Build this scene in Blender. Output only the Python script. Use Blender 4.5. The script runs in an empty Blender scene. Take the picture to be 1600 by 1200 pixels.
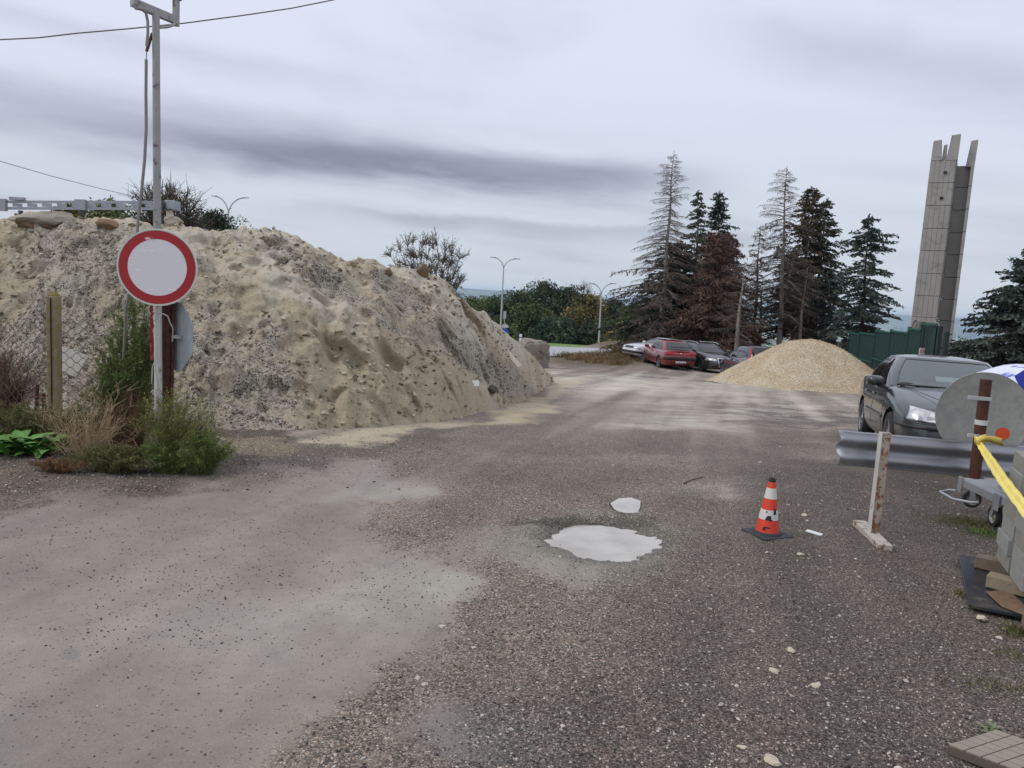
import bpy, bmesh, math, random
import numpy as np
from mathutils import Vector, Matrix
from mathutils.bvhtree import BVHTree
random.seed(7); np.random.seed(7)
SC = bpy.context.scene
COL = SC.collection
# ------------------------------------------------------------------ camera
F_PX = 1180.0
ROLL = math.atan(0.06); PITCH = math.atan(139.7/F_PX)
fwd = Vector((0, math.cos(PITCH), -math.sin(PITCH)))
rt0 = Vector((1, 0, 0)); up0 = Vector((0, math.sin(PITCH), math.cos(PITCH)))
UPV = up0*math.cos(ROLL) - rt0*math.sin(ROLL)
RTV = rt0*math.cos(ROLL) + up0*math.sin(ROLL)
CAMP = Vector((0, 0, 1.8))
cam_d = bpy.data.cameras.new('camera'); cam = bpy.data.objects.new('camera', cam_d); COL.objects.link(cam)
cam_d.sensor_width = 36; cam_d.lens = 36*F_PX/1600; cam_d.clip_end = 40000; cam_d.clip_start = 0.05
m = Matrix((RTV, UPV, -fwd)).transposed().to_4x4(); m.translation = CAMP; cam.matrix_world = m
SC.camera = cam
SC.view_settings.view_transform = 'Standard'; SC.view_settings.look = 'None'
SC.view_settings.exposure = 0.06; SC.view_settings.gamma = 1; SC.view_settings.use_curve_mapping = False
SC.render.engine = 'CYCLES'
SC.cycles.max_bounces = 6; SC.cycles.diffuse_bounces = 3; SC.cycles.glossy_bounces = 3
SC.cycles.transparent_max_bounces = 16; SC.cycles.volume_bounces = 1; SC.cycles.use_denoising = True
# ------------------------------------------------------------------ world
class NT:
    """tiny node-graph writer"""
    def __init__(s, tree): s.t = tree
    def n(s, kind, ins=None, **kw):
        nd = s.t.nodes.new(kind)
        for k, v in kw.items(): setattr(nd, k, v)
        for k, v in (ins or {}).items(): s.set(nd.inputs[k], v)
        return nd
    def set(s, sock, v):
        if isinstance(v, bpy.types.NodeSocket): s.t.links.new(v, sock)
        elif isinstance(v, bpy.types.Node): s.t.links.new(v.outputs[0], sock)
        else:
            if hasattr(sock.default_value, '__len__') and not isinstance(v, (int, float)):
                if len(sock.default_value) == 4 and len(v) == 3: v = tuple(v)+(1,)
            elif hasattr(sock.default_value, '__len__'): v = [v]*len(sock.default_value)
            sock.default_value = v
    def m(s, op, a, b=0.0, c=None, clamp=False):
        nd = s.t.nodes.new('ShaderNodeMath'); nd.operation = op; nd.use_clamp = clamp
        s.set(nd.inputs[0], a); s.set(nd.inputs[1], b)
        if c is not None: s.set(nd.inputs[2], c)
        return nd.outputs[0]
    def mix(s, fac, a, b, blend='MIX'):
        nd = s.t.nodes.new('ShaderNodeMix'); nd.data_type = 'RGBA'; nd.blend_type = blend
        s.set(nd.inputs[0], fac); s.set(nd.inputs[6], a); s.set(nd.inputs[7], b)
        return nd.outputs[2]
    def ramp(s, fac, stops, interp='LINEAR'):
        nd = s.t.nodes.new('ShaderNodeValToRGB'); nd.color_ramp.interpolation = interp
        el = nd.color_ramp.elements
        while len(el) < len(stops): el.new(0.5)
        for e, (p, c) in zip(el, stops):
            e.position = p; e.color = (c, c, c, 1) if isinstance(c, (int, float)) else tuple(c)+(1,)
        s.set(nd.inputs[0], fac); return nd.outputs[0]
    def smooth(s, v, a, b):
        nd = s.t.nodes.new('ShaderNodeMapRange'); nd.interpolation_type = 'SMOOTHSTEP'
        s.set(nd.inputs[0], v); nd.inputs[1].default_value = a; nd.inputs[2].default_value = b
        return nd.outputs[0]
world = bpy.data.worlds.new('World'); SC.world = world; world.use_nodes = True
wt = world.node_tree; wt.nodes.clear(); W = NT(wt)
SUN_EL, SUN_AZ = math.radians(44), math.radians(262)
sky = W.n('ShaderNodeTexSky', sky_type='NISHITA', sun_disc=False)
sky.sun_elevation = SUN_EL; sky.sun_rotation = SUN_AZ
tc = W.n('ShaderNodeTexCoord').outputs['Generated']
sep = W.n('ShaderNodeSeparateXYZ', {0: tc})
X, Y, Z = sep.outputs
el = W.m('MULTIPLY', W.m('ARCSINE', Z), 57.2958)
az = W.m('MULTIPLY', W.m('ARCTAN2', X, Y), 57.2958)
cmb = W.n('ShaderNodeCombineXYZ', {0: W.m('MULTIPLY', az, 0.035), 1: W.m('ADD', W.m('MULTIPLY', el, 0.40), W.m('MULTIPLY', az, 0.022)), 2: 0.0})
nzA = W.n('ShaderNodeTexNoise', {'Vector': cmb.outputs[0], 'Scale': 1.0, 'Detail': 6.0, 'Roughness': 0.5, 'Distortion': 0.3}).outputs[0]
cmb2 = W.n('ShaderNodeCombineXYZ', {0: W.m('MULTIPLY', az, 0.05), 1: W.m('ADD', W.m('MULTIPLY', el, 0.09), W.m('MULTIPLY', az, 0.02)), 2: 3.0})
nzB = W.n('ShaderNodeTexNoise', {'Vector': cmb2.outputs[0], 'Scale': 1.0, 'Detail': 5.0, 'Roughness': 0.55, 'Distortion': 0.4}).outputs[0]
cmb3 = W.n('ShaderNodeCombineXYZ', {0: W.m('MULTIPLY', az, 0.12), 1: W.m('ADD', W.m('MULTIPLY', el, 0.5), W.m('MULTIPLY', az, 0.03)), 2: 9.0})
nzC = W.n('ShaderNodeTexNoise', {'Vector': cmb3.outputs[0], 'Scale': 1.0, 'Detail': 8.0, 'Roughness': 0.6, 'Distortion': 0.6}).outputs[0]
def streak(e0, k, wu, wd, a0, a1, b0, b1):
    """a long flat cloud streak: elevation e0 + k*az, softer below (wd) than above (wu)"""
    off = W.m('SUBTRACT', W.m('SUBTRACT', el, W.m('MULTIPLY', az, k)), e0)
    off = W.m('ADD', off, W.m('MULTIPLY', W.m('SUBTRACT', nzC, 0.5), 1.7))
    up = W.smooth(off, wu, 0.0); dn = W.smooth(off, -wd, 0.0)
    lim = W.m('MULTIPLY', W.smooth(az, a0, a1), W.smooth(az, b1, b0))
    return W.m('MULTIPLY', W.m('MULTIPLY', up, dn), lim)
s1 = streak(8.9, 0.0, 1.9, 2.8, -42, -8, 4, 18)
s2 = streak(9.9, -0.01, 2.2, 3.2, -85, -34, -16, 2)
s3 = streak(5.2, 0.0, 0.6, 1.4, -25, -5, 10, 26)
s4 = streak(21.8, -0.22, 2.6, 3.6, 8, 22, 30, 48)
s5 = streak(13.8, -0.03, 1.0, 1.8, -60, -34, -20, -8)
dark = W.m('MULTIPLY', W.smooth(nzA, 0.42, 0.75), W.smooth(el, 16.0, 5.0))
dark = W.m('MULTIPLY', dark, 0.30)
for s_, k_ in ((s1, 0.80), (s2, 0.38), (s3, 0.34), (s4, 0.30), (s5, 0.20)):
    dark = W.m('ADD', dark, W.m('MULTIPLY', s_, k_))
dark = W.m('ADD', dark, W.m('MULTIPLY', W.smooth(nzB, 0.48, 0.8), 0.20))
dark = W.m('MULTIPLY', dark, W.m('ADD', 0.75, W.m('MULTIPLY', nzC, 0.5)), clamp=True)
base = W.ramp(W.m('DIVIDE', el, 90.0, clamp=True), [(0.0, (0.62, 0.67, 0.72)), (0.05, (0.63, 0.68, 0.76)), (0.16, (0.72, 0.755, 0.89)), (0.33, (0.77, 0.80, 0.95)), (1.0, (1.0, 1.01, 1.06))])
cl = W.mix(dark, base, (0.26, 0.27, 0.36))
bg_c = W.n('ShaderNodeBackground', {'Color': cl, 'Strength': 1.0})
bg_s = W.n('ShaderNodeBackground', {'Color': sky, 'Strength': 0.1})
mx = W.n('ShaderNodeMixShader', {0: 0.96, 1: bg_s.outputs[0], 2: bg_c.outputs[0]})
wo = W.n('ShaderNodeOutputWorld', {0: mx.outputs[0]})
# ------------------------------------------------------------------ sun (veiled by cloud)
sd = bpy.data.lights.new('sun', 'SUN'); sun = bpy.data.objects.new('sun', sd); COL.objects.link(sun)
sd.energy = 1.25; sd.angle = math.radians(18); sd.color = (1.0, 0.96, 0.90)
_d = Vector((math.sin(SUN_AZ)*math.cos(SUN_EL), math.cos(SUN_AZ)*math.cos(SUN_EL), math.sin(SUN_EL)))
sun.rotation_euler = (-_d).to_track_quat('-Z', 'Y').to_euler()

# ------------------------------------------------------------------ noise / terrain
def hsh(ix, iy, seed=0):
    n = (ix.astype(np.int64)*374761393 + iy.astype(np.int64)*668265263 + seed*1442695041) & 0xffffffff
    n = ((n ^ (n >> 13))*1274126177) & 0xffffffff
    return ((n ^ (n >> 16)) & 0xffffff)/float(0xffffff)
def vnoise(x, y, seed=0):
    x = np.asarray(x, float); y = np.asarray(y, float)
    ix = np.floor(x); iy = np.floor(y); fx = x-ix; fy = y-iy
    fx = fx*fx*(3-2*fx); fy = fy*fy*(3-2*fy)
    a = hsh(ix, iy, seed); b = hsh(ix+1, iy, seed); c = hsh(ix, iy+1, seed); d = hsh(ix+1, iy+1, seed)
    return (a*(1-fx)+b*fx)*(1-fy)+(c*(1-fx)+d*fx)*fy
def fbm(x, y, oct=5, seed=0, gain=0.5):
    s = 0; a = 1; t = 0
    for i in range(oct):
        s = s + a*vnoise(x*2**i+17.3*i, y*2**i+5.1*i, seed+i); t += a; a *= gain
    return s/t
def worley(x, y, seed=0):
    ix = np.floor(x); iy = np.floor(y); best = np.full(np.shape(x), 9.0); cid = np.zeros(np.shape(x))
    for dx in (-1, 0, 1):
        for dy in (-1, 0, 1):
            cx = ix+dx; cy = iy+dy
            px = cx+hsh(cx, cy, seed); py = cy+hsh(cx, cy, seed+7)
            d = np.hypot(px-x, py-y); k = d < best
            best = np.where(k, d, best); cid = np.where(k, hsh(cx, cy, seed+13), cid)
    return best, cid
def sstep(a, b, v):
    t = np.clip((np.asarray(v, float)-a)/(b-a), 0, 1); return t*t*(3-2*t)
def H(x, y):
    """smooth ground height: flat yard, then a 5% fall, a valley, a far plain"""
    x = np.asarray(x, float); y = np.asarray(y, float)
    t = y-8.0
    z = -0.05*np.where(t > 30, t, np.log1p(np.exp(np.minimum(t, 30)*0.8))/0.8)
    z = z - 0.055*np.maximum(y-150, 0)
    lo = -232.0
    z = np.where(z < lo+40, lo+40*np.exp((np.minimum(z, lo+40)-(lo+40))/40), z)
    z = z + 1.2*sstep(51, 57, y)*(1-sstep(75, 100, y))*sstep(6, 10, x)
    z = z + 0.4*np.exp(-((x-5.6)/3.2)**2-((y-42)/4.5)**2)
    return z
def Hf(x, y): return float(H(x, y))
def ray(px, py):
    u = (px-800)/F_PX; v = (600-py)/F_PX
    return fwd + RTV*u + UPV*v
def P(px, py, d):
    r = ray(px, py); return CAMP + r*(d/r.y)
def G(px, py):
    r = ray(px, py); lo, hi = 0.5, None; y = 0.5
    prev = 0.5
    while y < 20000:
        p = CAMP+r*(y/r.y)
        if p.z < Hf(p.x, p.y): hi = y; break
        prev = y; y *= 1.04
    if hi is None: return CAMP+r*(9000/r.y)
    lo = prev
    for _ in range(30):
        mi = (lo+hi)/2; p = CAMP+r*(mi/r.y)
        if p.z < Hf(p.x, p.y): hi = mi
        else: lo = mi
    return CAMP+r*(hi/r.y)
def base_at(px, d):
    """ground point straight below the pixel column at depth d (column taken near the horizon)"""
    p = P(px, 460+0.06*(px-800), d); 
    for _ in range(3):
        z = Hf(p.x, p.y)
        # move along the column so that the point lands on this px
        q = project(p.x, d, z); p = Vector((p.x+(px-q[0])/F_PX*d, d, z))
    return p
def project(x, y, z):
    v = Vector((x, y, z))-CAMP; w = v.dot(fwd)
    return 800+v.dot(RTV)/w*F_PX, 600-v.dot(UPV)/w*F_PX
def projectN(x, y, z):
    X_ = x-CAMP.x; Y_ = y-CAMP.y; Z_ = z-CAMP.z
    w = np.maximum(X_*fwd.x+Y_*fwd.y+Z_*fwd.z, 0.05)
    return 800+(X_*RTV.x+Y_*RTV.y+Z_*RTV.z)/w*F_PX, 600-(X_*UPV.x+Y_*UPV.y+Z_*UPV.z)/w*F_PX
def top_z(px_top, py_top, d):
    return P(px_top, py_top, d).z

# ------------------------------------------------------------------ object helpers
def tag(o, label=None, cat=None, group=None, kind=None):
    if label: o['label'] = label
    if cat: o['category'] = cat
    if group: o['group'] = group
    if kind: o['kind'] = kind
    return o
def empty(name, label, cat, loc=(0, 0, 0), rotz=0, group=None):
    o = bpy.data.objects.new(name, None); COL.objects.link(o); o.location = loc; o.rotation_euler = (0, 0, rotz)
    o.empty_display_size = 0.2
    return tag(o, label, cat, group)
def fastmesh(name, verts, faces, mat=None, smooth=False, fval=None, vcol=None, parent=None, vfl=None):
    verts = np.asarray(verts, np.float32).reshape(-1, 3); faces = np.asarray(faces, np.int32)
    me = bpy.data.meshes.new(name); k = faces.shape[1]; nf = len(faces)
    me.vertices.add(len(verts)); me.vertices.foreach_set('co', verts.ravel())
    me.loops.add(nf*k); me.loops.foreach_set('vertex_index', faces.ravel())
    me.polygons.add(nf); me.polygons.foreach_set('loop_start', np.arange(0, nf*k, k, dtype=np.int32))
    try: me.polygons.foreach_set('loop_total', np.full(nf, k, np.int32))
    except Exception: pass
    me.update(calc_edges=True)
    me.polygons.foreach_set('use_smooth', np.full(nf, smooth))
    if fval is not None:
        a = me.attributes.new('var', 'FLOAT', 'FACE'); a.data.foreach_set('value', np.asarray(fval, np.float32))
    if vcol is not None:
        a = me.attributes.new('Col', 'FLOAT_COLOR', 'POINT'); c = np.ones((len(verts), 4), np.float32); c[:, :3] = vcol
        a.data.foreach_set('color', c.ravel())
    for nm, arr in (vfl or {}).items():
        a = me.attributes.new(nm, 'FLOAT', 'POINT'); a.data.foreach_set('value', np.asarray(arr, np.float32))
    if mat: me.materials.append(mat)
    o = bpy.data.objects.new(name, me); COL.objects.link(o)
    if parent: o.parent = parent
    return o
class MB:
    def __init__(s): s.v = []; s.f = []
    def add(s, vs, fs):
        b = len(s.v); s.v += [tuple(p) for p in vs]; s.f += [tuple(i+b for i in f) for f in fs]
    def box(s, c, size, rot=None, taper=1.0):
        sx, sy, sz = size[0]/2, size[1]/2, size[2]/2; c = Vector(c)
        vs = []
        for z, t in ((-sz, 1), (sz, taper)):
            for x, y in ((-sx, -sy), (sx, -sy), (sx, sy), (-sx, sy)):
                p = Vector((x*t, y*t, z))
                if rot is not None: p = rot @ p
                vs.append(p+c)
        s.add(vs, [(3, 2, 1, 0), (4, 5, 6, 7), (0, 1, 5, 4), (1, 2, 6, 5), (2, 3, 7, 6), (3, 0, 4, 7)])
        return s
    def bar(s, a, b, w, h, upv=(0, 0, 1)):
        a = Vector(a); b = Vector(b); d = (b-a); L = d.length; d.normalize()
        sd_ = d.cross(Vector(upv))
        if sd_.length < 1e-4: sd_ = d.cross(Vector((0, 1, 0)))
        sd_.normalize(); u = sd_.cross(d)
        R = Matrix((sd_, u, d)).transposed()
        return s.box((a+b)/2, (w, h, L), R)
    def tube(s, pts, r, n=8, caps=True):
        pts = [Vector(p) for p in pts]; rr = r if hasattr(r, '__len__') else [r]*len(pts)
        vs = []; fs = []; ref = None
        for i, p in enumerate(pts):
            d = (pts[min(i+1, len(pts)-1)]-pts[max(i-1, 0)]).normalized()
            if ref is None:
                ref = Vector((1, 0, 0)) if abs(d.x) < 0.9 else Vector((0, 1, 0))
            u = (ref-d*ref.dot(d)).normalized(); w = d.cross(u); ref = u
            for k in range(n):
                a = 2*math.pi*k/n; vs.append(p+(u*math.cos(a)+w*math.sin(a))*rr[i])
        for i in range(len(pts)-1):
            for k in range(n):
                fs.append((i*n+k, i*n+(k+1) % n, (i+1)*n+(k+1) % n, (i+1)*n+k))
        if caps: fs.append(tuple(range(n-1, -1, -1))); fs.append(tuple((len(pts)-1)*n+k for k in range(n)))
        s.add(vs, fs); return s
    def lathe(s, prof, n=24, M=None, close=False):
        """prof: (r, z) pairs round local Z, then M"""
        vs = []; fs = []
        for r, z in prof:
            for k in range(n):
                a = 2*math.pi*k/n; p = Vector((r*math.cos(a), r*math.sin(a), z)); vs.append(M @ p if M else p)
        L = len(prof)
        for i in range(L if close else L-1):
            j = (i+1) % L
            for k in range(n): fs.append((i*n+k, i*n+(k+1) % n, j*n+(k+1) % n, j*n+k))
        if not close:
            if prof[0][0] > 1e-5: fs.append(tuple(range(n-1, -1, -1)))
            if prof[-1][0] > 1e-5: fs.append(tuple((L-1)*n+k for k in range(n)))
        s.add(vs, fs); return s
    def grid(s, rows):
        n = len(rows[0]); vs = [p for r in rows for p in r]; fs = []
        for i in range(len(rows)-1):
            for j in range(n-1): fs.append((i*n+j, i*n+j+1, (i+1)*n+j+1, (i+1)*n+j))
        s.add(vs, fs); return s
    def prism(s, poly, d):
        """closed outline (3D points) pushed along vector d"""
        n = len(poly); d = Vector(d); vs = [Vector(p) for p in poly]; vs += [p+d for p in vs]
        fs = [tuple(range(n)), tuple(range(2*n-1, n-1, -1))]+[((i+1) % n, i, i+n, (i+1) % n+n) for i in range(n)]
        s.add(vs, fs); return s
    def obj(s, name, mat, parent=None, smooth=False, bevel=0, solid=0, angle=35):
        me = bpy.data.meshes.new(name); me.from_pydata(s.v, [], s.f); me.update()
        bm = bmesh.new(); bm.from_mesh(me); bmesh.ops.remove_doubles(bm, verts=bm.verts, dist=1e-5)
        bmesh.ops.recalc_face_normals(bm, faces=bm.faces); bm.to_mesh(me); bm.free()
        if smooth:
            me.polygons.foreach_set('use_smooth', [True]*len(me.polygons))
            try: me.set_sharp_from_angle(angle=math.radians(angle))
            except Exception: pass
        if mat: me.materials.append(mat)
        o = bpy.data.objects.new(name, me); COL.objects.link(o)
        if parent: o.parent = parent
        if solid:
            md = o.modifiers.new('solid', 'SOLIDIFY'); md.thickness = solid; md.offset = 0
        if bevel:
            md = o.modifiers.new('bevel', 'BEVEL'); md.width = bevel; md.segments = 2; md.limit_method = 'ANGLE'
        return o
def segs(P0, P1, R0, R1, n=3):
    P0 = np.asarray(P0, float); P1 = np.asarray(P1, float); R0 = np.asarray(R0, float); R1 = np.asarray(R1, float)
    d = P1-P0; d /= np.maximum(np.linalg.norm(d, axis=1, keepdims=True), 1e-9)
    ref = np.where(np.abs(d[:, 2:3]) < 0.9, np.array([[0, 0, 1.0]]), np.array([[1.0, 0, 0]]))
    u = np.cross(d, ref); u /= np.linalg.norm(u, axis=1, keepdims=True); w = np.cross(d, u)
    N = len(P0); V = np.zeros((N, 2*n, 3))
    for k in range(n):
        a = 2*math.pi*k/n; o = u*math.cos(a)+w*math.sin(a)
        V[:, k] = P0+o*R0[:, None]; V[:, n+k] = P1+o*R1[:, None]
    b = (np.arange(N)*2*n)[:, None]
    Fq = np.concatenate([np.stack([b[:, 0]+k, b[:, 0]+(k+1) % n, b[:, 0]+n+(k+1) % n, b[:, 0]+n+k], 1) for k in range(n)])
    return V.reshape(-1, 3), Fq
def randrot(N):
    q = np.random.normal(size=(N, 4)); q /= np.linalg.norm(q, axis=1, keepdims=True)
    w, x, y, z = q.T
    return np.stack([np.stack([1-2*(y*y+z*z), 2*(x*y-z*w), 2*(x*z+y*w)], 1), np.stack([2*(x*y+z*w), 1-2*(x*x+z*z), 2*(y*z-x*w)], 1), np.stack([2*(x*z-y*w), 2*(y*z+x*w), 1-2*(x*x+y*y)], 1)], 1)
def leaf_quads(C, size, asp=0.5, dirs=None, fold=True):
    """N leaf-like quads (rhombus) at C; dirs = long axis"""
    N = len(C); C = np.asarray(C, float); size = np.broadcast_to(size, (N,))
    if dirs is None: dirs = np.random.normal(size=(N, 3))
    dirs = dirs/np.maximum(np.linalg.norm(dirs, axis=1, keepdims=True), 1e-9)
    r = np.random.normal(size=(N, 3)); w = np.cross(dirs, r); w /= np.maximum(np.linalg.norm(w, axis=1, keepdims=True), 1e-9)
    a = dirs*size[:, None]; b = w*(size*asp)[:, None]
    V = np.stack([C-a*0.5, C+b*0.5, C+a*0.5, C-b*0.5], 1).reshape(-1, 3)
    Fq = (np.arange(N)*4)[:, None]+np.array([[0, 1, 2, 3]])
    return V, Fq
CUBE = np.array([[x, y, z] for z in (-1, 1) for x, y in ((-1, -1), (1, -1), (1, 1), (-1, 1))], float)
CF = np.array([(3, 2, 1, 0), (4, 5, 6, 7), (0, 1, 5, 4), (1, 2, 6, 5), (2, 3, 7, 6), (3, 0, 4, 7)])
def stones(C, size, flat=0.6):
    """angular little stones: squashed, jittered cubes"""
    N = len(C); C = np.asarray(C, float); size = np.broadcast_to(size, (N,))
    T = CUBE[None]*np.random.uniform(0.35, 1.0, (N, 8, 1))*np.random.uniform(0.5, 1.0, (N, 1, 3))
    R = randrot(N); V = np.einsum('nij,nvj->nvi', R, T)
    V[:, :, 2] *= flat
    V = V*(size*0.5)[:, None, None]+C[:, None]
    Fq = (np.arange(N)*8)[:, None, None]+CF[None]
    return V.reshape(-1, 3), Fq.reshape(-1, 4), np.repeat(np.random.rand(N), 6)
def join(parts):
    vs = []; fs = []; b = 0
    for v, f in parts:
        vs.append(v); fs.append(f+b); b += len(v)
    return np.concatenate(vs), np.concatenate(fs)

# ------------------------------------------------------------------ materials
MATS = {}
def newmat(name):
    mt = bpy.data.materials.new(name); mt.use_nodes = True; t = mt.node_tree; t.nodes.clear()
    N = NT(t); b = N.n('ShaderNodeBsdfPrincipled'); o = N.n('ShaderNodeOutputMaterial', {0: b.outputs[0]})
    MATS[name] = mt
    return mt, N, b
def M(name, col, rough=0.7, metal=0.0, var=0.25, scale=6.0, bump=0.0, bscale=40.0, col2=None, thresh=(0.45, 0.6), spec=0.5, clear=0.0, alpha=1.0, coat_r=0.05):
    if name in MATS: return MATS[name]
    mt, N, b = newmat(name); co = N.n('ShaderNodeTexCoord').outputs['Object']
    nz = N.n('ShaderNodeTexNoise', {'Vector': co, 'Scale': scale, 'Detail': 6.0, 'Roughness': 0.6}).outputs[0]
    k = N.m('ADD', 1.0-var, N.m('MULTIPLY', nz, 2*var))
    c = N.mix(1.0, col, N.n('ShaderNodeCombineColor', {0: k, 1: k, 2: k}).outputs[0], 'MULTIPLY')
    if col2 is not None:
        nz2 = N.n('ShaderNodeTexNoise', {'Vector': co, 'Scale': scale*1.7, 'Detail': 8.0, 'Roughness': 0.65, 'Distortion': 0.4}).outputs[0]
        c = N.mix(N.smooth(nz2, thresh[0], thresh[1]), c, col2)
    N.set(b.inputs['Base Color'], c); b.inputs['Metallic'].default_value = metal
    N.set(b.inputs['Roughness'], N.m('ADD', rough-0.08, N.m('MULTIPLY', nz, 0.16), clamp=True))
    b.inputs['Specular IOR Level'].default_value = spec
    if clear: b.inputs['Coat Weight'].default_value = clear; b.inputs['Coat Roughness'].default_value = coat_r
    if alpha < 1: b.inputs['Alpha'].default_value = alpha
    if bump:
        nb = N.n('ShaderNodeTexNoise', {'Vector': co, 'Scale': bscale, 'Detail': 6.0, 'Roughness': 0.65}).outputs[0]
        bp = N.n('ShaderNodeBump', {'Height': nb, 'Strength': bump, 'Distance': 0.02}); N.set(b.inputs['Normal'], bp.outputs[0])
    return mt
def Mvar(name, c1, c2, rough=0.7, c3=None, trans=0.0, spec=0.3):
    """colour picked by the per-face 'var' attribute"""
    if name in MATS: return MATS[name]
    mt, N, b = newmat(name)
    a = N.n('ShaderNodeAttribute', attribute_name='var').outputs['Fac']
    st = [(0.0, c1), (1.0, c2)] if c3 is None else [(0.0, c1), (0.5, c2), (1.0, c3)]
    N.set(b.inputs['Base Color'], N.ramp(a, st)); b.inputs['Roughness'].default_value = rough
    b.inputs['Specular IOR Level'].default_value = spec
    if trans: b.inputs['Subsurface Weight'].default_value = 0.0; b.inputs['Transmission Weight'].default_value = 0.0
    return mt
def lin(r, g, b):
    f = lambda c: (c/255/12.92) if c/255 <= 0.04045 else ((c/255+0.055)/1.055)**2.4
    return (f(r), f(g), f(b))
HAZE_D = 0.00007
# ================================================================== GROUND
RD = 1.0   # stones scale knob
def poly_mask(px, py, poly, soft):
    """soft inside test for a polygon given in photo columns/rows (used once, to lay out real dirt on the ground)"""
    poly = np.array(poly, float); x1, y1 = poly[:, 0], poly[:, 1]; x2, y2 = np.roll(x1, -1), np.roll(y1, -1)
    inside = np.zeros(px.shape, bool); dist = np.full(px.shape, 1e9)
    for a, b, c, d in zip(x1, y1, x2, y2):
        cond = ((b > py) != (d > py)) & (px < (c-a)*(py-b)/(d-b+1e-9)+a); inside ^= cond
        ex, ey = c-a, d-b; t = np.clip(((px-a)*ex+(py-b)*ey)/(ex*ex+ey*ey+1e-9), 0, 1)
        dist = np.minimum(dist, np.hypot((px-a-t*ex), (py-b-t*ey)*1.8))
    sd_ = np.where(inside, dist, -dist)
    return sstep(-soft, soft, sd_)
def ell(px, py, cx, cy, rx, ry, soft=0.5):
    r = np.hypot((px-cx)/rx, (py-cy)/ry); return 1-sstep(1-soft, 1+soft, r)
PUD1 = [(857, 838), (862, 830), (880, 824), (905, 820), (940, 820), (962, 823), (975, 829), (1000, 834), (1020, 840), (1028, 849), (1022, 858), (1000, 866), (985, 873), (955, 874), (930, 869), (905, 866), (880, 855), (868, 847)]
PUD2 = [(957, 787), (968, 781), (985, 780), (998, 784), (997, 792), (992, 802), (975, 799), (962, 794)]
def ground_layers(x, y):
    z0 = H(x, y)
    px, py = projectN(x, y, z0)
    near = sstep(0, 1.0, y) * (1-sstep(60, 90, y))
    jx = (fbm(x*1.3, y*1.3, 4, 3)-0.5); jy = (fbm(x*1.3+50, y*1.3, 4, 5)-0.5)
    amp = 1180/np.maximum(y, 2)*0.9
    jxf = (fbm(x*7, y*7, 3, 33)-0.5)*0.22; jyf = (fbm(x*7+50, y*7, 3, 35)-0.5)*0.22
    qx = px+(jx+jxf)*amp*1.0; qy = py+(jy+jyf)*amp*0.35
    big = fbm(x*0.5, y*0.5, 4, 11); mid = fbm(x*2.2, y*2.2, 4, 12); fine = fbm(x*9, y*9, 3, 14)
    c = np.empty(x.shape+(3,)); c[:] = lin(130, 120, 113)
    gr = np.full(x.shape, 0.55); wet = np.full(x.shape, 0.25)
    def lay(mask, col, g=None, w=None):
        nonlocal c, gr, wet
        c = c*(1-mask[..., None])+np.array(col)*mask[..., None]
        if g is not None: gr = gr*(1-mask)+g*mask
        if w is not None: wet = wet*(1-mask)+w*mask
    # parking zone far right, brown
    lay(poly_mask(qx, qy, [(985, 574), (1130, 590), (1110, 604), (1000, 590), (880, 578), (870, 560), (1200, 560), (1500, 600), (1600, 640), (2200, 600), (2200, 480), (985, 520)], 8)*0.8, lin(92, 80, 74), 0.6, 0.3)
    # dark coarse gravel, right foreground
    lay(poly_mask(qx, qy, [(1080, 700), (1250, 690), (1700, 640), (2400, 640), (2600, 2400), (700, 2400), (760, 1180), (900, 1020), (1020, 900), (1060, 800)], 170), lin(94, 87, 82), 1.0, 0.2)
    # dark grit by the heap's toe and along the left verge
    lay(poly_mask(qx, qy, [(380, 690), (640, 668), (720, 676), (700, 700), (560, 722), (420, 742), (330, 750), (300, 720)], 22)*0.7, lin(88, 82, 77), 0.95, 0.2)
    lay(poly_mask(qx, qy, [(-900, 600), (400, 640), (440, 690), (340, 750), (160, 765), (0, 795), (-900, 900)], 14), lin(96, 88, 78), 0.8, 0.1)
    # reddish brown gravel sweeps
    lay(poly_mask(qx, qy, [(560, 800), (640, 770), (700, 730), (820, 690), (1000, 690), (1050, 740), (900, 780), (830, 830), (740, 850), (620, 845)], 45)*0.7, lin(117, 104, 97), 0.75, 0.2)
    lay(poly_mask(qx, qy, [(620, 1040), (700, 950), (740, 860), (850, 880), (900, 1000), (820, 1110), (700, 1250), (380, 1400), (380, 1190)], 50)*0.75, lin(115, 106, 97), 0.75, 0.35)
    # smooth asphalt under a film of mud, left foreground
    pav = poly_mask(qx, qy, [(-1400, 900), (0, 790), (150, 762), (300, 746), (450, 740), (560, 738), (650, 762), (570, 800), (610, 845), (735, 862), (715, 905), (690, 965), (630, 1025), (500, 1110), (340, 1210), (-200, 1900), (-1400, 2400)], 75)
    pav = sstep(0.08, 0.92, pav+0.55*(fbm(x*3, y*3, 4, 24)-0.5))
    lay(pav*0.94, lin(121, 115, 110), 0.08, 0.55)
    lay(pav*sstep(0.45, 0.7, fbm(x*0.8+9, y*0.8, 4, 21))*0.55, lin(136, 131, 127), 0.06, 0.7)
    lay(pav*sstep(0.5, 0.7, fbm(x*0.9+3, y*0.6, 4, 23))*0.5, lin(118, 107, 102), 0.15, 0.35)
    for e in ((640, 880, 95, 50), (600, 775, 60, 20), (690, 925, 40, 40), (560, 960, 120, 60)):
        lay(ell(qx, qy, *e, soft=0.7)*0.5, lin(146, 144, 138), 0.04, 0.6)
    lay(ell(qx, qy, 95, 1010, 28, 9, 0.3)*0.7, lin(100, 99, 98), 0.05, 0.8)
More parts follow.
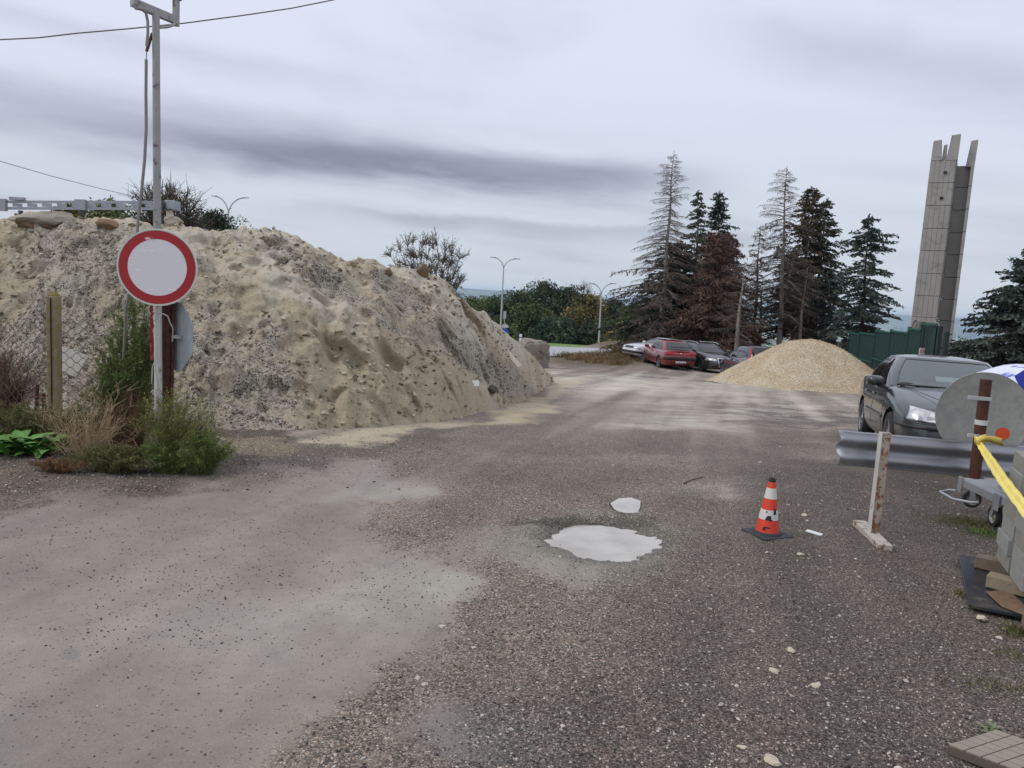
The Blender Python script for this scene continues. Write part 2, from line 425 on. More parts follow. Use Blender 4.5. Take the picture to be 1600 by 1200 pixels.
    lay(ell(qx, qy, 800, 1130, 110, 50, 0.6)*0.7, lin(118, 114, 112), 0.2, 0.75)
    # grey mud round the pot holes
    lay(ell(qx, qy, 930, 850, 160, 55, 0.45)*0.8, lin(118, 115, 106), 0.35, 0.5)
    lay(ell(qx, qy, 900, 885, 120, 26, 0.5)*0.7, lin(132, 128, 122), 0.1, 0.6)
    lay(ell(qx, qy, 930, 812, 85, 9, 0.5)*0.9, lin(72, 68, 58), 0.9, 0.3)
    lay(np.clip(ell(px, py, 943, 847, 104, 34, 0.2)+ell(px, py, 978, 791, 28, 15, 0.25), 0, 1)*0.55, lin(92, 89, 80), 0.5, 0.95)
    lay(ell(qx, qy, 980, 792, 38, 20, 0.5)*0.6, lin(112, 108, 98), 0.3, 0.5)
    # pale dried mud further off, with tyre streaks
    st = 0.6+0.7*sstep(0.35, 0.65, fbm(x*0.8+y*0.3, y*3.5-x*1.2, 4, 41))
    for e in ((1060, 657, 90, 14, 0.7), (1040, 633, 60, 7, 0.5), (1225, 640, 160, 24, 0.75), (960, 597, 130, 15, 0.95), (1090, 608, 150, 10, 0.6), (900, 625, 60, 12, 0.4), (1400, 660, 60, 12, 0.4), (1010, 720, 120, 12, 0.3), (1100, 760, 90, 16, 0.3), (1300, 700, 60, 10, .3), (830, 720, 80, 12, .25)):
        lay(np.clip(ell(qx, qy, *e[:4], soft=0.75)*e[4]*st, 0, 1), lin(158, 153, 145), 0.25, 0.45)
    for k_, dk in ((0, 0), (1, 7), (2, 15), (3, 22)):
        lin_ = 632+dk+(px-1100)*0.055+6*np.sin(px*0.02+k_)
        lay(np.exp(-((qy-lin_)/2.2)**2)*sstep(1080, 1150, px)*(1-sstep(1330, 1420, px))*0.55, lin(78, 74, 70), 0.8, 0.3)
    cr_ = (x-0.26*y)*0.965; al_ = y+0.26*x
    trk = fbm(cr_*2.3+0.6*np.sin(al_*0.12), al_*0.16, 4, 51)-0.5
    c = c*(1+0.60*trk*near)[..., None]; gr = np.clip(gr-1.3*trk*near*(1-pav), 0, 1)
    # sand washed off the heap
    lay(poly_mask(qx, qy, [(440, 676), (600, 666), (740, 655), (800, 640), (845, 610), (862, 590), (890, 590), (905, 600), (860, 622), (855, 640), (790, 660), (690, 672), (600, 684), (470, 690)], 9)*0.92, lin(160, 151, 134), 0.3, 0.1)
    lay(ell(qx, qy, 810, 648, 40, 8, 0.5)*0.6, lin(166, 154, 130), 0.15, 0.1)
    lay(poly_mask(qx, qy, [(340, 690), (400, 680), (470, 695), (400, 715), (350, 716)], 8)*0.6, lin(142, 132, 114), 0.5, 0.1)
    # brown dead growth under the far bank, green turf strip, fields
    c *= (0.84+0.30*mid+0.24*(big-0.5)*2+0.2*(fine-0.5))[..., None]*np.array([1.21, 1.18, 1.10])
    far = sstep(84, 100, y)
    turf = lin(104, 130, 64); f2 = np.empty(c.shape); f2[:] = turf
    f2 *= (0.8+0.4*fbm(x*0.15, y*0.15, 3, 61))[..., None]
    c = c*(1-far[..., None])+f2*far[..., None]; gr = gr*(1-far)+0.3*far; wet = wet*(1-far)
    bank = np.clip(sstep(35, 38, y)*sstep(0.8, 2.5, x)*(1-sstep(46, 52, y))*sstep(-30, 8, 990-px)+sstep(46, 50, y)*(1-far)*sstep(7, 9, x), 0, 1)
    bk = np.empty(c.shape); bk[:] = lin(98, 84, 62); bk *= (0.7+0.6*mid)[..., None]
    c = c*(1-bank[..., None])+bk*bank[..., None]
    rgt = sstep(1420, 1470, px)*sstep(22, 27, y)*(1-far)
    bk[:] = lin(104, 88, 68); bk *= (0.7+0.6*mid)[..., None]
    c = c*(1-rgt[..., None])+bk*rgt[..., None]
    # valley fields
    fl = sstep(400, 1500, y)
    wd, cid = worley(x/420+0.2*y/420, y/900, 5)
    pal = np.array([lin(120, 140, 80), lin(150, 150, 100), lin(110, 100, 74), lin(165, 165, 135), lin(92, 118, 72), lin(180, 185, 165)])
    fc = pal[np.clip((cid*6).astype(int), 0, 5)]
    c = c*(1-fl[..., None])+fc*fl[..., None]
    # relief
    pud = np.clip(ell(px, py, 943, 847, 110, 36, 0.3)+ell(px, py, 978, 790, 30, 16, 0.3), 0, 1)
    bowl = np.clip(poly_mask(px+jxf*110+26*(fbm(x*16, y*16, 2, 78)-.5), py+jyf*36+9*(fbm(x*16+7, y*16, 2, 79)-.5), PUD1, 8)+poly_mask(px+jxf*60, py+jyf*26, PUD2, 7), 0, 1)
    rel = (fbm(x*0.7, y*0.7, 3, 71)-0.5)*0.05+(fbm(x*4, y*4, 4, 72)-0.5)*0.018*(0.4+gr)
    rim = np.exp(-((np.hypot((px-943)/112, (py-845)/37)-1.0)/0.22)**2)
    rim_back = rim*sstep(845, 818, py)
    z = z0+rel*near*(1-pud)+near*(-0.008*pud-0.03*bowl+0.005*(fbm(x*14, y*14, 3, 77)-0.5)*pud+0.012*rim*(1-pud)+0.03*rim_back)
    return z, c, gr, wet
ys = [-25, -12, -6, -3, -1, 0.2, 1.0]; y = 1.6
while y < 32: ys.append(y); y *= (1.0036 if 4.9 < y < 7.3 else 1.0072)
while y < 220: ys.append(y); y *= 1.022
while y < 12500: ys.append(y); y *= 1.06
ys = np.array(ys); t = np.linspace(-1, 1, 561); t = 0.95*t+0.75*t**5
tt, yy = np.meshgrid(t, ys); xx = tt*(np.maximum(yy, 0)+3.0)
gz, gc, gg, gw = ground_layers(xx, yy)
nr, nc = xx.shape; idx = np.arange(nr*nc).reshape(nr, nc)
gf = np.stack([idx[:-1, :-1], idx[:-1, 1:], idx[1:, 1:], idx[1:, :-1]], -1).reshape(-1, 4)
mt, N, b = newmat('ground_mix')
co = N.n('ShaderNodeNewGeometry').outputs['Position']
ca = N.n('ShaderNodeAttribute', attribute_name='Col').outputs['Color']
ga = N.n('ShaderNodeAttribute', attribute_name='gr').outputs['Fac']
wa = N.n('ShaderNodeAttribute', attribute_name='wet').outputs['Fac']
dn = N.n('ShaderNodeTexNoise', {'Vector': co, 'Scale': 30.0, 'Detail': 3.0}).outputs['Color']
cw = N.n('ShaderNodeVectorMath', {0: co, 1: N.n('ShaderNodeVectorMath', {0: dn, 1: (0.02, 0.02, 0.02)}, operation='MULTIPLY').outputs[0]}, operation='ADD').outputs[0]
v1 = N.n('ShaderNodeTexVoronoi', {'Vector': cw, 'Scale': 105.0}); v2 = N.n('ShaderNodeTexVoronoi', {'Vector': cw, 'Scale': 190.0})
r1 = N.n('ShaderNodeSeparateColor', {0: v1.outputs['Color']}).outputs[0]
r2 = N.n('ShaderNodeSeparateColor', {0: v2.outputs['Color']}).outputs[1]
k1 = N.ramp(r1, [(0.0, 0.36), (0.30, 0.72), (0.65, 1.15), (0.90, 1.6), (1.0, 2.3)])
k2 = N.ramp(r2, [(0.0, 0.6), (0.6, 1.0), (1.0, 1.5)])
gap = N.ramp(v1.outputs['Distance'], [(0.0, 1.06), (0.45, 1.0), (0.75, 0.45)])
st = N.m('MULTIPLY', N.m('MULTIPLY', k1, k2), gap)
n5 = N.n('ShaderNodeTexNoise', {'Vector': co, 'Scale': 260.0, 'Detail': 4.0, 'Roughness': 0.7}).outputs[0]
n6 = N.n('ShaderNodeTexNoise', {'Vector': co, 'Scale': 11.0, 'Detail': 7.0, 'Roughness': 0.65}).outputs[0]
patch = N.smooth(N.m('ADD', ga, N.m('MULTIPLY', N.m('SUBTRACT', n6, 0.5), 1.3)), 0.15, 0.75)
fac = N.m('ADD', 1.0, N.m('MULTIPLY', patch, N.m('SUBTRACT', st, 1.0)))
fac = N.m('MULTIPLY', fac, N.m('ADD', 0.72, N.m('MULTIPLY', n5, 0.56)))
fac = N.m('MULTIPLY', fac, N.m('ADD', 0.82, N.m('MULTIPLY', n6, 0.36)))
v3 = N.n('ShaderNodeTexVoronoi', {'Vector': cw, 'Scale': 50.0}); r3 = N.n('ShaderNodeSeparateColor', {0: v3.outputs['Color']})
ncl = N.n('ShaderNodeTexNoise', {'Vector': co, 'Scale': 2.2, 'Detail': 4.0, 'Roughness': 0.6}).outputs[0]
spk = N.m('MULTIPLY', N.smooth(N.m('ADD', r3.outputs[0], N.m('MULTIPLY', N.m('SUBTRACT', ncl, 0.5), 0.8)), 0.66, 0.72), N.smooth(N.m('DIVIDE', v3.outputs['Distance'], N.m('ADD', 0.10, N.m('MULTIPLY', r3.outputs[1], 0.30))), 1.0, 0.7))
fac = N.m('MULTIPLY', fac, N.m('SUBTRACT', 1.0, N.m('MULTIPLY', spk, N.m('MULTIPLY', N.m('SUBTRACT', 1.0, patch), 0.62))))
n7 = N.n('ShaderNodeTexNoise', {'Vector': co, 'Scale': 130.0, 'Detail': 5.0, 'Roughness': 0.8}).outputs[0]
fac = N.m('MULTIPLY', fac, N.m('ADD', 0.45, N.m('MULTIPLY', n7, 1.1)))
huer = N.m('MULTIPLY', N.m('SUBTRACT', N.n('ShaderNodeSeparateColor', {0: v1.outputs['Color']}).outputs[2], 0.5), N.m('MULTIPLY', patch, 0.22))
N.set(b.inputs['Base Color'], N.mix(1.0, ca, N.n('ShaderNodeCombineColor', {0: N.m('MULTIPLY', fac, N.m('ADD', 1.0, huer)), 1: fac, 2: N.m('MULTIPLY', fac, N.m('SUBTRACT', 1.0, N.m('MULTIPLY', huer, 0.5)))}).outputs[0], 'MULTIPLY'))
N.set(b.inputs['Roughness'], N.m('SUBTRACT', 0.92, N.m('MULTIPLY', wa, N.m('ADD', 0.25, N.m('MULTIPLY', n6, 0.45))), clamp=True))
b.inputs['Specular IOR Level'].default_value = 0.4
hgt = N.m('ADD', N.m('MULTIPLY', N.m('SUBTRACT', 0.8, v1.outputs['Distance']), patch), N.m('ADD', N.m('MULTIPLY', n5, 0.5), N.m('MULTIPLY', N.m('MULTIPLY', r1, patch), 0.5)))
bp = N.n('ShaderNodeBump', {'Height': hgt, 'Strength': 0.8, 'Distance': 0.007}); N.set(b.inputs['Normal'], bp.outputs[0])
ground = fastmesh('ground', np.stack([xx, yy, gz], -1), gf, mt, True, vcol=gc.reshape(-1, 3), vfl={'gr': gg.ravel(), 'wet': gw.ravel()})
tag(ground, 'yard ground of muddy asphalt and gravel falling away to a valley', kind='structure')
def gheight(x, y):
    return ground_layers(np.asarray(x, float), np.asarray(y, float))[0]
def HZ(x, y): return float(gheight(np.array([float(x)]), np.array([float(y)]))[0])

# puddles: thin sheets of milky water lying in the hollows
mt, N, b = newmat('milky_water')
co = N.n('ShaderNodeTexCoord').outputs['Object']
nz = N.n('ShaderNodeTexNoise', {'Vector': co, 'Scale': 3.0, 'Detail': 3.0}).outputs[0]
N.set(b.inputs['Base Color'], N.ramp(nz, [(0.25, (0.30, 0.28, 0.235)), (0.6, (0.45, 0.425, 0.375))]))
b.inputs['Roughness'].default_value = 0.04; b.inputs['Specular IOR Level'].default_value = 0.5
for nm, poly, lab in (('puddle', PUD1, 'large milky puddle'), ('puddle', PUD2, 'small milky puddle')):
    pts = []
    for i in range(len(poly)):
        a = poly[i]; c_ = poly[(i+1) % len(poly)]
        for k in range(8):
            tt_ = k/8; pts.append((a[0]*(1-tt_)+c_[0]*tt_, a[1]*(1-tt_)+c_[1]*tt_))
    W3 = []
    for i, (u, v) in enumerate(pts):
        jg = (float(vnoise(u*0.09, v*0.2, 3))-0.5)*8; jf = random.uniform(-0.5, 0.5)
        cu, cv = (943, 847) if poly is PUD1 else (978, 791)
        p = G(cu+(u-cu)*1.16, cv+(v-cv)*1.25); W3.append((p.x, p.y, -0.0215))
    mb = MB(); mb.add(W3, [tuple(range(len(W3)))])
    mb.obj(nm, mt)['kind'] = 'structure'

# loose stones lying on the ground (nobody could count them)
def scatter(n, region, size, dens=None, seed=0):
    rs = np.random.RandomState(seed)
    x0, x1, y0, y1 = region
    # more points close to the camera
    u = rs.rand(n); y_ = y0*(y1/y0)**u if y0 > 0 else y0+(y1-y0)*u
    x_ = x0+(x1-x0)*rs.rand(n); x_ = x_*(y_+1.0)
    return x_, y_
def stone_field(name, n, region, smin, smax, keep, mat, seed, label, flat=0.65, sink=0.2):
    x_, y_ = scatter(n, region, None, seed=seed)
    z_, c_, g_, w_ = ground_layers(x_, y_)
    px, py = projectN(x_, y_, z_)
    k = np.random.rand(n) < keep(px, py, g_, x_, y_)
    x_, y_, z_ = x_[k], y_[k], z_[k]
    s = smin+(smax-smin)*np.random.rand(len(x_))**3.0
    v, f, fv = stones(np.stack([x_, y_, z_+s*0.5*flat*(1-sink*2)*0.6], 1), s, flat)
    o = fastmesh(name, v, f, mat, False, fval=fv); tag(o, label, kind='stuff')
    return o
def not_pud(px, py): return 1-np.clip(ell(px, py, 943, 847, 88, 28, 0.05)+ell(px, py, 978, 790, 24, 12, 0.05), 0, 1)
m_grav = Mvar('gravel_stone', lin(44, 38, 36), lin(120, 110, 102), 0.85, lin(196, 188, 176))
stone_field('gravel', 95000, (-0.62, 0.78, 2.2, 9.0), 0.004, 0.018, lambda px, py, g, x, y: 0.012+0.85*sstep(0.12, 0.8, g)*not_pud(px, py), m_grav, 5, 'loose dark and grey gravel over the yard')
m_dark = Mvar('dark_chip', lin(38, 35, 34), lin(72, 66, 62), 0.8)
stone_field('dark_chips', 24000, (-0.85, 0.3, 2.2, 8.0), 0.003, 0.015, lambda px, py, g, x, y: np.where(g < 0.4, 0.06+0.9*sstep(0.42, 0.66, fbm(x*1.1, y*1.1, 4, 91)), 0.05)*not_pud(px, py), m_dark, 6, 'sparse dark asphalt chips on the muddy pavement')
m_pale = Mvar('pale_stone', lin(150, 142, 132), lin(196, 190, 178), 0.85)
stone_field('pale_stones', 900, (-0.2, 0.75, 2.4, 12.0), 0.012, 0.045, lambda px, py, g, x, y: 0.55*g*not_pud(px, py), m_pale, 8, 'scattered whitish stones among the dark gravel', 0.55)
stone_field('verge_grit', 14000, (-0.75, -0.1, 5.6, 11.0), 0.006, 0.03, lambda px, py, g, x, y: np.where((py < 770) & (px < 720), 0.8*g, 0), m_grav, 9, 'grit along the verge and the foot of the heap')
# single larger pale stones
def rock_mesh(name, mat, size, seed, sub=2, jag=0.35, flat=0.7):
    bm = bmesh.new(); bmesh.ops.create_icosphere(bm, subdivisions=sub, radius=0.5)
    rs = random.Random(seed); off = Vector((rs.random()*50, rs.random()*50, rs.random()*50))
    from mathutils import noise as mn
    planes = [(Vector((rs.gauss(0, 1), rs.gauss(0, 1), rs.gauss(0, 1))).normalized(), rs.uniform(0.26, 0.42)) for _ in range(9)]
    for v in bm.verts:
        for nrm, dd in planes:
            q = v.co.dot(nrm)
            if q > dd: v.co -= nrm*(q-dd)*0.9
        v.co *= 1+jag*(mn.fractal(v.co*2.5+off, 1.0, 2.0, 3))
        v.co = Vector((v.co.x*size[0], v.co.y*size[1], v.co.z*size[2]))
    me = bpy.data.meshes.new(name); bm.to_mesh(me); bm.free(); me.materials.append(mat)
    o = bpy.data.objects.new(name, me); COL.objects.link(o); return o
m_stone = M('limestone', lin(190, 180, 160), 0.9, var=0.35, scale=30, bump=0.5, bscale=60)
for i, (u, v, s, lab) in enumerate([(1252, 868, 0.055, 'flat pale stone in front of the rusty post foot, left of it'), (1237, 1018, 0.05, 'pale stone on the dark gravel well below the traffic cone'),
        (1210, 1050, 0.04, 'pale chipped stone just below left of another pale stone'), (1273, 1073, 0.045, 'pale stone with a dark hollow in the right foreground gravel'),
        (1205, 1190, 0.065, 'yellowish stone at the bottom edge of the gravel'), (1257, 806, 0.05, 'whitish stone lying behind the white tile strip'),
        (1533, 968, 0.06, 'pale stone in front of the black plate corner'), (1160, 1170, 0.04, 'small yellowish stone near the bottom, left of the larger one')]):
    p = G(u, v); o = rock_mesh('stone', m_stone, (s*1.4, s, s*0.6), 100+i); o.location = (p.x, p.y, p.z+s*0.15); o.rotation_euler = (0, 0, i*1.3)
    tag(o, lab, 'stone', 'single pale stones on the gravel')
p = G(1272, 834); mb = MB().box((0, 0, 0.008), (0.13, 0.05, 0.012)); o = mb.obj('tile_strip', M('white_tile', lin(225, 225, 220), 0.5, var=0.1), bevel=0.003)
o.location = (p.x, p.y, p.z); o.rotation_euler = (0.03, 0.04, -0.75); tag(o, 'short white tile strip on gravel between cone and rusty post', 'tile')

# ================================================================== FAR LAND, ROAD
hx = np.linspace(-14000, 14000, 220); hr = np.linspace(0, 1, 26)
hxx, hrr = np.meshgrid(hx, hr)
hyy = 10300+hrr*3600+700*(fbm(hxx/3000, hxx*0, 3, 81)-0.5)
ridge = 55+34*(fbm(hxx/2600, hxx*0+3, 4, 82)-0.5)
hzz = -236+(ridge+236)*np.sin(np.clip(hrr*1.15, 0, 1)*math.pi/2)**0.9+30*(fbm(hxx/900, hyy/900, 4, 83)-0.5)*hrr*(1-hrr)*4
idx = np.arange(hxx.size).reshape(hxx.shape)
hf = np.stack([idx[:-1, :-1], idx[:-1, 1:], idx[1:, 1:], idx[1:, :-1]], -1).reshape(-1, 4)
mt, N, b = newmat('far_hill')
co = N.n('ShaderNodeNewGeometry').outputs['Position']
vo = N.n('ShaderNodeTexVoronoi', {'Vector': co, 'Scale': 0.0016}); nz = N.n('ShaderNodeTexNoise', {'Vector': co, 'Scale': 0.0011, 'Detail': 5.0}).outputs[0]
r_ = N.n('ShaderNodeSeparateColor', {0: vo.outputs['Color']}).outputs[0]
fld = N.ramp(r_, [(0.0, lin(66, 84, 56)), (0.5, lin(110, 116, 80)), (0.8, lin(86, 96, 62)), (1.0, lin(130, 124, 96))])
N.set(b.inputs['Base Color'], N.mix(N.smooth(nz, 0.42, 0.52), lin(40, 54, 40), fld)); b.inputs['Roughness'].default_value = 0.95
tag(fastmesh('hills', np.stack([hxx, hyy, hzz], -1), hf, mt, True), 'long low wooded ridge on the horizon', kind='structure')
# main road beyond the yard
mr = M('pale_asphalt', lin(158, 160, 164), 0.45, var=0.12, scale=0.8, bump=0.1, bscale=8)
E1 = [(560, 553), (700, 554), (800, 556), (880, 558.5), (930, 557), (985, 553), (1040, 552)]
E2 = [(560, 536), (700, 538), (800, 540.5), (880, 542.5), (930, 545), (985, 548), (1040, 550)]
rows = []
for j in range(9):
    r = []
    for i in range(61):
        tt_ = i/60*(len(E1)-1); k = min(int(tt_), len(E1)-2); fr = tt_-k
        a = (E1[k][0]*(1-fr)+E1[k+1][0]*fr, E1[k][1]*(1-fr)+E1[k+1][1]*fr); c_ = (E2[k][0]*(1-fr)+E2[k+1][0]*fr, E2[k][1]*(1-fr)+E2[k+1][1]*fr)
        p = G(a[0]*(1-j/8)+c_[0]*j/8, a[1]*(1-j/8)+c_[1]*j/8); r.append((p.x, p.y, HZ(p.x, p.y)+0.06))
    rows.append(r)
MB().grid(rows).obj('road', mr)['kind'] = 'structure'
def lane(v_off, w, nm):
    r1, r2 = [], []
    for i in range(50):
        u = 600+i*7; v = 551.5+(u-800)*0.025+v_off
        p = G(u, v); q = Vector((p.x, p.y+w, 0)); r1.append((p.x, p.y, HZ(p.x, p.y)+0.075)); r2.append((q.x, q.y, HZ(q.x, q.y)+0.075))
    o = MB().grid([r1, r2]).obj(nm, M('road_paint', lin(215, 215, 212), 0.6, var=0.1)); o['kind'] = 'structure'
lane(0, 0.3, 'lane_marking'); lane(-7.0, 0.4, 'lane_marking')
# ================================================================== SAND HEAP
def interp_pts(pts, u):
    a = np.array(pts, float); return np.interp(u, a[:, 0], a[:, 1])
TOE = [(-420, 640), (-100, 640), (0, 642), (150, 655), (300, 668), (430, 674), (560, 670), (640, 664), (700, 657), (780, 641), (820, 627), (850, 609), (868, 596)]
CREST = [(-420, 330), (-200, 340), (-60, 352), (0, 347), (40, 338), (62, 334), (90, 342), (130, 347), (160, 342), (200, 345), (240, 357), (265, 352), (300, 357), (345, 362), (380, 358), (410, 361), (440, 363), (465, 370), (490, 385), (520, 397), (545, 409), (562, 405), (585, 407), (605, 420), (620, 413), (640, 420), (660, 424), (680, 430), (700, 446), (715, 458), (726, 474), (745, 488), (760, 494), (785, 517), (805, 533), (822, 548), (838, 562), (852, 578), (868, 594)]
NU, NV1, NV2 = 720, 190, 40
us = np.linspace(-420, 868, NU)
toe_v = interp_pts(TOE, us)+3*(vnoise(us*0.05, us*0, 1)-0.5); cr_v = interp_pts(CREST, us)+2.0*(vnoise(us*0.12, us*0, 2)-0.5)+1.5*(vnoise(us*0.4, us*0, 8)-0.5)
pile_v = []; 
tpt = []; cpt = []
for u, tv, cv in zip(us, toe_v, cr_v):
    tp = G(u, tv); d = tp.y
    r = ray(u, cv)
    # crest where a 35-degree slope from the toe meets the sight line of the skyline
    k = 0.70; rd = Vector((r.x/r.y, 1, 0)); L = rd.length
    # z on sight line: 1.8 + r.z/r.y*D ; slope line: tp.z + k*L*(D-d)
    a = r.z/r.y; D = (1.8-tp.z+k*L*d)/(k*L-a); D = max(D, d+0.15)
    tpt.append(tp); cpt.append(Vector((rd.x*D, D, 1.8+a*D)))
T3 = np.array([tuple(p) for p in tpt]); C3 = np.array([tuple(p) for p in cpt])
sm = np.ones(9)/9
for arr in (T3, C3):
    for c_ in (0, 1): arr[:, c_] = np.convolve(np.pad(arr[:, c_], 4, 'edge'), sm, 'valid')
rowsV = []; RU = []; RS = []
for s in np.linspace(0, 1, NV1):
    pr = s+0.06*math.sin(s*math.pi)*(1 if s > .5 else .6)
    x = T3[:, 0]+(C3[:, 0]-T3[:, 0])*s; y = T3[:, 1]+(C3[:, 1]-T3[:, 1])*s
    z = T3[:, 2]-0.04+(C3[:, 2]-T3[:, 2]+0.04)*min(pr, 1.0)
    rowsV.append(np.stack([x, y, z], -1)); RS.append(np.full(NU, s)); RU.append(us)
hgt_ = C3[:, 2]-H(C3[:, 0], C3[:, 1])
for s in np.linspace(0, 1, NV2)[1:]:
    y = C3[:, 1]+s*(2.2*hgt_+0.5); x = C3[:, 0]/C3[:, 1]*y
    zb = H(x, y)-0.05; z = zb+(C3[:, 2]-zb)*(1-s)**1.1
    rowsV.append(np.stack([x, y, z], -1)); RS.append(np.full(NU, 1+s)); RU.append(us)
PV = np.array(rowsV); RS = np.array(RS); RU = np.array(RU)
x, y, z = PV[..., 0], PV[..., 1], PV[..., 2]
env = np.clip(RS*6, 0, 1)*np.clip((2.0-RS)*3, 0, 1)*np.clip(hgt_/1.2, 0.15, 1)[None]
tame = 1-0.65*np.exp(-((RS-1.0)/0.10)**2)
a1 = fbm(x*0.55, y*0.55, 4, 101)-0.5; a2 = 1-np.abs(2*fbm(x*1.9+3*a1, y*1.9, 4, 102)-1)*2
w1, c1 = worley(x*2.6+2*a1, y*2.6, 103); w2, c2 = worley(x*7+1.0*a1, y*7, 104); w3, c3 = worley(x*15, y*15, 105)
a3 = fbm(x*6, y*6, 4, 106)-0.5
# soil character: 0 = loose pale sand, 1 = grey gritty rubble
pxs, pys = projectN(x, y, z)
def blob(cx, cy, rx, ry, s=0.6): return 1-sstep(1-s, 1+s, np.hypot((pxs-cx)/rx, (pys-cy)/ry)+0.9*(fbm(x*1.2, y*1.2+z, 4, 111)-0.5))
def band(x0, y0, x1, y1, w):
    dx, dy = x1-x0, y1-y0; t_ = np.clip(((pxs-x0)*dx+(pys-y0)*dy)/(dx*dx+dy*dy), 0, 1)
    return 1-sstep(0.3, 1.3, np.hypot(pxs-x0-t_*dx, pys-y0-t_*dy)/w+1.0*(fbm(x*1.4, y*1.4+z, 4, 112)-0.5))
grit = np.clip(blob(170, 470, 150, 80)*0.9+blob(380, 600, 110, 100)+blob(60, 600, 150, 90)+blob(210, 590, 160, 90)+blob(160, 400, 70, 30)*.7+band(440, 400, 640, 520, 22)*0.9+band(600, 450, 800, 610, 24)*1.0+blob(120, 365, 60, 14)*.7+band(660, 540, 840, 620, 12)*.5+blob(330, 480, 60, 50)*.5, 0, 1)
grit = np.clip(grit*(0.6+0.8*sstep(0.3, 0.6, fbm(x*3, y*3+z*2, 4, 113))), 0, 1)
tone = sstep(0.35, 0.65, fbm(x*1.1+z, y*1.1, 4, 114))
dirx = (C3[:, 0]-T3[:, 0]); diry = (C3[:, 1]-T3[:, 1]); dl = np.hypot(dirx, diry); dirx = np.convolve(np.pad(dirx/dl, 20, 'edge'), np.ones(41)/41, 'valid'); diry = np.convolve(np.pad(diry/dl, 20, 'edge'), np.ones(41)/41, 'valid')
nX, nY, nZ = -dirx[None]*0.57*(RS < 1.0), -diry[None]*0.57*(RS < 1.0), np.where(RS < 1.0, 0.82, 1.0)
yy_ = y*1.22
def billow(f, sd, o=3): 
    t_ = 0; am = 1; tot = 0
    for i in range(o):
        t_ = t_+am*np.abs(2*vnoise(x*f*2**i+3*a1+9.1*i, yy_*f*2**i, sd+i)-1); tot += am; am *= .5
    return t_/tot
b1 = billow(1.1, 201); b2 = billow(3.2, 205); b3 = billow(9, 209, 2)
w1, c1 = worley(x*2.2+1.2*a1, yy_*2.2, 103); w2, c2 = worley(x*6+1.0*a1, yy_*6, 104); w3, c3 = worley(x*14, yy_*14, 105)
lump1 = np.clip(1-w1/0.55, 0, 1)**0.5*(c1 > 0.72)*(0.4+c1); lump2 = np.clip(1-w2/0.5, 0, 1)**0.5*(c2 > 0.6); lump3 = np.clip(1-w3/0.5, 0, 1)**0.5*(c3 > 0.5)
pit = np.clip(1-w2/0.42, 0, 1)*(c2 < 0.16)
smo = 0.45+0.9*sstep(0.35, 0.65, fbm(x*0.9, yy_*0.9, 3, 220))
dsp = tame*(0.42*a1+0.20*(0.4-b1)+0.10*(0.4-b2)*smo+0.09*lump1)+(0.045*(0.4-b3)+0.05*lump2+0.022*lump3)*(0.5+0.6*grit)*smo-0.10*pit*smo*tame
DX = env*dsp*nX; DY = env*dsp*nY; DZ = env*dsp*nZ
# scooped pockets under a small overhanging lip
rs0 = np.random.RandomState(17); PK = [(545, 562, 0.34, .24), (610, 566, 0.26, .26), (440, 415, .22, .14), (500, 470, .2, .14), (380, 470, .26, .14), (290, 430, .25, .16), (430, 610, .24, .13), (470, 610, .2, .12), (640, 620, .2, .10), (700, 545, .28, .16), (740, 500, .26, .2), (660, 470, .25, .15), (570, 500, .18, .12), (395, 420, .2, .14), (130, 395, .25, .16), (60, 420, .25, .15), (520, 550, .2, .14), (700, 520, .22, .16), (755, 590, .2, .12), (420, 385, .3, .16), (330, 385, .3, .15), (500, 410, .25, .12), (590, 640, .2, .1), (530, 620, .2, .1), (365, 520, .2, .12), (725, 480, .25, .22), (250, 395, .25, .13)]
for _ in range(70): PK.append((rs0.uniform(20, 830), rs0.uniform(370, 650), rs0.uniform(.07, .16), rs0.uniform(.04, .10)))
for (u, v, r, dp) in PK:
    r *= .78; dp *= .72
    dd = (pxs-u)**2+(pys-v)**2+np.where(RS > 0.97, 1e6, 0); k = np.argmin(dd)
    if dd.flat[k] > 60: continue
    cx, cy = x.flat[k], y.flat[k]
    near_ = (np.abs(x-cx) < 3*r) & (np.abs(y-cy) < 3*r)
    dx = (x[near_]-cx)/r; dy = (y[near_]-cy)/(r*0.75); w_ = vnoise(x[near_]*8, y[near_]*8, 44)*0.5-0.25
    rr = np.hypot(dx, dy)+w_
    bowl = np.where(dy > 0, np.exp(-(rr/0.9)**5), np.exp(-rr**2*1.2)); lip_ = np.exp(-((dy-1.05)/0.3)**2-(dx/1.1)**2)
    q_ = -dp*bowl+0.45*dp*lip_
    DX[near_] += q_*nX[near_]; DY[near_] += q_*nY[near_]; DZ[near_] += q_*nZ[near_]-0.35*dp*lip_*0
    DX[near_] += -dirx.mean()*0; DY[near_] -= 0.5*dp*lip_
x = x+DX; y = y+DY; z = z+DZ
zt = H(x, y)
idx = np.arange(x.size).reshape(x.shape)
pf = np.stack([idx[:-1, :-1], idx[:-1, 1:], idx[1:, 1:], idx[1:, :-1]], -1).reshape(-1, 4)
mt, N, b = newmat('heap_sand')
co = N.n('ShaderNodeNewGeometry').outputs['Position']
ga = N.n('ShaderNodeAttribute', attribute_name='gr').outputs['Fac']; ta = N.n('ShaderNodeAttribute', attribute_name='tone').outputs['Fac']
n1 = N.n('ShaderNodeTexNoise', {'Vector': co, 'Scale': 5.0, 'Detail': 8.0, 'Roughness': 0.7, 'Distortion': 0.5}).outputs[0]
n2 = N.n('ShaderNodeTexNoise', {'Vector': co, 'Scale': 22.0, 'Detail': 8.0, 'Roughness': 0.72}).outputs[0]
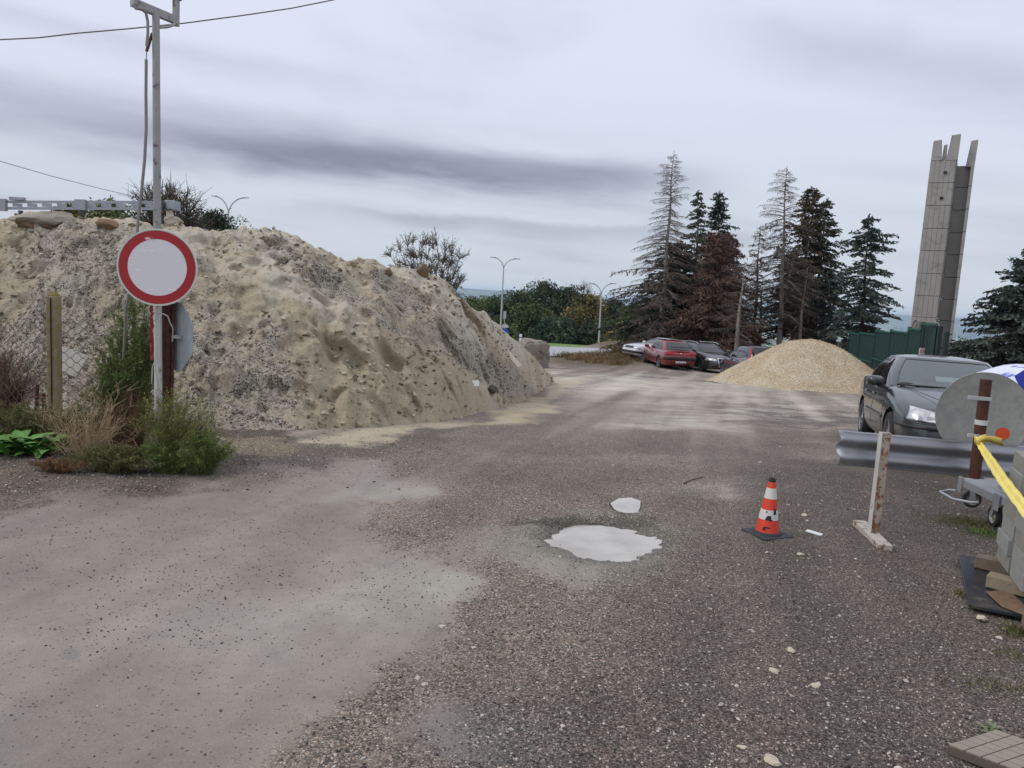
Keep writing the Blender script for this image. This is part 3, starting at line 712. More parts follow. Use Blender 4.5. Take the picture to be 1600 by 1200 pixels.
n3 = N.n('ShaderNodeTexNoise', {'Vector': co, 'Scale': 95.0, 'Detail': 4.0, 'Roughness': 0.7}).outputs[0]
sand = N.mix(ta, lin(190, 177, 151), lin(208, 200, 181))
sand = N.mix(N.smooth(n1, 0.52, 0.66), sand, lin(168, 152, 124))
sand = N.mix(N.m('MULTIPLY', N.smooth(n2, 0.56, 0.66), 0.5), sand, lin(124, 112, 92))
gritc = N.mix(N.smooth(n2, 0.45, 0.60), lin(200, 192, 174), lin(158, 149, 133))
vo = N.n('ShaderNodeTexVoronoi', {'Vector': co, 'Scale': 52.0}); vr = N.n('ShaderNodeSeparateColor', {0: vo.outputs['Color']}).outputs[0]
gritc = N.mix(N.smooth(N.m('ADD', vr, N.m('MULTIPLY', N.m('SUBTRACT', n1, .5), 1.6)), 0.74, 0.92), gritc, lin(88, 82, 75))
gritc = N.mix(N.smooth(vr, 0.12, 0.06), gritc, lin(198, 191, 178))
gm = N.smooth(N.m('ADD', ga, N.m('MULTIPLY', N.m('SUBTRACT', n1, 0.5), 2.4)), 0.1, 1.15)
c = N.mix(gm, sand, gritc)
f_ = N.m('ADD', 0.35, N.m('MULTIPLY', n3, 1.3))
N.set(b.inputs['Base Color'], N.mix(1.0, c, N.n('ShaderNodeCombineColor', {0: f_, 1: f_, 2: f_}).outputs[0], 'MULTIPLY'))
b.inputs['Roughness'].default_value = 0.95; b.inputs['Specular IOR Level'].default_value = 0.15
hh = N.m('ADD', N.m('MULTIPLY', n2, 1.0), N.m('ADD', N.m('MULTIPLY', n3, 0.45), N.m('MULTIPLY', N.m('MULTIPLY', vo.outputs['Distance'], gm), -0.6)))
bp = N.n('ShaderNodeBump', {'Height': hh, 'Strength': 1.0, 'Distance': 0.045}); N.set(b.inputs['Normal'], bp.outputs[0])
m_sand = mt
heap = fastmesh('sand_heap', np.stack([x, y, z], -1), pf, mt, True, vfl={'gr': grit.ravel(), 'tone': tone.ravel()})
tag(heap, 'long high heap of pale lumpy sand mixed with grey rubble behind the round sign', 'sand heap')
HX, HY, HZ_, HG, HS = x, y, z, grit, RS
def heap_at(u, v):
    px_, py_ = projectN(HX, HY, HZ_); k = np.argmin((px_-u)**2+(py_-v)**2+np.where(HS > 1.02, 1e6, 0))
    return Vector((HX.flat[k], HY.flat[k], HZ_.flat[k]))
# clods lying on it
def clods(name, n, cond, s0, s1, mat, lab, seed):
    rs = np.random.RandomState(seed); k = rs.randint(0, HX.size, n); k = k[(HS.flat[k] < 1.05) & (HS.flat[k] > 0.01)]
    k = k[rs.rand(len(k)) < cond(HG.flat[k], HX.flat[k], HY.flat[k])]
    s = s0+(s1-s0)*rs.rand(len(k))**3.2
    v, f, fv = stones(np.stack([HX.flat[k]+rs.normal(size=len(k))*0.02, HY.flat[k], HZ_.flat[k]+s*0.18], 1), s, 0.8)
    tag(fastmesh(name, v, f, mat, False, fval=fv), lab, kind='stuff')
clods('sand_clods', 14000, lambda g, x, y: (1-0.5*g)*sstep(.35,.6,fbm(x*1.7,y*1.7,3,6)), 0.012, 0.10, Mvar('clod_sand', lin(86, 78, 63), lin(148, 136, 113), 0.95, lin(190, 180, 158)), 'lumps of caked sand over the big heap', 1)
clods('rubble_bits', 14000, lambda g, x, y: 0.05+0.7*g*sstep(0.4, 0.65, fbm(x*2, y*2, 3, 5)), 0.012, 0.06, Mvar('clod_grit', lin(66, 61, 56), lin(156, 147, 132), 0.95, lin(196, 187, 170)), 'grey and black rubble bits over the big heap', 2)
m_slab = M('pale_slab', lin(152, 144, 130), 0.9, var=0.25, scale=6, bump=0.4, bscale=30)
m_brn = M('brown_crust', lin(118, 96, 72), 0.95, var=0.3, scale=8, bump=0.5, bscale=25)
for i, (u, v, d_, sz, rt, mt_, nm, lab) in enumerate([
    (66, 341, 0, (0.85, 0.5, 0.26), (0.15, -0.1, 0.2), m_slab, 'slab_chunk', 'broad pale slab chunk on top of the heap at far left'),
    (40, 349, 0, (0.42, 0.4, 0.24), (0.1, 0.3, 0.4), m_brn, 'crust_chunk', 'brown crust lump under the pale slab chunk on the heap top'),
    (73, 351, 0, (0.26, 0.2, 0.26), (0.3, 0.4, 0), m_brn, 'crust_chunk', 'small upright brown crust lump on heap top beneath the grey boom'),
    (172, 352, 0, (0.52, 0.35, 0.2), (0, 0.35, 0.2), m_brn, 'crust_chunk', 'long brown crust lump on the heap top left of the round sign'),
    (270, 345, 0, (0.40, 0.34, 0.30), (0.1, 0.3, 0.5), m_slab, 'boulder', 'grey boulder on the heap top just right of the tall pole'),
    (659, 425, 0, (0.30, 0.26, 0.34), (0, 0, 0.4), m_brn, 'crust_chunk', 'pointed brown lump on the second hump in front of the bare shrub'),
    (605, 424, 0, (0.18, 0.16, 0.16), (0, 0.3, 0.4), m_brn, 'crust_chunk', 'little brown lump left of the pointed one on the heap skyline')]):
    p = heap_at(u, v+6); o = rock_mesh(nm, mt_, sz, 300+i, 3, 0.3); o.location = p+Vector((0, 0.05, sz[2]*0.22)); o.rotation_euler = rt; tag(o, lab, 'rock')
for i, (u, v, sz, lab) in enumerate([(412, 668, (0.30, 0.16, 0.13), 'flat brown stone at the foot of the heap right of the bush'), (330, 655, (0.32, 0.3, 0.34), 'big pale boulder half hidden behind the bush by the sign'),
        (345, 690, (0.16, 0.12, 0.09), 'small tan stone beside the low green weeds'), (498, 664, (0.14, 0.1, 0.1), 'tan clod at the foot of the heap middle'), (838, 611, (0.2, 0.16, 0.12), 'dark clod at the right foot of the heap'), (768, 613, (0.26, 0.2, 0.2), 'dark grey stone low on the right half of the heap'), (585, 667, (0.2, 0.14, 0.12), 'grey clod on the sandy edge of the heap')]):
    p = G(u, v) if i not in (5,) else heap_at(u, v); o = rock_mesh('rock', m_brn if i in (0, 3) else (M('dark_stone', lin(84, 78, 72), 0.9, var=0.3) if i in (4, 5) else m_slab), sz, 330+i, 3, 0.28)
    o.location = p+Vector((0, 0, sz[2]*0.25)); o.rotation_euler = (0, 0, i); tag(o, lab, 'rock')
p = heap_at(743, 606); mb = MB(); random.seed(3)
mb.grid([[(i*0.03-0.06+random.uniform(-.008, .008), 0.01*random.random()-0.012*j, j*0.028+0.02*random.random()) for i in range(5)] for j in range(4)])
o = mb.obj('paper_scrap', M('paper', lin(235, 235, 232), 0.8, var=0.05), solid=0.002); o.location = p+Vector((0, -0.05, 0.03)); o.rotation_euler = (-0.7, 0, 0.2); tag(o, 'crumpled white paper scrap low on the sand heap', 'paper scrap')
p = heap_at(803, 565); mb = MB().box((0, 0, 0), (0.10, 0.03, 0.4), Matrix.Rotation(-0.7, 3, 'Y')); o = mb.obj('pale_board', M('pale_board_m', lin(205, 198, 180), 0.8), bevel=0.004); o.location = p+Vector((0, -0.1, 0.05)); o.rotation_euler = (-0.6, 0, 0); tag(o, 'short pale board lying on the right shoulder of the heap', 'board')

# concrete block at the end of the heap
p0 = G(836, 574); mc_old = M('old_concrete', lin(136, 128, 118), 0.92, var=0.35, scale=3, bump=0.6, bscale=14, col2=lin(98, 92, 84), thresh=(0.5, 0.62))
bmc = bmesh.new(); bmesh.ops.create_cube(bmc, size=1.0); bmesh.ops.subdivide_edges(bmc, edges=bmc.edges[:], cuts=14, use_grid_fill=True)
from mathutils import noise as _mn
for v_ in bmc.verts:
    c_ = v_.co; r_e = max(0, abs(c_.x)-.40)+max(0, abs(c_.y)-.40)+max(0, c_.z-.38); c_ *= (1-.55*r_e*r_e*6)
    v_.co = Vector((c_.x*1.3*(1-.10*(c_.z+.5)), c_.y*1.1, c_.z*1.25))+Vector((1, 1, 1))*0
    nn_ = _mn.fractal(v_.co*2.2+Vector((9, 4, 1)), 1.0, 2.0, 5)*.07; v_.co += v_.co.normalized()*nn_
me_ = bpy.data.meshes.new('concrete_block'); bmc.to_mesh(me_); bmc.free(); me_.materials.append(mc_old); o = bpy.data.objects.new('concrete_block', me_); COL.objects.link(o)
o.location = (p0.x-0.1, p0.y+0.5, p0.z+0.52); o.rotation_euler = (0.03, 0.02, 0.35)
tag(o, 'rough grey concrete block at the right end of the sand heap', 'concrete block')

# ================================================================== GRAVEL HEAP (right)
pc = G(1240, 585); cx0, cy0 = None, None
L_ = G(1128, 598); Cx = P(1272, 531, L_.y+0.6); GC = Vector((Cx.x, L_.y+0.9, 0)); gz0 = Hf(GC.x, GC.y)
GH = P(1272, 531, GC.y).z-gz0; GR = (GC-L_).to_2d().length*1.0
th = np.linspace(0, 2*math.pi, 220, endpoint=False); rr = np.linspace(0, 1, 90)
RR, TH = np.meshgrid(rr, th, indexing='ij')
Rth = GR*(1+0.05*np.sin(2*TH+1)+0.03*np.sin(5*TH))
gx = GC.x+RR*Rth*np.cos(TH); gy = GC.y+RR*Rth*np.sin(TH)*0.95
prof = np.clip(1.0*(1-RR), 0, 9); prof = np.where(prof > 0.64, 0.64+0.19*(1-np.exp(-(prof-0.64)/0.19)), prof)
prof = prof/prof.max(); prof = np.maximum(prof, 0)*(1-np.exp(-(1-RR)*14))
gzz = H(gx, gy)-0.03+GH*prof+0.03+0.05*(fbm(gx*1.3, gy*1.3, 4, 120)-0.5)*np.clip((1-RR)*6, 0, 1)+0.012*(fbm(gx*18, gy*18, 3, 121)-0.5)
gv = np.stack([gx, gy, gzz], -1).reshape(-1, 3); nth = len(th)
idx = np.arange(gv.shape[0]).reshape(RR.shape); nx_ = np.roll(idx, -1, 1)
gf2 = np.stack([idx[:-1], nx_[:-1], nx_[1:], idx[1:]], -1).reshape(-1, 4)
mt, N, b = newmat('ochre_gravel')
co = N.n('ShaderNodeNewGeometry').outputs['Position']
v1 = N.n('ShaderNodeTexVoronoi', {'Vector': co, 'Scale': 45.0}); r1 = N.n('ShaderNodeSeparateColor', {0: v1.outputs['Color']}).outputs[0]
n1 = N.n('ShaderNodeTexNoise', {'Vector': co, 'Scale': 1.6, 'Detail': 5.0}).outputs[0]; n2 = N.n('ShaderNodeTexNoise', {'Vector': co, 'Scale': 16.0, 'Detail': 6.0, 'Roughness': .7}).outputs[0]
c = N.mix(N.smooth(n1, 0.4, 0.62), lin(198, 180, 150), lin(208, 194, 168)); k = N.m('MULTIPLY', N.ramp(r1, [(0, 0.5), (0.3, 0.85), (0.8, 1.1), (1, 1.35)]), N.m('ADD', 0.75, N.m('MULTIPLY', n2, 0.5)))
N.set(b.inputs['Base Color'], N.mix(1.0, c, N.n('ShaderNodeCombineColor', {0: k, 1: k, 2: k}).outputs[0], 'MULTIPLY')); b.inputs['Roughness'].default_value = 0.95; b.inputs['Specular IOR Level'].default_value = .15
bp = N.n('ShaderNodeBump', {'Height': N.m('ADD', N.m('MULTIPLY', v1.outputs['Distance'], -1.0), n2), 'Strength': 1.0, 'Distance': 0.03}); N.set(b.inputs['Normal'], bp.outputs[0])
tag(fastmesh('gravel_heap', gv, gf2, mt, True), 'smooth cone shaped heap of ochre gravel in front of the conifers', 'gravel heap')
rs = np.random.RandomState(4); k = rs.randint(0, len(gv), 9000); s = 0.012+0.035*rs.rand(len(k))**3
v, f, fv = stones(gv[k]+np.stack([rs.normal(size=len(k))*.03, rs.normal(size=len(k))*.03, s*0.2], 1), s, 0.8)
tag(fastmesh('ochre_stones', v, f, Mvar('ochre_stone', lin(150, 124, 88), lin(196, 172, 134), 0.9, lin(222, 208, 178)), False, fval=fv), 'loose ochre stones on the gravel heap', kind='stuff')

# ================================================================== TOWER
TD = 82.0
def base_z(px, d):
    q = base_at(px, d); return q
tb = base_at(1438, TD); tzt = P(1498, 212, TD).z
tw = empty('monument_tower', 'tall grey ribbed concrete monument tower with jagged pronged top beyond the green fence', 'tower', (tb.x, tb.y, tb.z), math.radians(-31))
Ht = tzt-tb.z
m_cc = M('tower_concrete', lin(150, 147, 141), 0.9, var=0.3, scale=0.5, bump=0.3, bscale=4, col2=lin(126, 123, 117), thresh=(0.5, 0.68))
m_cd = M('tower_concrete_shaded', lin(142, 140, 134), 0.9, var=0.3, scale=0.5, bump=0.3, bscale=4)  # slightly darker copy: shade of side and recess put into the concrete's colour
px2m = TD/1180
seg_top = [250, 285, 321, 357, 392, 428, 463, 497, 535, 572]   # joints read down the left face
def zrow(v, u=1465): return P(u, v, TD).z-tb.z
zs = [zrow(v) for v in seg_top]+[-0.3]
WA = 34*px2m; 
for r in range(len(zs)-1):
    z1, z0 = zs[r]-0.02, zs[r+1]+0.02
    tpr = 1+0.010*(len(zs)-r)*0
    core = MB().box((WA/2-1.35, 1.3, (z0+z1)/2), (WA-0.12, 2.3, z1-z0+0.04)); core.obj('segment_core', m_cd, tw)
    n = 5
    for i in range(n):
        w_ = WA/n; mb = MB().box((-1.35+w_*(i+0.5), 0.10, (z0+z1)/2), (w_-0.015, 0.22, z1-z0-0.01)); mb.obj('panel', m_cc, tw, bevel=0.02)
    mb = MB().box((WA-1.35+0.02, 1.3, (z0+z1)/2), (0.16, 2.2, z1-z0-0.02)); mb.obj('panel', m_cd, tw, bevel=0.02)
    # second shaft, set back
    if r >= 0:
        mb = MB().box((WA-1.35+0.78, 2.75, (z0+z1)/2-0.25), (1.35, 1.6, z1-z0-0.02)); mb.obj('rear_segment', m_cd, tw, bevel=0.02)
        mb = MB().box((WA-1.35+1.52, 2.2, (z0+z1)/2-0.25), (0.24, 2.6, z1-z0-0.02)); mb.obj('panel', m_cc, tw, bevel=0.02)
def prong(x0, x1, y0, y1, zb, zt, tp, nm='prong'):
    mb = MB(); vs = [(x0, y0, zb), (x1, y0, zb), (x1, y1, zb), (x0, y1, zb)]
    cx_ = (x0+x1)/2+tp; hw = (x1-x0)/2*0.78
    vs += [(cx_-hw, y0+0.05, zt), (cx_+hw, y0+0.05, zt+0.1), (cx_+hw, y1-0.1, zt+0.1), (cx_-hw, y1-0.1, zt)]
    mb.add(vs, [(3, 2, 1, 0), (4, 5, 6, 7), (0, 1, 5, 4), (1, 2, 6, 5), (2, 3, 7, 6), (3, 0, 4, 7)]); mb.obj(nm, m_cc, tw, bevel=0.02)
zt0 = zs[0]+0.02
MB().box((WA-1.35+0.95, 2.9, (zs[0]-0.5)/2), (1.4, 1.0, zs[0]-0.4)).obj('rear_core', m_cd, tw)
prong(-1.33, -0.35, 0, 0.9, zt0, zrow(218, 1461), -0.08)
prong(WA-1.35-0.95, WA-1.35+0.1, 0.0, 1.0, zt0, zrow(212, 1492), 0.15)
prong(WA-1.35-1.35, WA-1.35-0.96, 0.3, 1.2, zt0, zrow(226, 1484), 0.0)
prong(WA-1.35+0.88, WA-1.35+1.66, 1.2, 2.9, zt0-0.55, zrow(220, 1515), 0.15)
for (a_, zz) in ((0.45, zs[0]-1.25), (0.4, zs[1]-1.6)):
    MB().box((a_-0.3, -0.04, zz), (0.3, 0.14, 0.26)).obj('vent_hole', M('black_hole', (0.02, 0.02, 0.02), 0.9), tw)
for k_ in range(7):   # weathered relief arcs near the foot
    a0 = -0.9+k_*0.33
    MB().tube([(a0+0.38*math.cos(t_), -0.06, zs[7]-1.5+1.15*math.sin(t_)*(0.9 if k_ else 1.05)) for t_ in np.linspace(0.3, 3.0, 9)], 0.07, 6).obj('relief_carving', m_cd, tw)

# ================================================================== GREEN PANEL FENCE + GATE
m_grn = M('green_paint', lin(16, 50, 46), 0.45, var=0.2, scale=2); m_grd = M('green_paint_dark', lin(10, 36, 33), 0.5, var=0.2, scale=2)
FE = [(1328, 40, 525), (1345, 37.6, 523), (1369, 34.6, 524), (1393, 31.8, 520.5), (1421, 29.2, 521), (1441, 27.6, 516), (1463, 26.0, 508)]
fn = empty('panel_fence', 'dark green metal panel fence stepping up towards the tower gate', 'fence', tuple(base_at(1400, 31)))
fn.rotation_euler = (0, 0, 0)
def childof(o, par): o.parent = par; o.matrix_parent_inverse = Matrix.Translation(-par.location); return o
for i in range(len(FE)-1):
    (u0, d0, v0), (u1, d1, v1) = FE[i], FE[i+1]
    a = P(u0, v0, d0); b_ = P(u1, v1, d1); zt_ = (b_.z if i >= 2 else b_.z)
    A = Vector((a.x, a.y, Hf(a.x, a.y))); B = Vector((b_.x, b_.y, Hf(b_.x, b_.y)))
    zb_ = min(A.z, B.z)-0.05; dr = (B-A); dr.z = 0; L = dr.length; dr.normalize(); nr_ = Vector((-dr.y, dr.x, 0))
    mb = MB(); n = int(L/0.12); rows = [[], []]
    for k in range(n*2+1):
        q = A+dr*(L*k/(n*2))+nr_*(0.018 if (k//2) % 2 else -0.018)
        rows[0].append((q.x, q.y, zb_)); rows[1].append((q.x, q.y, zt_))
    mb.grid(rows); childof(mb.obj('sheet_panel', m_grn, solid=0.004), fn)
    for zz, hh in ((zt_+0.01, 0.07), (zt_-1.25, 0.05), (zb_+0.3, 0.05)):
        m2 = MB(); m2.bar((A.x-nr_.x*0.05, A.y-nr_.y*0.05, zz), (B.x-nr_.x*0.05, B.y-nr_.y*0.05, zz), 0.05, hh)
        childof(m2.obj('rail', M('green_rail', lin(40, 92, 84), 0.4, var=0.15), bevel=0), fn)
    childof(MB().box((A.x, A.y, (zb_+zt_)/2+0.03), (0.09, 0.09, zt_-zb_+0.1)).obj('post', m_grd), fn)
gp = base_at(1470, 25.6)
# gate: narrow taller leaf and post
a = P(1441, 509, 27.3); b_ = P(1465, 510, 26.0)
gt = empty('metal_gate', 'tall narrow dark green metal gate leaf at the near end of the fence', 'gate', (a.x, a.y, Hf(a.x, a.y)))
A = Vector((a.x, a.y-0.15, Hf(a.x, a.y))); B = Vector((b_.x, b_.y-0.15, Hf(b_.x, b_.y))); zt_ = a.z
mb = MB().bar(((A+B)/2+Vector((0, 0, 0.3))), Vector(((A.x+B.x)/2, (A.y+B.y)/2, zt_)), 0.001, 0.001)
mb = MB(); dr = (B-A); dr.z = 0; L = dr.length; dr.normalize()
mb.grid([[tuple(A+dr*(L*k/24)+Vector((-dr.y, dr.x, 0))*(0.015 if k % 2 else -0.015)+Vector((0, 0, zz-A.z))) for k in range(25)] for zz in (A.z+0.1, zt_)])
childof(mb.obj('gate_sheet', m_grd, solid=0.004), gt)
for q, w_ in ((A, 0.07), (B, 0.12)): childof(MB().box((q.x, q.y-0.03, (q.z+zt_)/2), (w_, w_, zt_-q.z+0.08)).obj('gate_stile', m_grd), gt)
for zz in (zt_, zt_-1.3, A.z+0.25): childof(MB().bar((A.x, A.y-0.04, zz), (B.x, B.y-0.04, zz), 0.05, 0.07).obj('gate_rail', m_grn), gt)
q = P(1480, 518, 25.3); z0_ = Hf(q.x, q.y)
po = empty('gate_post', 'lone thick dark green gate post standing right of the gate', 'post', (q.x, q.y, z0_))
childof(MB().box((q.x, q.y, (q.z+z0_)/2), (0.13, 0.13, q.z-z0_)).obj('shaft', m_grd, bevel=0.01), po)
childof(MB().box((q.x+0.1, q.y, q.z-0.09), (0.1, 0.05, 0.05)).obj('hinge_pin', m_grd), po)
# white notice on the fence
q = P(1440, 552, 26.2); sg = empty('notice_sign', 'white notice with red marks fixed to the green fence above the car roof', 'sign', tuple(q)); sg.rotation_euler = (0, 0, 0.35)
MB().box((0, 0, 0), (0.24, 0.015, 0.36)).obj('plate', M('sign_white', lin(228, 226, 222), 0.5, var=0.06), sg)
mrd = M('sign_red', lin(190, 40, 45), 0.5, var=0.1)
for sx, g0, g1 in ((-0.05, 0.5, 5.8), (0.055, -2.6, 2.7)):
    MB().tube([(sx+0.036*math.cos(t_), -0.014, 0.075+0.045*math.sin(t_)) for t_ in np.linspace(g0, g1, 10)], 0.010, 5).obj('red_letter', mrd, sg)
for k_ in range(4): MB().box((random.uniform(-.01, .01), -0.010, -0.03-0.035*k_), (0.16-0.02*(k_ % 2), 0.004, 0.008)).obj('text_line', M('sign_grey', lin(150, 150, 150), 0.6), sg)
# thin wire fence at far right
wf = empty('wire_fence', 'thin green wire mesh fence with slim posts above the brown grass', 'fence', tuple(base_at(1540, 44)))
prev = None
for (u, v, d) in ((1480, 531, 46), (1503, 532, 45), (1523, 533, 43.5), (1543, 538, 42), (1562, 541, 41), (1592, 545, 39), (1640, 548, 36), (1700, 552, 33)):
    q = P(u, v, d); z0_ = Hf(q.x, q.y)
    childof(MB().box((q.x, q.y, (q.z+z0_)/2), (0.07, 0.07, q.z-z0_)).obj('post', m_grd), wf)
    if prev is not None:
        mb = MB(); a_, za = prev
        for k in range(6):
            f_ = k/5; mb.bar((a_.x, a_.y, za+(a_.z-za)*f_*0.97+0.03), (q.x, q.y, z0_+(q.z-z0_)*f_*0.97+0.03), 0.012, 0.012)
        for k in range(1, 20):
            f_ = k/20; x_ = a_.x+(q.x-a_.x)*f_; y_ = a_.y+(q.y-a_.y)*f_; zt1 = a_.z+(q.z-a_.z)*f_; zb1 = za+(z0_-za)*f_
            mb.bar((x_, y_, zb1), (x_, y_, zt1), 0.007, 0.007)
        childof(mb.obj('mesh_panel', m_grn), wf)
    prev = (q, z0_)

# ================================================================== TREES
def conifer(name, label, bx, by, top, d, rad_px, style, seed, lean=0.0, group='conifers beyond the parked cars', cb=0.06, nb=150, trunk_r=0.16, bare_top=0.0, fol=1.0, droop=0.25, colf=('spruce_dark',), shape=0.85, pale_trunk=False):
    rs = np.random.RandomState(seed)
    b_ = base_at(bx, d); tp = P(top[0], top[1], d); h = tp.z-b_.z; r = rad_px*d/1180*1.22; nb = int(nb*1.5)
    tr = empty(name, label, 'tree', (b_.x, b_.y, b_.z-0.1), 0, group)
    lx = (tp.x-b_.x)
    def ax(z): return np.array([lx*(z/h)+0.05*math.sin(z*1.3+seed)*min(1, z/2), 0.05*math.cos(z*1.1+seed), z])
    mb = MB(); zz = np.linspace(0, h, 14); mb.tube([tuple(ax(z_)) for z_ in zz], [max(trunk_r*(1-z_/h)**0.85, 0.015)*(1.25 if z_ < 0.5 else 1) for z_ in zz], 7)
    mb.obj('trunk', M('bark_pale', lin(136, 130, 122), 0.95, var=0.35, scale=5, bump=0.6, bscale=20) if pale_trunk else M('bark_dark', lin(76, 66, 58), 0.95, var=0.35, scale=5, bump=0.6, bscale=20), tr, smooth=True)
    S0, S1, Ra, Rb = [], [], [], []; LC, LD, LS = [], [], []
    for i in range(nb):
        t = cb+(0.985-cb)*((i+rs.rand()*0.6)/nb); z0 = t*h
        q = (1-t)/(1-cb); L = r*(q**shape)*(0.62+0.5*rs.rand())+0.10*(1+rs.rand())
        if t < cb+0.1: L *= 0.75
        az_ = i*2.399+rs.rand()*0.9; dx, dy = math.cos(az_), math.sin(az_)
        L *= (1.0 if rs.rand() > 0.12 else 0.45)*(0.62+0.75*float(vnoise(math.cos(az_)*1.4+seed*3.1, t*9+math.sin(az_)*1.4, seed)))
        if rs.rand() < 0.5*float(vnoise(t*14, az_, seed+5)): continue

        up = (0.30 if t > 0.75 else 0.02)+0.15*rs.randn()*0.5; a0 = ax(z0); npt = 6; pts = []
        for k in range(npt):
            s = k/(npt-1); pts.append(a0+np.array([dx*L*s, dy*L*s, L*(up*s-droop*s*s+0.12*droop*4*max(0, s-0.6)**2)]))
        br = 0.012+0.012*L
        for k in range(npt-1):
            S0.append(pts[k]); S1.append(pts[k+1]); Ra.append(br*(1-k/npt)); Rb.append(br*(1-(k+1)/npt))
        foliated = fol > 0 and t < 1-bare_top and rs.rand() < min(1, fol+0.25)
        ntw = int(5+L*7.5)
        for k in range(ntw):
            s = 0.15+0.85*(k+rs.rand())/ntw; j = min(int(s*(npt-1)), npt-2); fr = s*(npt-1)-j; p_ = pts[j]*(1-fr)+pts[j+1]*fr
            sg_ = 1 if k % 2 else -1; ang = az_+sg_*(0.75+0.3*rs.rand()); tl = (0.16+0.34*L*(1-s*0.75))*(0.6+0.6*rs.rand())*(0.75 if style == 'twig' else 1)
            dv = np.array([math.cos(ang), math.sin(ang), -0.25-0.45*rs.rand() if style != 'live' else -0.12-0.3*rs.rand()])
            e_ = p_+dv*tl; S0.append(p_); S1.append(e_); Ra.append(0.009); Rb.append(0.004)
            if style == 'twig' or (style == 'dead' and rs.rand() < .6):
                for _ in range(2):
                    ss = rs.rand(); pp = p_+dv*tl*ss; dd = np.array([rs.randn()*0.4, rs.randn()*0.4, -0.7]); S0.append(pp); S1.append(pp+dd*0.16*(0.5+rs.rand())); Ra.append(0.006); Rb.append(0.003)
            if foliated and rs.rand() < (0.95 if style == 'live' else fol):
                n = max(2, int(tl/0.10))
                for m_ in range(n):
                    ss = (m_+rs.rand())/n; LC.append(p_+dv*tl*ss+rs.randn(3)*0.035); LD.append(dv+rs.randn(3)*0.45); LS.append((0.20+0.18*rs.rand())*(1.0 if style == 'live' else 0.85))
        if foliated and style == 'live':
            for k in range(int(L*9)+3):
                s = 0.1+0.9*rs.rand(); j = min(int(s*(npt-1)), npt-2); fr = s*(npt-1)-j; p_ = pts[j]*(1-fr)+pts[j+1]*fr
                LC.append(p_+rs.randn(3)*0.06); LD.append(np.array([dx, dy, 0.0])+rs.randn(3)*0.5); LS.append(0.16+0.16*rs.rand())
    if LC and style == 'live' and bare_top < 0.2:   # leader tuft
        for _ in range(26):
            z_ = h*(0.95+0.055*rs.rand()); LC.append(ax(z_)+rs.randn(3)*0.05); LD.append(rs.randn(3)*0.5+np.array([0, 0, 1.0])); LS.append(0.2)
    v, f = segs(S0, S1, Ra, Rb, 3)
    mb_ = M('twig_grey', lin(92, 84, 76), 0.95, var=0.3, scale=3) if style != 'live' else M('bark_dark', lin(76, 66, 58), 0.95)
    o = fastmesh('branches', v, f, mb_, False, parent=tr)
    if LC:
        LC = np.array(LC); LD = np.array(LD); LS = np.array(LS)
        v, f = leaf_quads(LC, LS, 0.34, LD)
        var = np.clip(0.5+0.9*(fbm(LC[:, 0]*0.9+seed, LC[:, 2]*0.9+LC[:, 1]*0.5, 3, seed)-0.5)+0.30*(rs.rand(len(LC))-0.5), 0, 1)
        cols = {'spruce_dark': (lin(34, 42, 34), lin(62, 70, 54), lin(102, 106, 88)), 'spruce_blue': (lin(34, 44, 40), lin(62, 74, 66), lin(106, 116, 104)), 'needle_brown': (lin(60, 44, 38), lin(96, 72, 60), lin(124, 98, 82)), 'needle_grey': (lin(54, 48, 42), lin(86, 78, 68), lin(116, 106, 92)), 'spruce_mixed': (lin(42, 44, 34), lin(76, 70, 54), lin(108, 94, 76))}[colf[0]]
        fastmesh('foliage', v, f, Mvar(colf[0], cols[0], cols[1], 0.8, cols[2]), False, fval=var, parent=tr)
    return tr
C = conifer
C('spruce_tree', 'tallest conifer, bare grey spruce skeleton at the left of the group', 1030, 540, (1053, 233), 52, 88, 'twig', 1, nb=190, trunk_r=0.22, fol=0.5, colf=('needle_grey',), bare_top=0.55, droop=0.22, pale_trunk=True)
C('spruce_tree', 'dark green spruce spreading low behind the bare spruce skeleton', 1034, 540, (1064, 375), 54, 84, 'live', 2, nb=150, colf=('spruce_dark',), shape=0.7)
C('spruce_tree', 'slender dark spruce just right of the bare skeleton', 1084, 540, (1092, 296), 56, 44, 'live', 3, nb=130, colf=('spruce_dark',), fol=0.85)
C('spruce_tree', 'dense dark pointed spruce above the brown dead trees', 1118, 540, (1125, 297), 57, 56, 'live', 4, nb=180, colf=('spruce_blue',))
C('dead_fir', 'dense red brown dead fir behind the black estate car, left peak', 1100, 542, (1120, 356), 49, 66, 'dead', 5, nb=170, fol=0.95, colf=('needle_brown',), shape=0.62)
C('dead_fir', 'red brown dead fir merging on the right of the first one', 1132, 542, (1142, 360), 50, 46, 'dead', 6, nb=150, fol=0.9, colf=('needle_brown',), shape=0.6)
C('dead_tree', 'leaning pale bare trunk in front of the brown dead firs', 1147, 548, (1164, 405), 46, 40, 'twig', 7, nb=34, fol=0.0, trunk_r=0.17, cb=0.25, pale_trunk=True, droop=0.1, shape=0.3)
C('spruce_tree', 'sparse brownish dying conifer in the gap between both tall groups', 1176, 540, (1188, 350), 53, 30, 'dead', 8, nb=80, fol=0.35, colf=('needle_grey',), shape=0.5)
C('spruce_tree', 'thin dark half bare conifer low in the gap', 1185, 540, (1192, 440), 55, 28, 'dead', 18, nb=60, fol=0.3, colf=('spruce_mixed',), shape=0.5)
C('spruce_tree', 'tall bare topped spruce with pale trunk in the middle', 1217, 545, (1229, 256), 50, 50, 'twig', 9, nb=150, fol=0.35, colf=('needle_grey',), bare_top=0.25, cb=0.22, trunk_r=0.2, pale_trunk=True, shape=0.55)
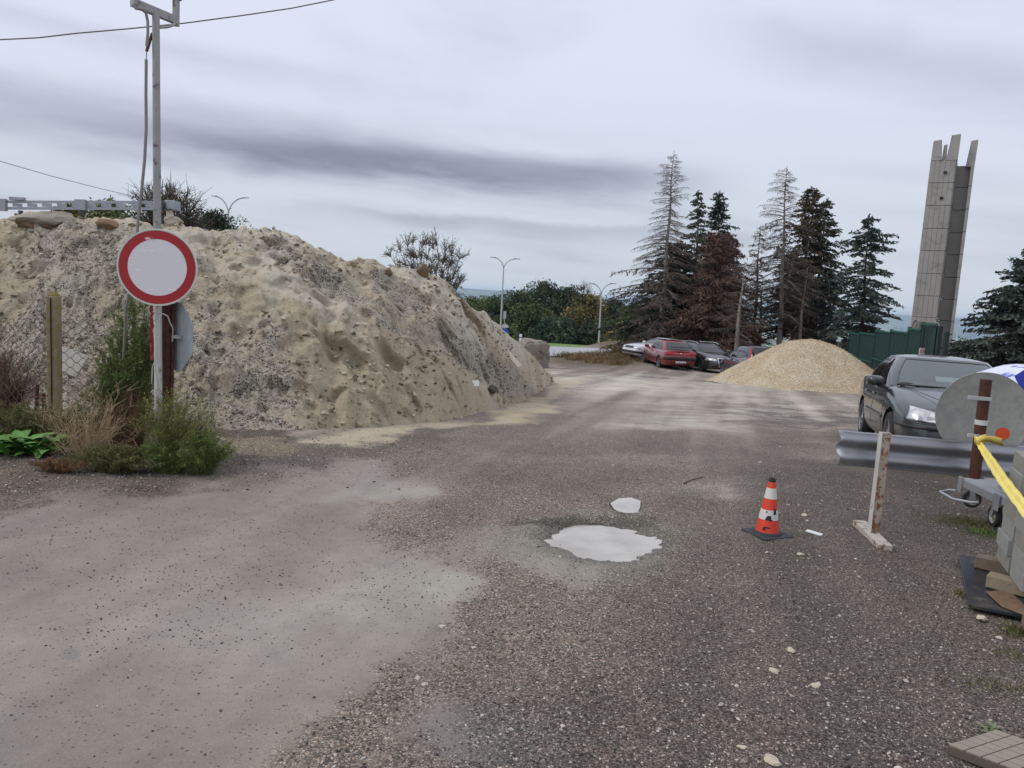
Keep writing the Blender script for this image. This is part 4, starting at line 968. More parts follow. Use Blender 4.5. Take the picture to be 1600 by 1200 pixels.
C('spruce_tree', 'brown and green spruce crowded behind the pale middle trunk', 1244, 540, (1268, 290), 54, 52, 'live', 10, nb=160, fol=0.8, colf=('spruce_mixed',), shape=0.6, cb=0.2)
C('spruce_tree', 'ragged dark spruce at the right end of the crowded group', 1266, 540, (1293, 308), 55, 50, 'live', 11, nb=130, fol=0.8, colf=('spruce_dark',), shape=0.6)
C('dead_tree', 'pale bare leaning trunk between the two right hand spruces', 1243, 540, (1262, 415), 49, 26, 'twig', 12, nb=36, fol=0.0, trunk_r=0.15, pale_trunk=True, cb=0.3, shape=0.4)
C('dead_fir', 'brown needled fir low behind the gravel heap', 1236, 545, (1245, 395), 51, 40, 'dead', 13, nb=110, fol=0.8, colf=('needle_brown',), shape=0.5, cb=0.3)
C('spruce_tree', 'small blue green spruce leaning over the fence end', 1290, 540, (1300, 420), 50, 48, 'live', 14, nb=90, fol=0.6, colf=('spruce_blue',), shape=0.6)
C('spruce_tree', 'single free standing dark spruce left of the tower', 1343, 535, (1358, 334), 45, 60, 'live', 15, nb=125, colf=('spruce_blue',), shape=0.62, droop=0.28, fol=0.8, cb=0.10)
C('spruce_tree', 'blue green spruce at the right edge of the picture', 1590, 570, (1618, 385), 36, 98, 'live', 16, nb=190, colf=('spruce_blue',), shape=0.75, cb=0.12, group=None, droop=0.15)

def broadleaf(name, label, cx, top_v, hw, d, cols, seed, base_v=None, group='broadleaf trees beyond the road', nleaf=2600, ls=0.34, hollow=0.35, trunk_r=0.2, crown_b=0.18, bare=False, lobes=16, base_z_=None):
    rs = np.random.RandomState(seed); b_ = base_at(cx, d)
    if base_z_ is not None: b_.z = base_z_
    tp = P(cx+4, top_v, d); h = tp.z-b_.z; r = hw*d/1180
    tr = empty(name, label, 'tree', (b_.x, b_.y, b_.z-0.1), rs.rand()*0.1, group)
    S0, S1, Ra, Rb = [], [], [], []
    mb = MB(); mb.tube([(0, 0, 0), (0.05*h*0.2, 0, h*0.3), (0.03*h, 0.02*h, h*0.6), (0.02*h, 0, h*0.85)], [trunk_r, trunk_r*0.75, trunk_r*0.4, 0.03], 7)
    mb.obj('trunk', M('bark_dark', lin(76, 66, 58), 0.95), tr, smooth=True)
    cen = []
    for i in range(lobes):
        t = crown_b+(1-crown_b)*((i+rs.rand())/lobes); w = math.sin(min(1, (t-crown_b)/(1-crown_b)*0.80+0.16)*math.pi)**0.6
        a = i*2.4+rs.rand(); rr_ = r*w*(0.35+0.45*rs.rand()); cen.append((rr_*math.cos(a), rr_*math.sin(a), h*t*0.93, r*(0.30+0.22*rs.rand())*(0.6+0.4*w)))
    cen.append((0, 0, h*0.92, r*0.26))
    LC = []; LV = []
    for (x_, y_, z_, cr) in cen:
        z0 = max(h*0.2, z_*0.6); p0 = np.array([0.02*h, 0, z0]); p1 = np.array([x_, y_, z_]); mid_ = (p0+p1)/2+np.array([0, 0, -0.05*h])
        for a_, b2, r0, r1 in ((p0, mid_, .07, .05), (mid_, p1, .05, .025)): S0.append(a_); S1.append(b2); Ra.append(r0*trunk_r/0.2); Rb.append(r1*trunk_r/0.2)
        for _ in range(16 if bare else 7):
            dv = rs.randn(3); dv[2] = abs(dv[2])*(1.6 if bare else 0.6); dv /= np.linalg.norm(dv); e_ = p1+dv*cr*(1.1 if bare else .9); st_ = p1*0.7+mid_*0.3
            S0.append(st_); S1.append(e_); Ra.append(.025); Rb.append(.008)
            for _k in range(5 if bare else 1):
                f_ = rs.rand(); q = st_*(1-f_)+e_*f_; S0.append(q); S1.append(q+(dv+rs.randn(3)*0.5)*cr*0.45); Ra.append(.012); Rb.append(.005)
        n = int(nleaf/len(cen)); dirs = rs.randn(n, 3); dirs /= np.linalg.norm(dirs, axis=1, keepdims=True)
        rad = cr*(hollow+(1-hollow)*rs.rand(n)**0.5)*(1+0.25*rs.randn(n)*0.6)
        pts = p1+dirs*rad[:, None]*np.array([1, 1, 0.8]); nz_ = fbm(pts[:, 0]*1.1+seed, pts[:, 2]*1.3+pts[:, 1], 3, seed+3)
        keep = nz_ > (0.42 if bare else 0.36); LC.append(pts[keep]); LV.append(np.clip(0.5+1.3*(fbm(pts[keep][:, 0]*.4+9, pts[keep][:, 2]*.4, 2, seed)-0.5)+0.35*(rs.rand(keep.sum())-.5)+0.15*rs.randn(), 0, 1))
    v, f = segs(S0, S1, Ra, Rb, 3); fastmesh('branches', v, f, M('bark_dark', lin(76, 66, 58), 0.95), parent=tr)
    LC = np.concatenate(LC); LV = np.concatenate(LV)
    if len(LC): v, f = leaf_quads(LC, ls*np.random.uniform(0.6, 1.2, len(LC)), 0.6); fastmesh('crown', v, f, Mvar('leaf_'+cols, *LEAF[cols][:2], 0.75, LEAF[cols][2]), False, fval=LV, parent=tr)
    return tr
LEAF = {'green': (lin(52, 64, 36), lin(80, 96, 52), lin(116, 126, 74)), 'dark': (lin(40, 52, 36), lin(62, 78, 50), lin(92, 106, 70)), 'olive': (lin(72, 70, 42), lin(110, 102, 60), lin(146, 130, 82)), 'bluegreen': (lin(42, 58, 44), lin(66, 84, 62), lin(94, 110, 84)), 'yellow': (lin(70, 72, 36), lin(104, 102, 54), lin(140, 130, 76)), 'greyleaf': (lin(66, 66, 48), lin(92, 90, 66), lin(118, 112, 84))}
B = broadleaf
for i, (u, v, hw, d, cl_, lab) in enumerate([(735, 468, 34, 128, 'green', 'low green tree just right of the sand heap skyline'), (768, 466, 34, 122, 'green', 'green broadleaf behind the left lamp post'),
    (806, 458, 38, 118, 'dark', 'dark green rounded broadleaf right of the left lamp post'), (846, 442, 34, 122, 'dark', 'highest dark broadleaf in the row beyond the road'), (829, 478, 34, 108, 'green', 'lighter green shorter tree in front of the tallest dark one'),
    (882, 450, 36, 120, 'dark', 'dark broadleaf left of the leafless crown'), (868, 500, 34, 104, 'bluegreen', 'low dark bushy tree at the road edge'),
    (916, 462, 32, 108, 'olive', 'olive brown autumn tree left of the right lamp post'), (955, 470, 32, 112, 'bluegreen', 'blue green tree just right of the right lamp post'), (985, 478, 26, 104, 'green', 'green tree half behind the tall conifers'), (790, 498, 30, 106, 'green', 'low green tree above the blue road sign'), (935, 505, 34, 104, 'dark', 'low dark bush at the foot of the right lamp post'), (975, 512, 28, 92, 'olive', 'brownish bush under the conifer branches')]):
    B('broadleaf_tree', lab, u, v, hw*1.35, d+28, cl_, 40+i, nleaf=9000, ls=0.52, lobes=24, crown_b=0.05, trunk_r=0.25)
B('bare_tree', 'leafless grey tree crown rising above the dark row', 905, 437, 26, 140, 'greyleaf', 60, nleaf=260, bare=True, lobes=12, crown_b=0.45)
B('broadleaf_tree', 'yellowing leafy tree behind the heap at far left', 112, 302, 30, 40, 'yellow', 61, group='trees behind the sand heap', nleaf=3600, ls=0.17, trunk_r=0.14, crown_b=.72)
B('broadleaf_tree', 'green tree behind the heap under the grey boom', 178, 306, 56, 42, 'green', 62, group='trees behind the sand heap', nleaf=5200, ls=0.18, trunk_r=0.16, crown_b=.72)
B('broadleaf_tree', 'sparse light leaved tree right behind the tall pole', 264, 280, 60, 36, 'greyleaf', 63, group='trees behind the sand heap', nleaf=2400, ls=0.13, trunk_r=0.12, bare=True, lobes=18, crown_b=0.68)
B('broadleaf_tree', 'dark compact tree left of the double lamp behind the heap', 226, 332, 40, 44, 'dark', 64, group='trees behind the sand heap', nleaf=3200, ls=0.18, trunk_r=0.12, crown_b=.75)
B('broadleaf_tree', 'dense dark bush like tree at the foot of the double lamp', 326, 322, 62, 40, 'dark', 65, group='trees behind the sand heap', nleaf=7000, ls=0.16, trunk_r=0.14, crown_b=.78, lobes=22)
# vase-shaped bare shrub behind the second hump
rs = np.random.RandomState(5); d = 22.0; bq = base_at(668, d); sh = empty('bare_shrub', 'many stemmed nearly leafless shrub behind the second hump of the heap', 'shrub', tuple(bq))
S0, S1, Ra, Rb, LC = [], [], [], [], []
tops = [(603, 382), (618, 372), (633, 362), (645, 360), (655, 365), (664, 362), (676, 366), (688, 362), (700, 372), (712, 380), (727, 388), (716, 402), (700, 390), (640, 380), (724, 425), (712, 436)]
for (u, v) in tops:
    e_ = np.array(P(u, v, d+rs.uniform(-.5, .5)))-np.array(bq); n = 9; pr = None
    for k in range(n+1):
        s = k/n; p_ = e_*np.array([s**1.25 if abs(e_[0]) > .3 else s, s, s**0.85])+rs.randn(3)*0.03*s
        if pr is not None:
            S0.append(pr); S1.append(p_); Ra.append(.035*(1-s*.85)); Rb.append(.035*(1-s*.9))
            if s > 0.28 and k < n:
                for _ in range(4):
                    dv = (p_-pr)/np.linalg.norm(p_-pr)+rs.randn(3)*.5; dv[2] = abs(dv[2])*.8+.25; bl_ = (.28+.45*rs.rand())*(1.15-s*.75); q0 = p_*1.0
                    for m_ in range(4):
                        q1 = q0+dv/np.linalg.norm(dv)*bl_/4; S0.append(q0); S1.append(q1); Ra.append(.012-.0022*m_); Rb.append(.010-.0022*m_)
                        for _t in range(3):
                            tv = dv/np.linalg.norm(dv)+rs.randn(3)*.6; tv *= .07+.10*rs.rand(); S0.append(q1); S1.append(q1+tv); Ra.append(.005); Rb.append(.003)
                            if rs.rand() < .8: LC.append(q1+tv*rs.rand()+rs.randn(3)*.02)
                        dv = dv+rs.randn(3)*.25; q0 = q1
        pr = p_
v, f = segs(S0, S1, Ra, Rb, 3); fastmesh('stems', v, f, M('twig_dark', lin(84, 78, 72), .95), parent=sh)
LC = np.array(LC); v, f = leaf_quads(LC, 0.06, 0.45); fastmesh('leaves', v, f, Mvar('leaf_greyleaf', *LEAF['greyleaf'][:2], .75, LEAF['greyleaf'][2]), fval=np.random.rand(len(LC)), parent=sh)

# undergrowth
def bushes(name, lab, pts, mats, seed, kind='stuff', ls=0.10):
    rs = np.random.RandomState(seed); LC = []; S0, S1, Ra, Rb = [], [], [], []
    for (u, v, d, rx, hz) in pts:
        b_ = base_at(u, d); n = int(900*rx*hz)+150
        q = rs.randn(n, 3); q /= np.linalg.norm(q, axis=1, keepdims=True); q *= (0.4+0.6*rs.rand(n, 1)); q[:, 2] = np.abs(q[:, 2])
        pts_ = np.array(b_)+q*np.array([rx, rx*.7, hz])*(1+0.3*(fbm(q[:, 0]*3, q[:, 1]*3+seed, 2, 3)-.5))[:, None]
        pts_[:, 2] = np.maximum(pts_[:, 2], H(pts_[:, 0], pts_[:, 1])+0.03); LC.append(pts_)
        for _ in range(int(40*rx)):
            a = np.array([b_.x+rs.uniform(-rx, rx), b_.y+rs.uniform(-.4, .4), b_.z]); S0.append(a); S1.append(a+np.array([rs.randn()*.2, rs.randn()*.2, hz*(0.7+0.6*rs.rand())])); Ra.append(.012); Rb.append(.004)
    LC = np.concatenate(LC); v, f = leaf_quads(LC, ls*np.random.uniform(.5, 1.3, len(LC)), 0.4); o = fastmesh(name, v, f, mats, fval=np.clip(fbm(LC[:, 0]*.8, LC[:, 1]*.8+LC[:, 2], 2, seed)*1.2-.1+rs.rand(len(LC))*.25-.1, 0, 1))
    tag(o, lab, kind='stuff')
    v, f = segs(S0, S1, Ra, Rb, 3); tag(fastmesh('dry_stalks', v, f, M('stalk_dry', lin(120, 98, 72), .9)), 'dry stalks among the undergrowth', kind='stuff')
rs_ = random.Random(2)
bushes('undergrowth', 'green and brown undergrowth at the foot of the conifers', [(u, 0, rs_.uniform(44, 49), rs_.uniform(.6, 1.1), rs_.uniform(.5, 1.1)) for u in range(955, 1330, 9)], Mvar('brush_green', lin(44, 46, 28), lin(74, 72, 44), .8, lin(112, 92, 62)), 70, ls=0.14)
bushes('dry_brush', 'dry brown grass on the low bank beside the silver car', [(u, 0, rs_.uniform(37, 44), rs_.uniform(.5, .9), rs_.uniform(.14, .34)) for u in range(885, 1000, 5)], Mvar('brush_brown', lin(78, 68, 46), lin(118, 102, 70), .9, lin(156, 138, 98)), 71, ls=0.10)
bushes('roadside_weeds', 'pale green weeds along the road edge', [(u, 0, rs_.uniform(50, 56), rs_.uniform(.4, .8), rs_.uniform(.3, .7)) for u in range(925, 1010, 8)], Mvar('brush_pale', lin(70, 86, 52), lin(110, 122, 82), .9, lin(150, 156, 120)), 72, ls=0.12)
bushes('dry_meadow', 'tall reddish brown dry weeds by the wire fence', [(u, 0, rs_.uniform(26, 38), rs_.uniform(.6, 1.0), rs_.uniform(.35, .7)) for u in range(1478, 1720, 6)], Mvar('brush_rust', lin(74, 58, 44), lin(112, 88, 66), .9, lin(138, 118, 92)), 73, ls=0.09)
bushes('small_bushes', 'pale yellow green bushes around the tower foot', [(1425, 0, 62, 1.6, 2.6), (1436, 0, 60, 1.2, 2.2), (1500, 0, 56, .8, 2.0)], Mvar('brush_pale', lin(70, 86, 52), lin(110, 122, 82), .9, lin(150, 156, 120)), 74, ls=0.2)

# ================================================================== LAMP POSTS, ROAD SIGNS
m_galv = M('galvanised', lin(176, 178, 178), 0.5, metal=0.3, var=0.15, scale=3)
def lamp(u_b, v_b, top, d, arms, lab):
    b_ = base_at(u_b, d); j = P(top[0], top[1], d)
    t = empty('street_lamp', lab, 'street lamp', tuple(b_), 0, 'double armed street lamps')
    J = j-b_; sc = d/94.0
    MB().tube([(0, 0, -0.3), (J.x*0.5, 0, J.z*0.5), (J.x, 0, J.z)], [0.13*sc**.3, 0.10*sc**.3, 0.07*sc**.3], 8).obj('pole', m_galv, t, smooth=True)
    for (u, v) in arms:
        e_ = P(u, v, d)-b_; dx = e_.x-J.x; dz = e_.z-J.z; pts = []
        for k in range(9):
            s = k/8; pts.append((J.x+dx*(s**1.5*0.85+0.15*s), 0, J.z+dz*(1-(1-s)**2.1)))
        MB().tube(pts, [0.06*sc**.3]*8+[0.04*sc**.3], 6).obj('arm', m_galv, t, smooth=True)
        sg_ = 1 if dx > 0 else -1
        MB().box((e_.x-sg_*0.15*sc, 0, e_.z), (0.75*sc, 0.22*sc, 0.10*sc), Matrix.Rotation(0.05*sg_, 3, 'Y')).obj('lamp_head', m_galv, t, bevel=0.02)
lamp(781, 515, (787, 418), 94, [(769, 402), (810, 404.5)], 'left double armed street lamp beyond the sand heap')
lamp(935, 547, (939.5, 459), 98, [(923, 443), (960, 443)], 'street lamp in front of the broadleaf row, right one')
lamp(354, 400, (357, 332), 60, [(333, 306), (386, 309)], 'double armed street lamp peeping over the heap at left')
q = P(788, 519, 84); b_ = base_at(787.5, 84); sg = empty('road_sign', 'round blue keep right sign under a small white plate near the left lamp', 'sign', tuple(b_))
MB().tube([(0, 0, 0), (0, 0, q.z-b_.z+1.0)], 0.05, 6).obj('post', m_galv, sg)
Rx = Matrix.Rotation(math.pi/2, 4, 'X')
MB().lathe([(0.01, -.02), (0.42, -.02), (0.42, .02), (0.01, .02)], 24, Matrix.Translation((0, -0.08, q.z-b_.z)) @ Rx).obj('disc', M('sign_blue', lin(20, 80, 190), 0.4, var=0.05), sg)
MB().bar((-0.2, -0.12, q.z-b_.z+0.2), (0.2, -0.12, q.z-b_.z-0.2), 0.02, 0.1).obj('arrow', M('sign_white', lin(228, 226, 222), .5), sg)
MB().prism([(-0.42, -0.05, q.z-b_.z+0.5), (0.42, -0.05, q.z-b_.z+0.5), (0.3, -0.05, q.z-b_.z+0.85), (-0.3, -0.05, q.z-b_.z+0.85)][::-1], (0, 0.03, 0)).obj('upper_plate', M('sign_grey2', lin(190, 192, 192), .5), sg)
q = P(786, 492, 92); b_ = base_at(786, 92); sg = empty('road_sign', 'narrow grey board seen from behind on the left lamp level', 'sign', tuple(b_))
MB().box((0, 0, q.z-b_.z), (0.35, 0.04, 0.9)).obj('board', m_galv, sg); MB().tube([(0, 0.06, 0), (0, 0.06, q.z-b_.z+.4)], .04, 6).obj('post', m_galv, sg)
q = P(812.5, 527, 80); b_ = base_at(812.5, 80); sg = empty('marker_post', 'pair of small white reflector plates on a post above the concrete block', 'post', tuple(b_))
MB().tube([(0, 0, 0), (0, 0, q.z-b_.z+.3)], .04, 6).obj('post', m_galv, sg)
for dz in (-.25, .2): MB().box((0, -.05, q.z-b_.z+dz), (.3, .03, .3)).obj('plate', M('sign_white', lin(228, 226, 222), .5), sg)

# ================================================================== GREY BOOM BEHIND THE HEAP
d = 22.0; A = P(-60, 321, d); Bq = P(262, 322, d); bo = empty('boom_gantry', 'long grey perforated steel boom on a mast behind the heap', 'gantry', (Bq.x+0.1, Bq.y, Hf(Bq.x, Bq.y)))
m_gs = M('grey_steel', lin(150, 154, 160), 0.5, metal=0.2, var=0.15, scale=2); m_gd = M('dark_steel', lin(66, 68, 74), .5, metal=.2)
hgt2 = 0.24
for side in (-0.13,):
    for dz, hh in ((hgt2/2-0.03, 0.075), (-hgt2/2+0.03, 0.075)):
        childof(MB().bar((A.x, A.y+side, A.z+dz), (Bq.x, Bq.y+side, Bq.z+dz), 0.02, hh).obj('chord', m_gs), bo)
    n = 14
    for i in range(n+1):
        p = A+(Bq-A)*(i/n); childof(MB().bar((p.x-0.14, p.y+side, p.z), (p.x+0.14, p.y+side, p.z), 0.014, 0.092).obj('web_plate', m_gs), bo)
for (u, w_, h_, mt_, dz, nm) in ((8, .3, .34, m_gs, 0, 'joint_collar'), (33, .42, .09, m_gs, .17, 'bracket'), (131, .3, .3, m_gs, 0, 'joint_collar'), (38, .08, .12, m_gd, -.22, 'sensor'), (131, .08, .12, m_gd, -.22, 'sensor')):
    p = P(u, 321, d); childof(MB().box((p.x, p.y-.16, p.z+dz), (w_, .12, h_)).obj(nm, mt_, bevel=.01), bo)
childof(MB().lathe([(0.001, -.1), (0.12, -.1), (0.15, 0), (.12, .1), (0.001, .1)], 16, Matrix.Translation((Bq.x-0.1, Bq.y-.2, Bq.z)) @ Rx).obj('hinge_drum', m_gd, smooth=True), bo)
childof(MB().box((Bq.x+0.14, Bq.y, Bq.z+0.02), (.30, .4, .26)).obj('counterweight', m_gs, bevel=.02), bo)
childof(MB().tube([(Bq.x-.05, Bq.y-.25, Bq.z+.15), (Bq.x+.02, Bq.y-.27, Bq.z-.05), (Bq.x+.1, Bq.y-.25, Bq.z-.14), (Bq.x+.2, Bq.y-.22, Bq.z-.1)], .018, 6).obj('hose', M('black_rubber', (.02, .02, .022), .7), smooth=True), bo)
childof(MB().tube([(Bq.x+.1, Bq.y, Hf(Bq.x, Bq.y)), (Bq.x+.1, Bq.y, Bq.z-.5), (Bq.x+.05, Bq.y, Bq.z-.1)], [.12, .12, .09], 10).obj('mast', M('mast_pale', lin(196, 190, 176), .6), smooth=True), bo)
# ================================================================== CARS
m_tyre = M('tyre', (0.018, 0.018, 0.019), 0.8, var=0.2, scale=12); m_rim = M('alloy', lin(150, 152, 155), 0.3, metal=0.85, var=0.1)
m_glass = M('car_glass', (0.012, 0.016, 0.018), 0.05, var=0.0, spec=0.7); m_trim = M('black_trim', (0.015, 0.015, 0.016), 0.5, var=0.1)
m_well = M('wheel_well', (0.01, 0.01, 0.01), 0.9, var=0.0); m_chrome = M('chrome', (0.6, 0.6, 0.6), 0.18, metal=1.0, var=0.0)
def lampmat():
    if 'headlamp' in MATS: return MATS['headlamp']
    mt, N, b = newmat('headlamp'); co = N.n('ShaderNodeTexCoord').outputs['Object']
    v_ = N.n('ShaderNodeTexVoronoi', {'Vector': co, 'Scale': 16.0}); r_ = N.n('ShaderNodeSeparateColor', {0: v_.outputs['Color']}).outputs[0]
    N.set(b.inputs['Base Color'], N.ramp(r_, [(0, (.32, .33, .34)), (1, (.8, .81, .82))])); b.inputs['Metallic'].default_value = .6; b.inputs['Roughness'].default_value = .22
    b.inputs['Coat Weight'].default_value = 1.0; return mt
def paint(nm, col, dirt=0.25):
    if nm in MATS: return MATS[nm]
    mt, N, b = newmat(nm); co = N.n('ShaderNodeTexCoord').outputs['Object']
    nz = N.n('ShaderNodeTexNoise', {'Vector': co, 'Scale': 3.0, 'Detail': 6.0, 'Roughness': .65}).outputs[0]
    z_ = N.n('ShaderNodeSeparateXYZ', {0: co}).outputs[2]
    dm = N.m('MULTIPLY', N.smooth(N.m('ADD', z_, N.m('MULTIPLY', N.m('SUBTRACT', nz, .5), .5)), .75, .15), dirt)
    dm = N.m('ADD', dm, N.m('MULTIPLY', nz, 0.06))
    N.set(b.inputs['Base Color'], N.mix(dm, col, lin(122, 112, 102))); b.inputs['Metallic'].default_value = .0
    N.set(b.inputs['Roughness'], N.m('ADD', .22, N.m('MULTIPLY', dm, .9), clamp=True)); b.inputs['Coat Weight'].default_value = .8; b.inputs['Coat Roughness'].default_value = .05
    return mt
def wheel(par, x, y, r, side, spokes=5):
    """tyre + rim; side=+1 left, -1 right"""
    Mx = Matrix.Translation((x, y, r)) @ Matrix.Rotation(-side*math.pi/2, 4, 'X')
    w = 0.2
    t = MB().lathe([(r*0.64, -w/2), (r*0.93, -w/2), (r, -w/2+0.03), (r, w/2-0.03), (r*0.94, w/2), (r*0.66, w/2), (r*0.64, w/2-.02)], 28, Mx, close=True).obj('wheel', m_tyre, par, smooth=True)
    rm = MB().lathe([(0.001, w/2-.09), (r*.60, w/2-.09), (r*.62, w/2-.005), (r*.66, w/2+.004), (r*.67, w/2-.01), (r*.66, -w/2+.02), (r*.645, -w/2+.02)], 28, Mx)
    for k in range(spokes):
        a = 2*math.pi*k/spokes; c, s = math.cos(a), math.sin(a)
        q = [Mx @ Vector((c*r*.1-s*.035, s*r*.1+c*.035, w/2-.015)), Mx @ Vector((c*r*.1+s*.035, s*r*.1-c*.035, w/2-.015)), Mx @ Vector((c*r*.62+s*.028, s*r*.62-c*.028, w/2-.02)), Mx @ Vector((c*r*.62-s*.028, s*r*.62+c*.028, w/2-.02))]
        nn = (Mx.to_3x3() @ Vector((0, 0, -.03))); rm.prism(q, nn)
    rm.lathe([(0.001, w/2+.0), (r*.13, w/2-.002), (r*.15, w/2-.03)], 14, Mx)
    ro = rm.obj('rim', m_rim, t, smooth=True)
    return t
def car(label, loc, heading, sp, group=None):
    """heading: unit XY direction the nose points to.  sp: dict of proportions"""
    t = empty(sp.get('name', 'parked_car'), label, 'car', loc, math.atan2(heading[1], heading[0]), group)
    L, Wd, Hh = sp['L'], sp['W']/2, sp['H']; top, bot, plan = sp['top'], sp['bot'], sp['plan']; pm = sp['paint']
    fx, rx, wr = sp['fx'], sp['rx'], sp.get('wr', .31)
    xs = np.unique(np.concatenate([np.linspace(-L/2, -L/2+.3, 10), np.linspace(-L/2+.3, L/2-.4, 46), np.linspace(L/2-.4, L/2, 14)]))
    f = lambda tb, x_: np.interp(x_, [a for a, _ in tb], [b for _, b in tb])
    def sm(tb, x_): return (f(tb, x_-.06)+2*f(tb, x_)+f(tb, x_+.06))/4
    rows = []
    for x_ in xs:
        zb, zt_, w = sm(bot, x_), sm(top, x_), sm(plan, x_)*Wd; h = zt_-zb
        hood = sp['hoodcrown'] if x_ > sp['cowl'] else .02
        half = [(0, zb), (.8*w, zb), (.93*w, zb+.05*h), (.985*w, zb+.22*h), (w, zb+.40*h), (w*1.0, zb+.56*h), (w*.99, zb+.64*h), (.985*w, zb+.72*h), (.96*w, zb+.88*h), (.91*w, zt_-.02), (.82*w, zt_+.004), (.5*w, zt_+hood*.75), (0, zt_+hood)]
        rows.append([(x_, -y_, z_) for y_, z_ in half[::-1][:-1]][::1]+[(x_, y_, z_) for y_, z_ in half])
    # rows go right-top ... bottom ... left-top; close the seam by using full loop
    mb = MB(); n = len(rows[0])
    vs = [p for r in rows for p in r]; fs = []
    for i in range(len(rows)-1):
        for j in range(n-1): fs.append((i*n+j, i*n+j+1, (i+1)*n+j+1, (i+1)*n+j))
    fs.append(tuple(range(n-1))); fs.append(tuple((len(rows)-1)*n+j for j in range(n-1))[::-1])
    mb.add(vs, fs); body = mb.obj('body', pm, t, smooth=True, angle=50)
    body.parent = None
    cut = MB()
    for ax_ in (fx, rx):
        for s in (1, -1):
            cut.lathe([(0.001, -.17), (wr+.055, -.17), (wr+.055, .17), (0.001, .17)], 28, Matrix.Translation((ax_, s*(Wd-.06), wr+.01)) @ Rx)
    co_ = cut.obj('cutter', m_well); md = body.modifiers.new('b', 'BOOLEAN'); md.object = co_; md.operation = 'DIFFERENCE'; md.solver = 'EXACT'
    try: md.material_mode = 'TRANSFER'
    except Exception: pass
    dg = bpy.context.evaluated_depsgraph_get(); me = bpy.data.meshes.new_from_object(body.evaluated_get(dg)); body.modifiers.clear(); body.data = me
    bpy.data.objects.remove(co_); body.parent = t
    bvh = BVHTree.FromPolygons([v.co.copy() for v in me.vertices], [tuple(p.vertices) for p in me.polygons])
    # ---- upper body
    G0 = sp['gh']  # base: xr,xf,half width,z ; roof: xr,xf,half width,z
    bx0, bx1, bw, bz, rx0, rx1, rw, rz = G0; nb_, nr_ = 7.0, 5.0
    def loop(a, v):
        c, s = math.cos(a), math.sin(a)
        def pt(x0, x1, hw, n, z): return Vector(((x0+x1)/2+(x1-x0)/2*math.copysign(abs(c)**(2/n), c), hw*math.copysign(abs(s)**(2/n), s), z))
        b_ = pt(bx0, bx1, bw, nb_, bz); r_ = pt(rx0, rx1, rw, nr_, rz)
        # windscreen and back light bow outwards in plan
        b_.x += .10*(1-(b_.y/bw)**2)*(1 if c > .6 else (-1 if c < -.6 else 0)); r_.x += .08*(1-(r_.y/rw)**2)*(1 if c > .6 else (-1 if c < -.6 else 0))
        p = b_.lerp(r_, v); bul = .035*math.sin(math.pi*v); p.y += math.copysign(bul, p.y)*min(1, abs(p.y)/(.5*bw)); p.z += 0.02*math.sin(math.pi*v)
        return p
    def ang(xrel): xrel = max(-1, min(1, xrel)); return math.acos(math.copysign(abs(xrel)**(nb_/2), xrel))
    def strip(a0, a1, v0, v1, off, na=10, nv=6):
        rows = []
        for j in range(nv+1):
            v = v0+(v1-v0)*j/nv; r_ = []
            for i in range(na+1):
                a = a0+(a1-a0)*i/na; p = loop(a, v); q = loop(a+.01, v)-loop(a-.01, v); up_ = loop(a, min(v+.02, 1))-loop(a, v-.02 if v > .02 else 0)
                nn = q.cross(up_).normalized(); r_.append(p+nn*off)
            rows.append(r_)
        return MB().grid(rows)
    AF = .70; AR = math.pi-.70
    wins = sp['wins']        # list of (xrel0, xrel1) on the side, front to back
    body_bits = MB()
    def addstrip(a0, a1, v0, v1, off=0.0, na=6, nv=5):
        s_ = strip(a0, a1, v0, v1, off, na, nv); body_bits.add(s_.v, s_.f)
    glassy = [('windscreen', -AF, AF, .05, .93)]
    glassy.append(('rear_window', math.pi-AF+.04, math.pi+AF-.04, .10 if not sp.get('open_gate') else .1, .90))
    # frame strips around
    for s in (1, -1):
        edges = [AF]
        for (xa, xb) in wins: edges += [ang(xa), ang(xb)]
        edges.append(math.pi-AF+.04)
        for k in range(0, len(edges), 2): addstrip(s*edges[k], s*edges[k+1], 0, 1)
        for k in range(1, len(edges)-1, 2): addstrip(s*edges[k], s*edges[k+1], 0, .06); addstrip(s*edges[k], s*edges[k+1], .90, 1)
        for (xa, xb) in wins: glassy.append(('side_window', s*ang(xa), s*ang(xb), .06, .90))
    addstrip(-AF, AF, 0, .05, 0, 20, 1); addstrip(-AF, AF, .93, 1, 0, 20, 1)
    addstrip(math.pi-AF+.04, math.pi+AF-.04, 0, .10, 0, 16, 2); addstrip(math.pi-AF+.04, math.pi+AF-.04, .90, 1, 0, 16, 2)
    body_bits.obj('roof_frame', pm, t, smooth=True)
    # roof dome
    rows = []
    for j in range(7):
        k = 1-j/6; r_ = []
        for i in range(49):
            a = 2*math.pi*i/48; p = loop(a, 1.0); c_ = Vector(((rx0+rx1)/2, 0, rz)); q = c_+(p-c_)*k; q.z = rz+(Hh-rz)*(1-k**2.6); r_.append(q)
        rows.append(r_)
    MB().grid(rows).obj('roof', pm, t, smooth=True, angle=60)
    for nm, a0, a1, v0, v1 in glassy:
        gm_ = sp.get('ws_mat', m_glass) if nm == 'windscreen' else m_glass
        strip(a0, a1, v0, v1, -.008 if a0 < a1 else .008, 18, 8).obj(nm, gm_, t, smooth=True)
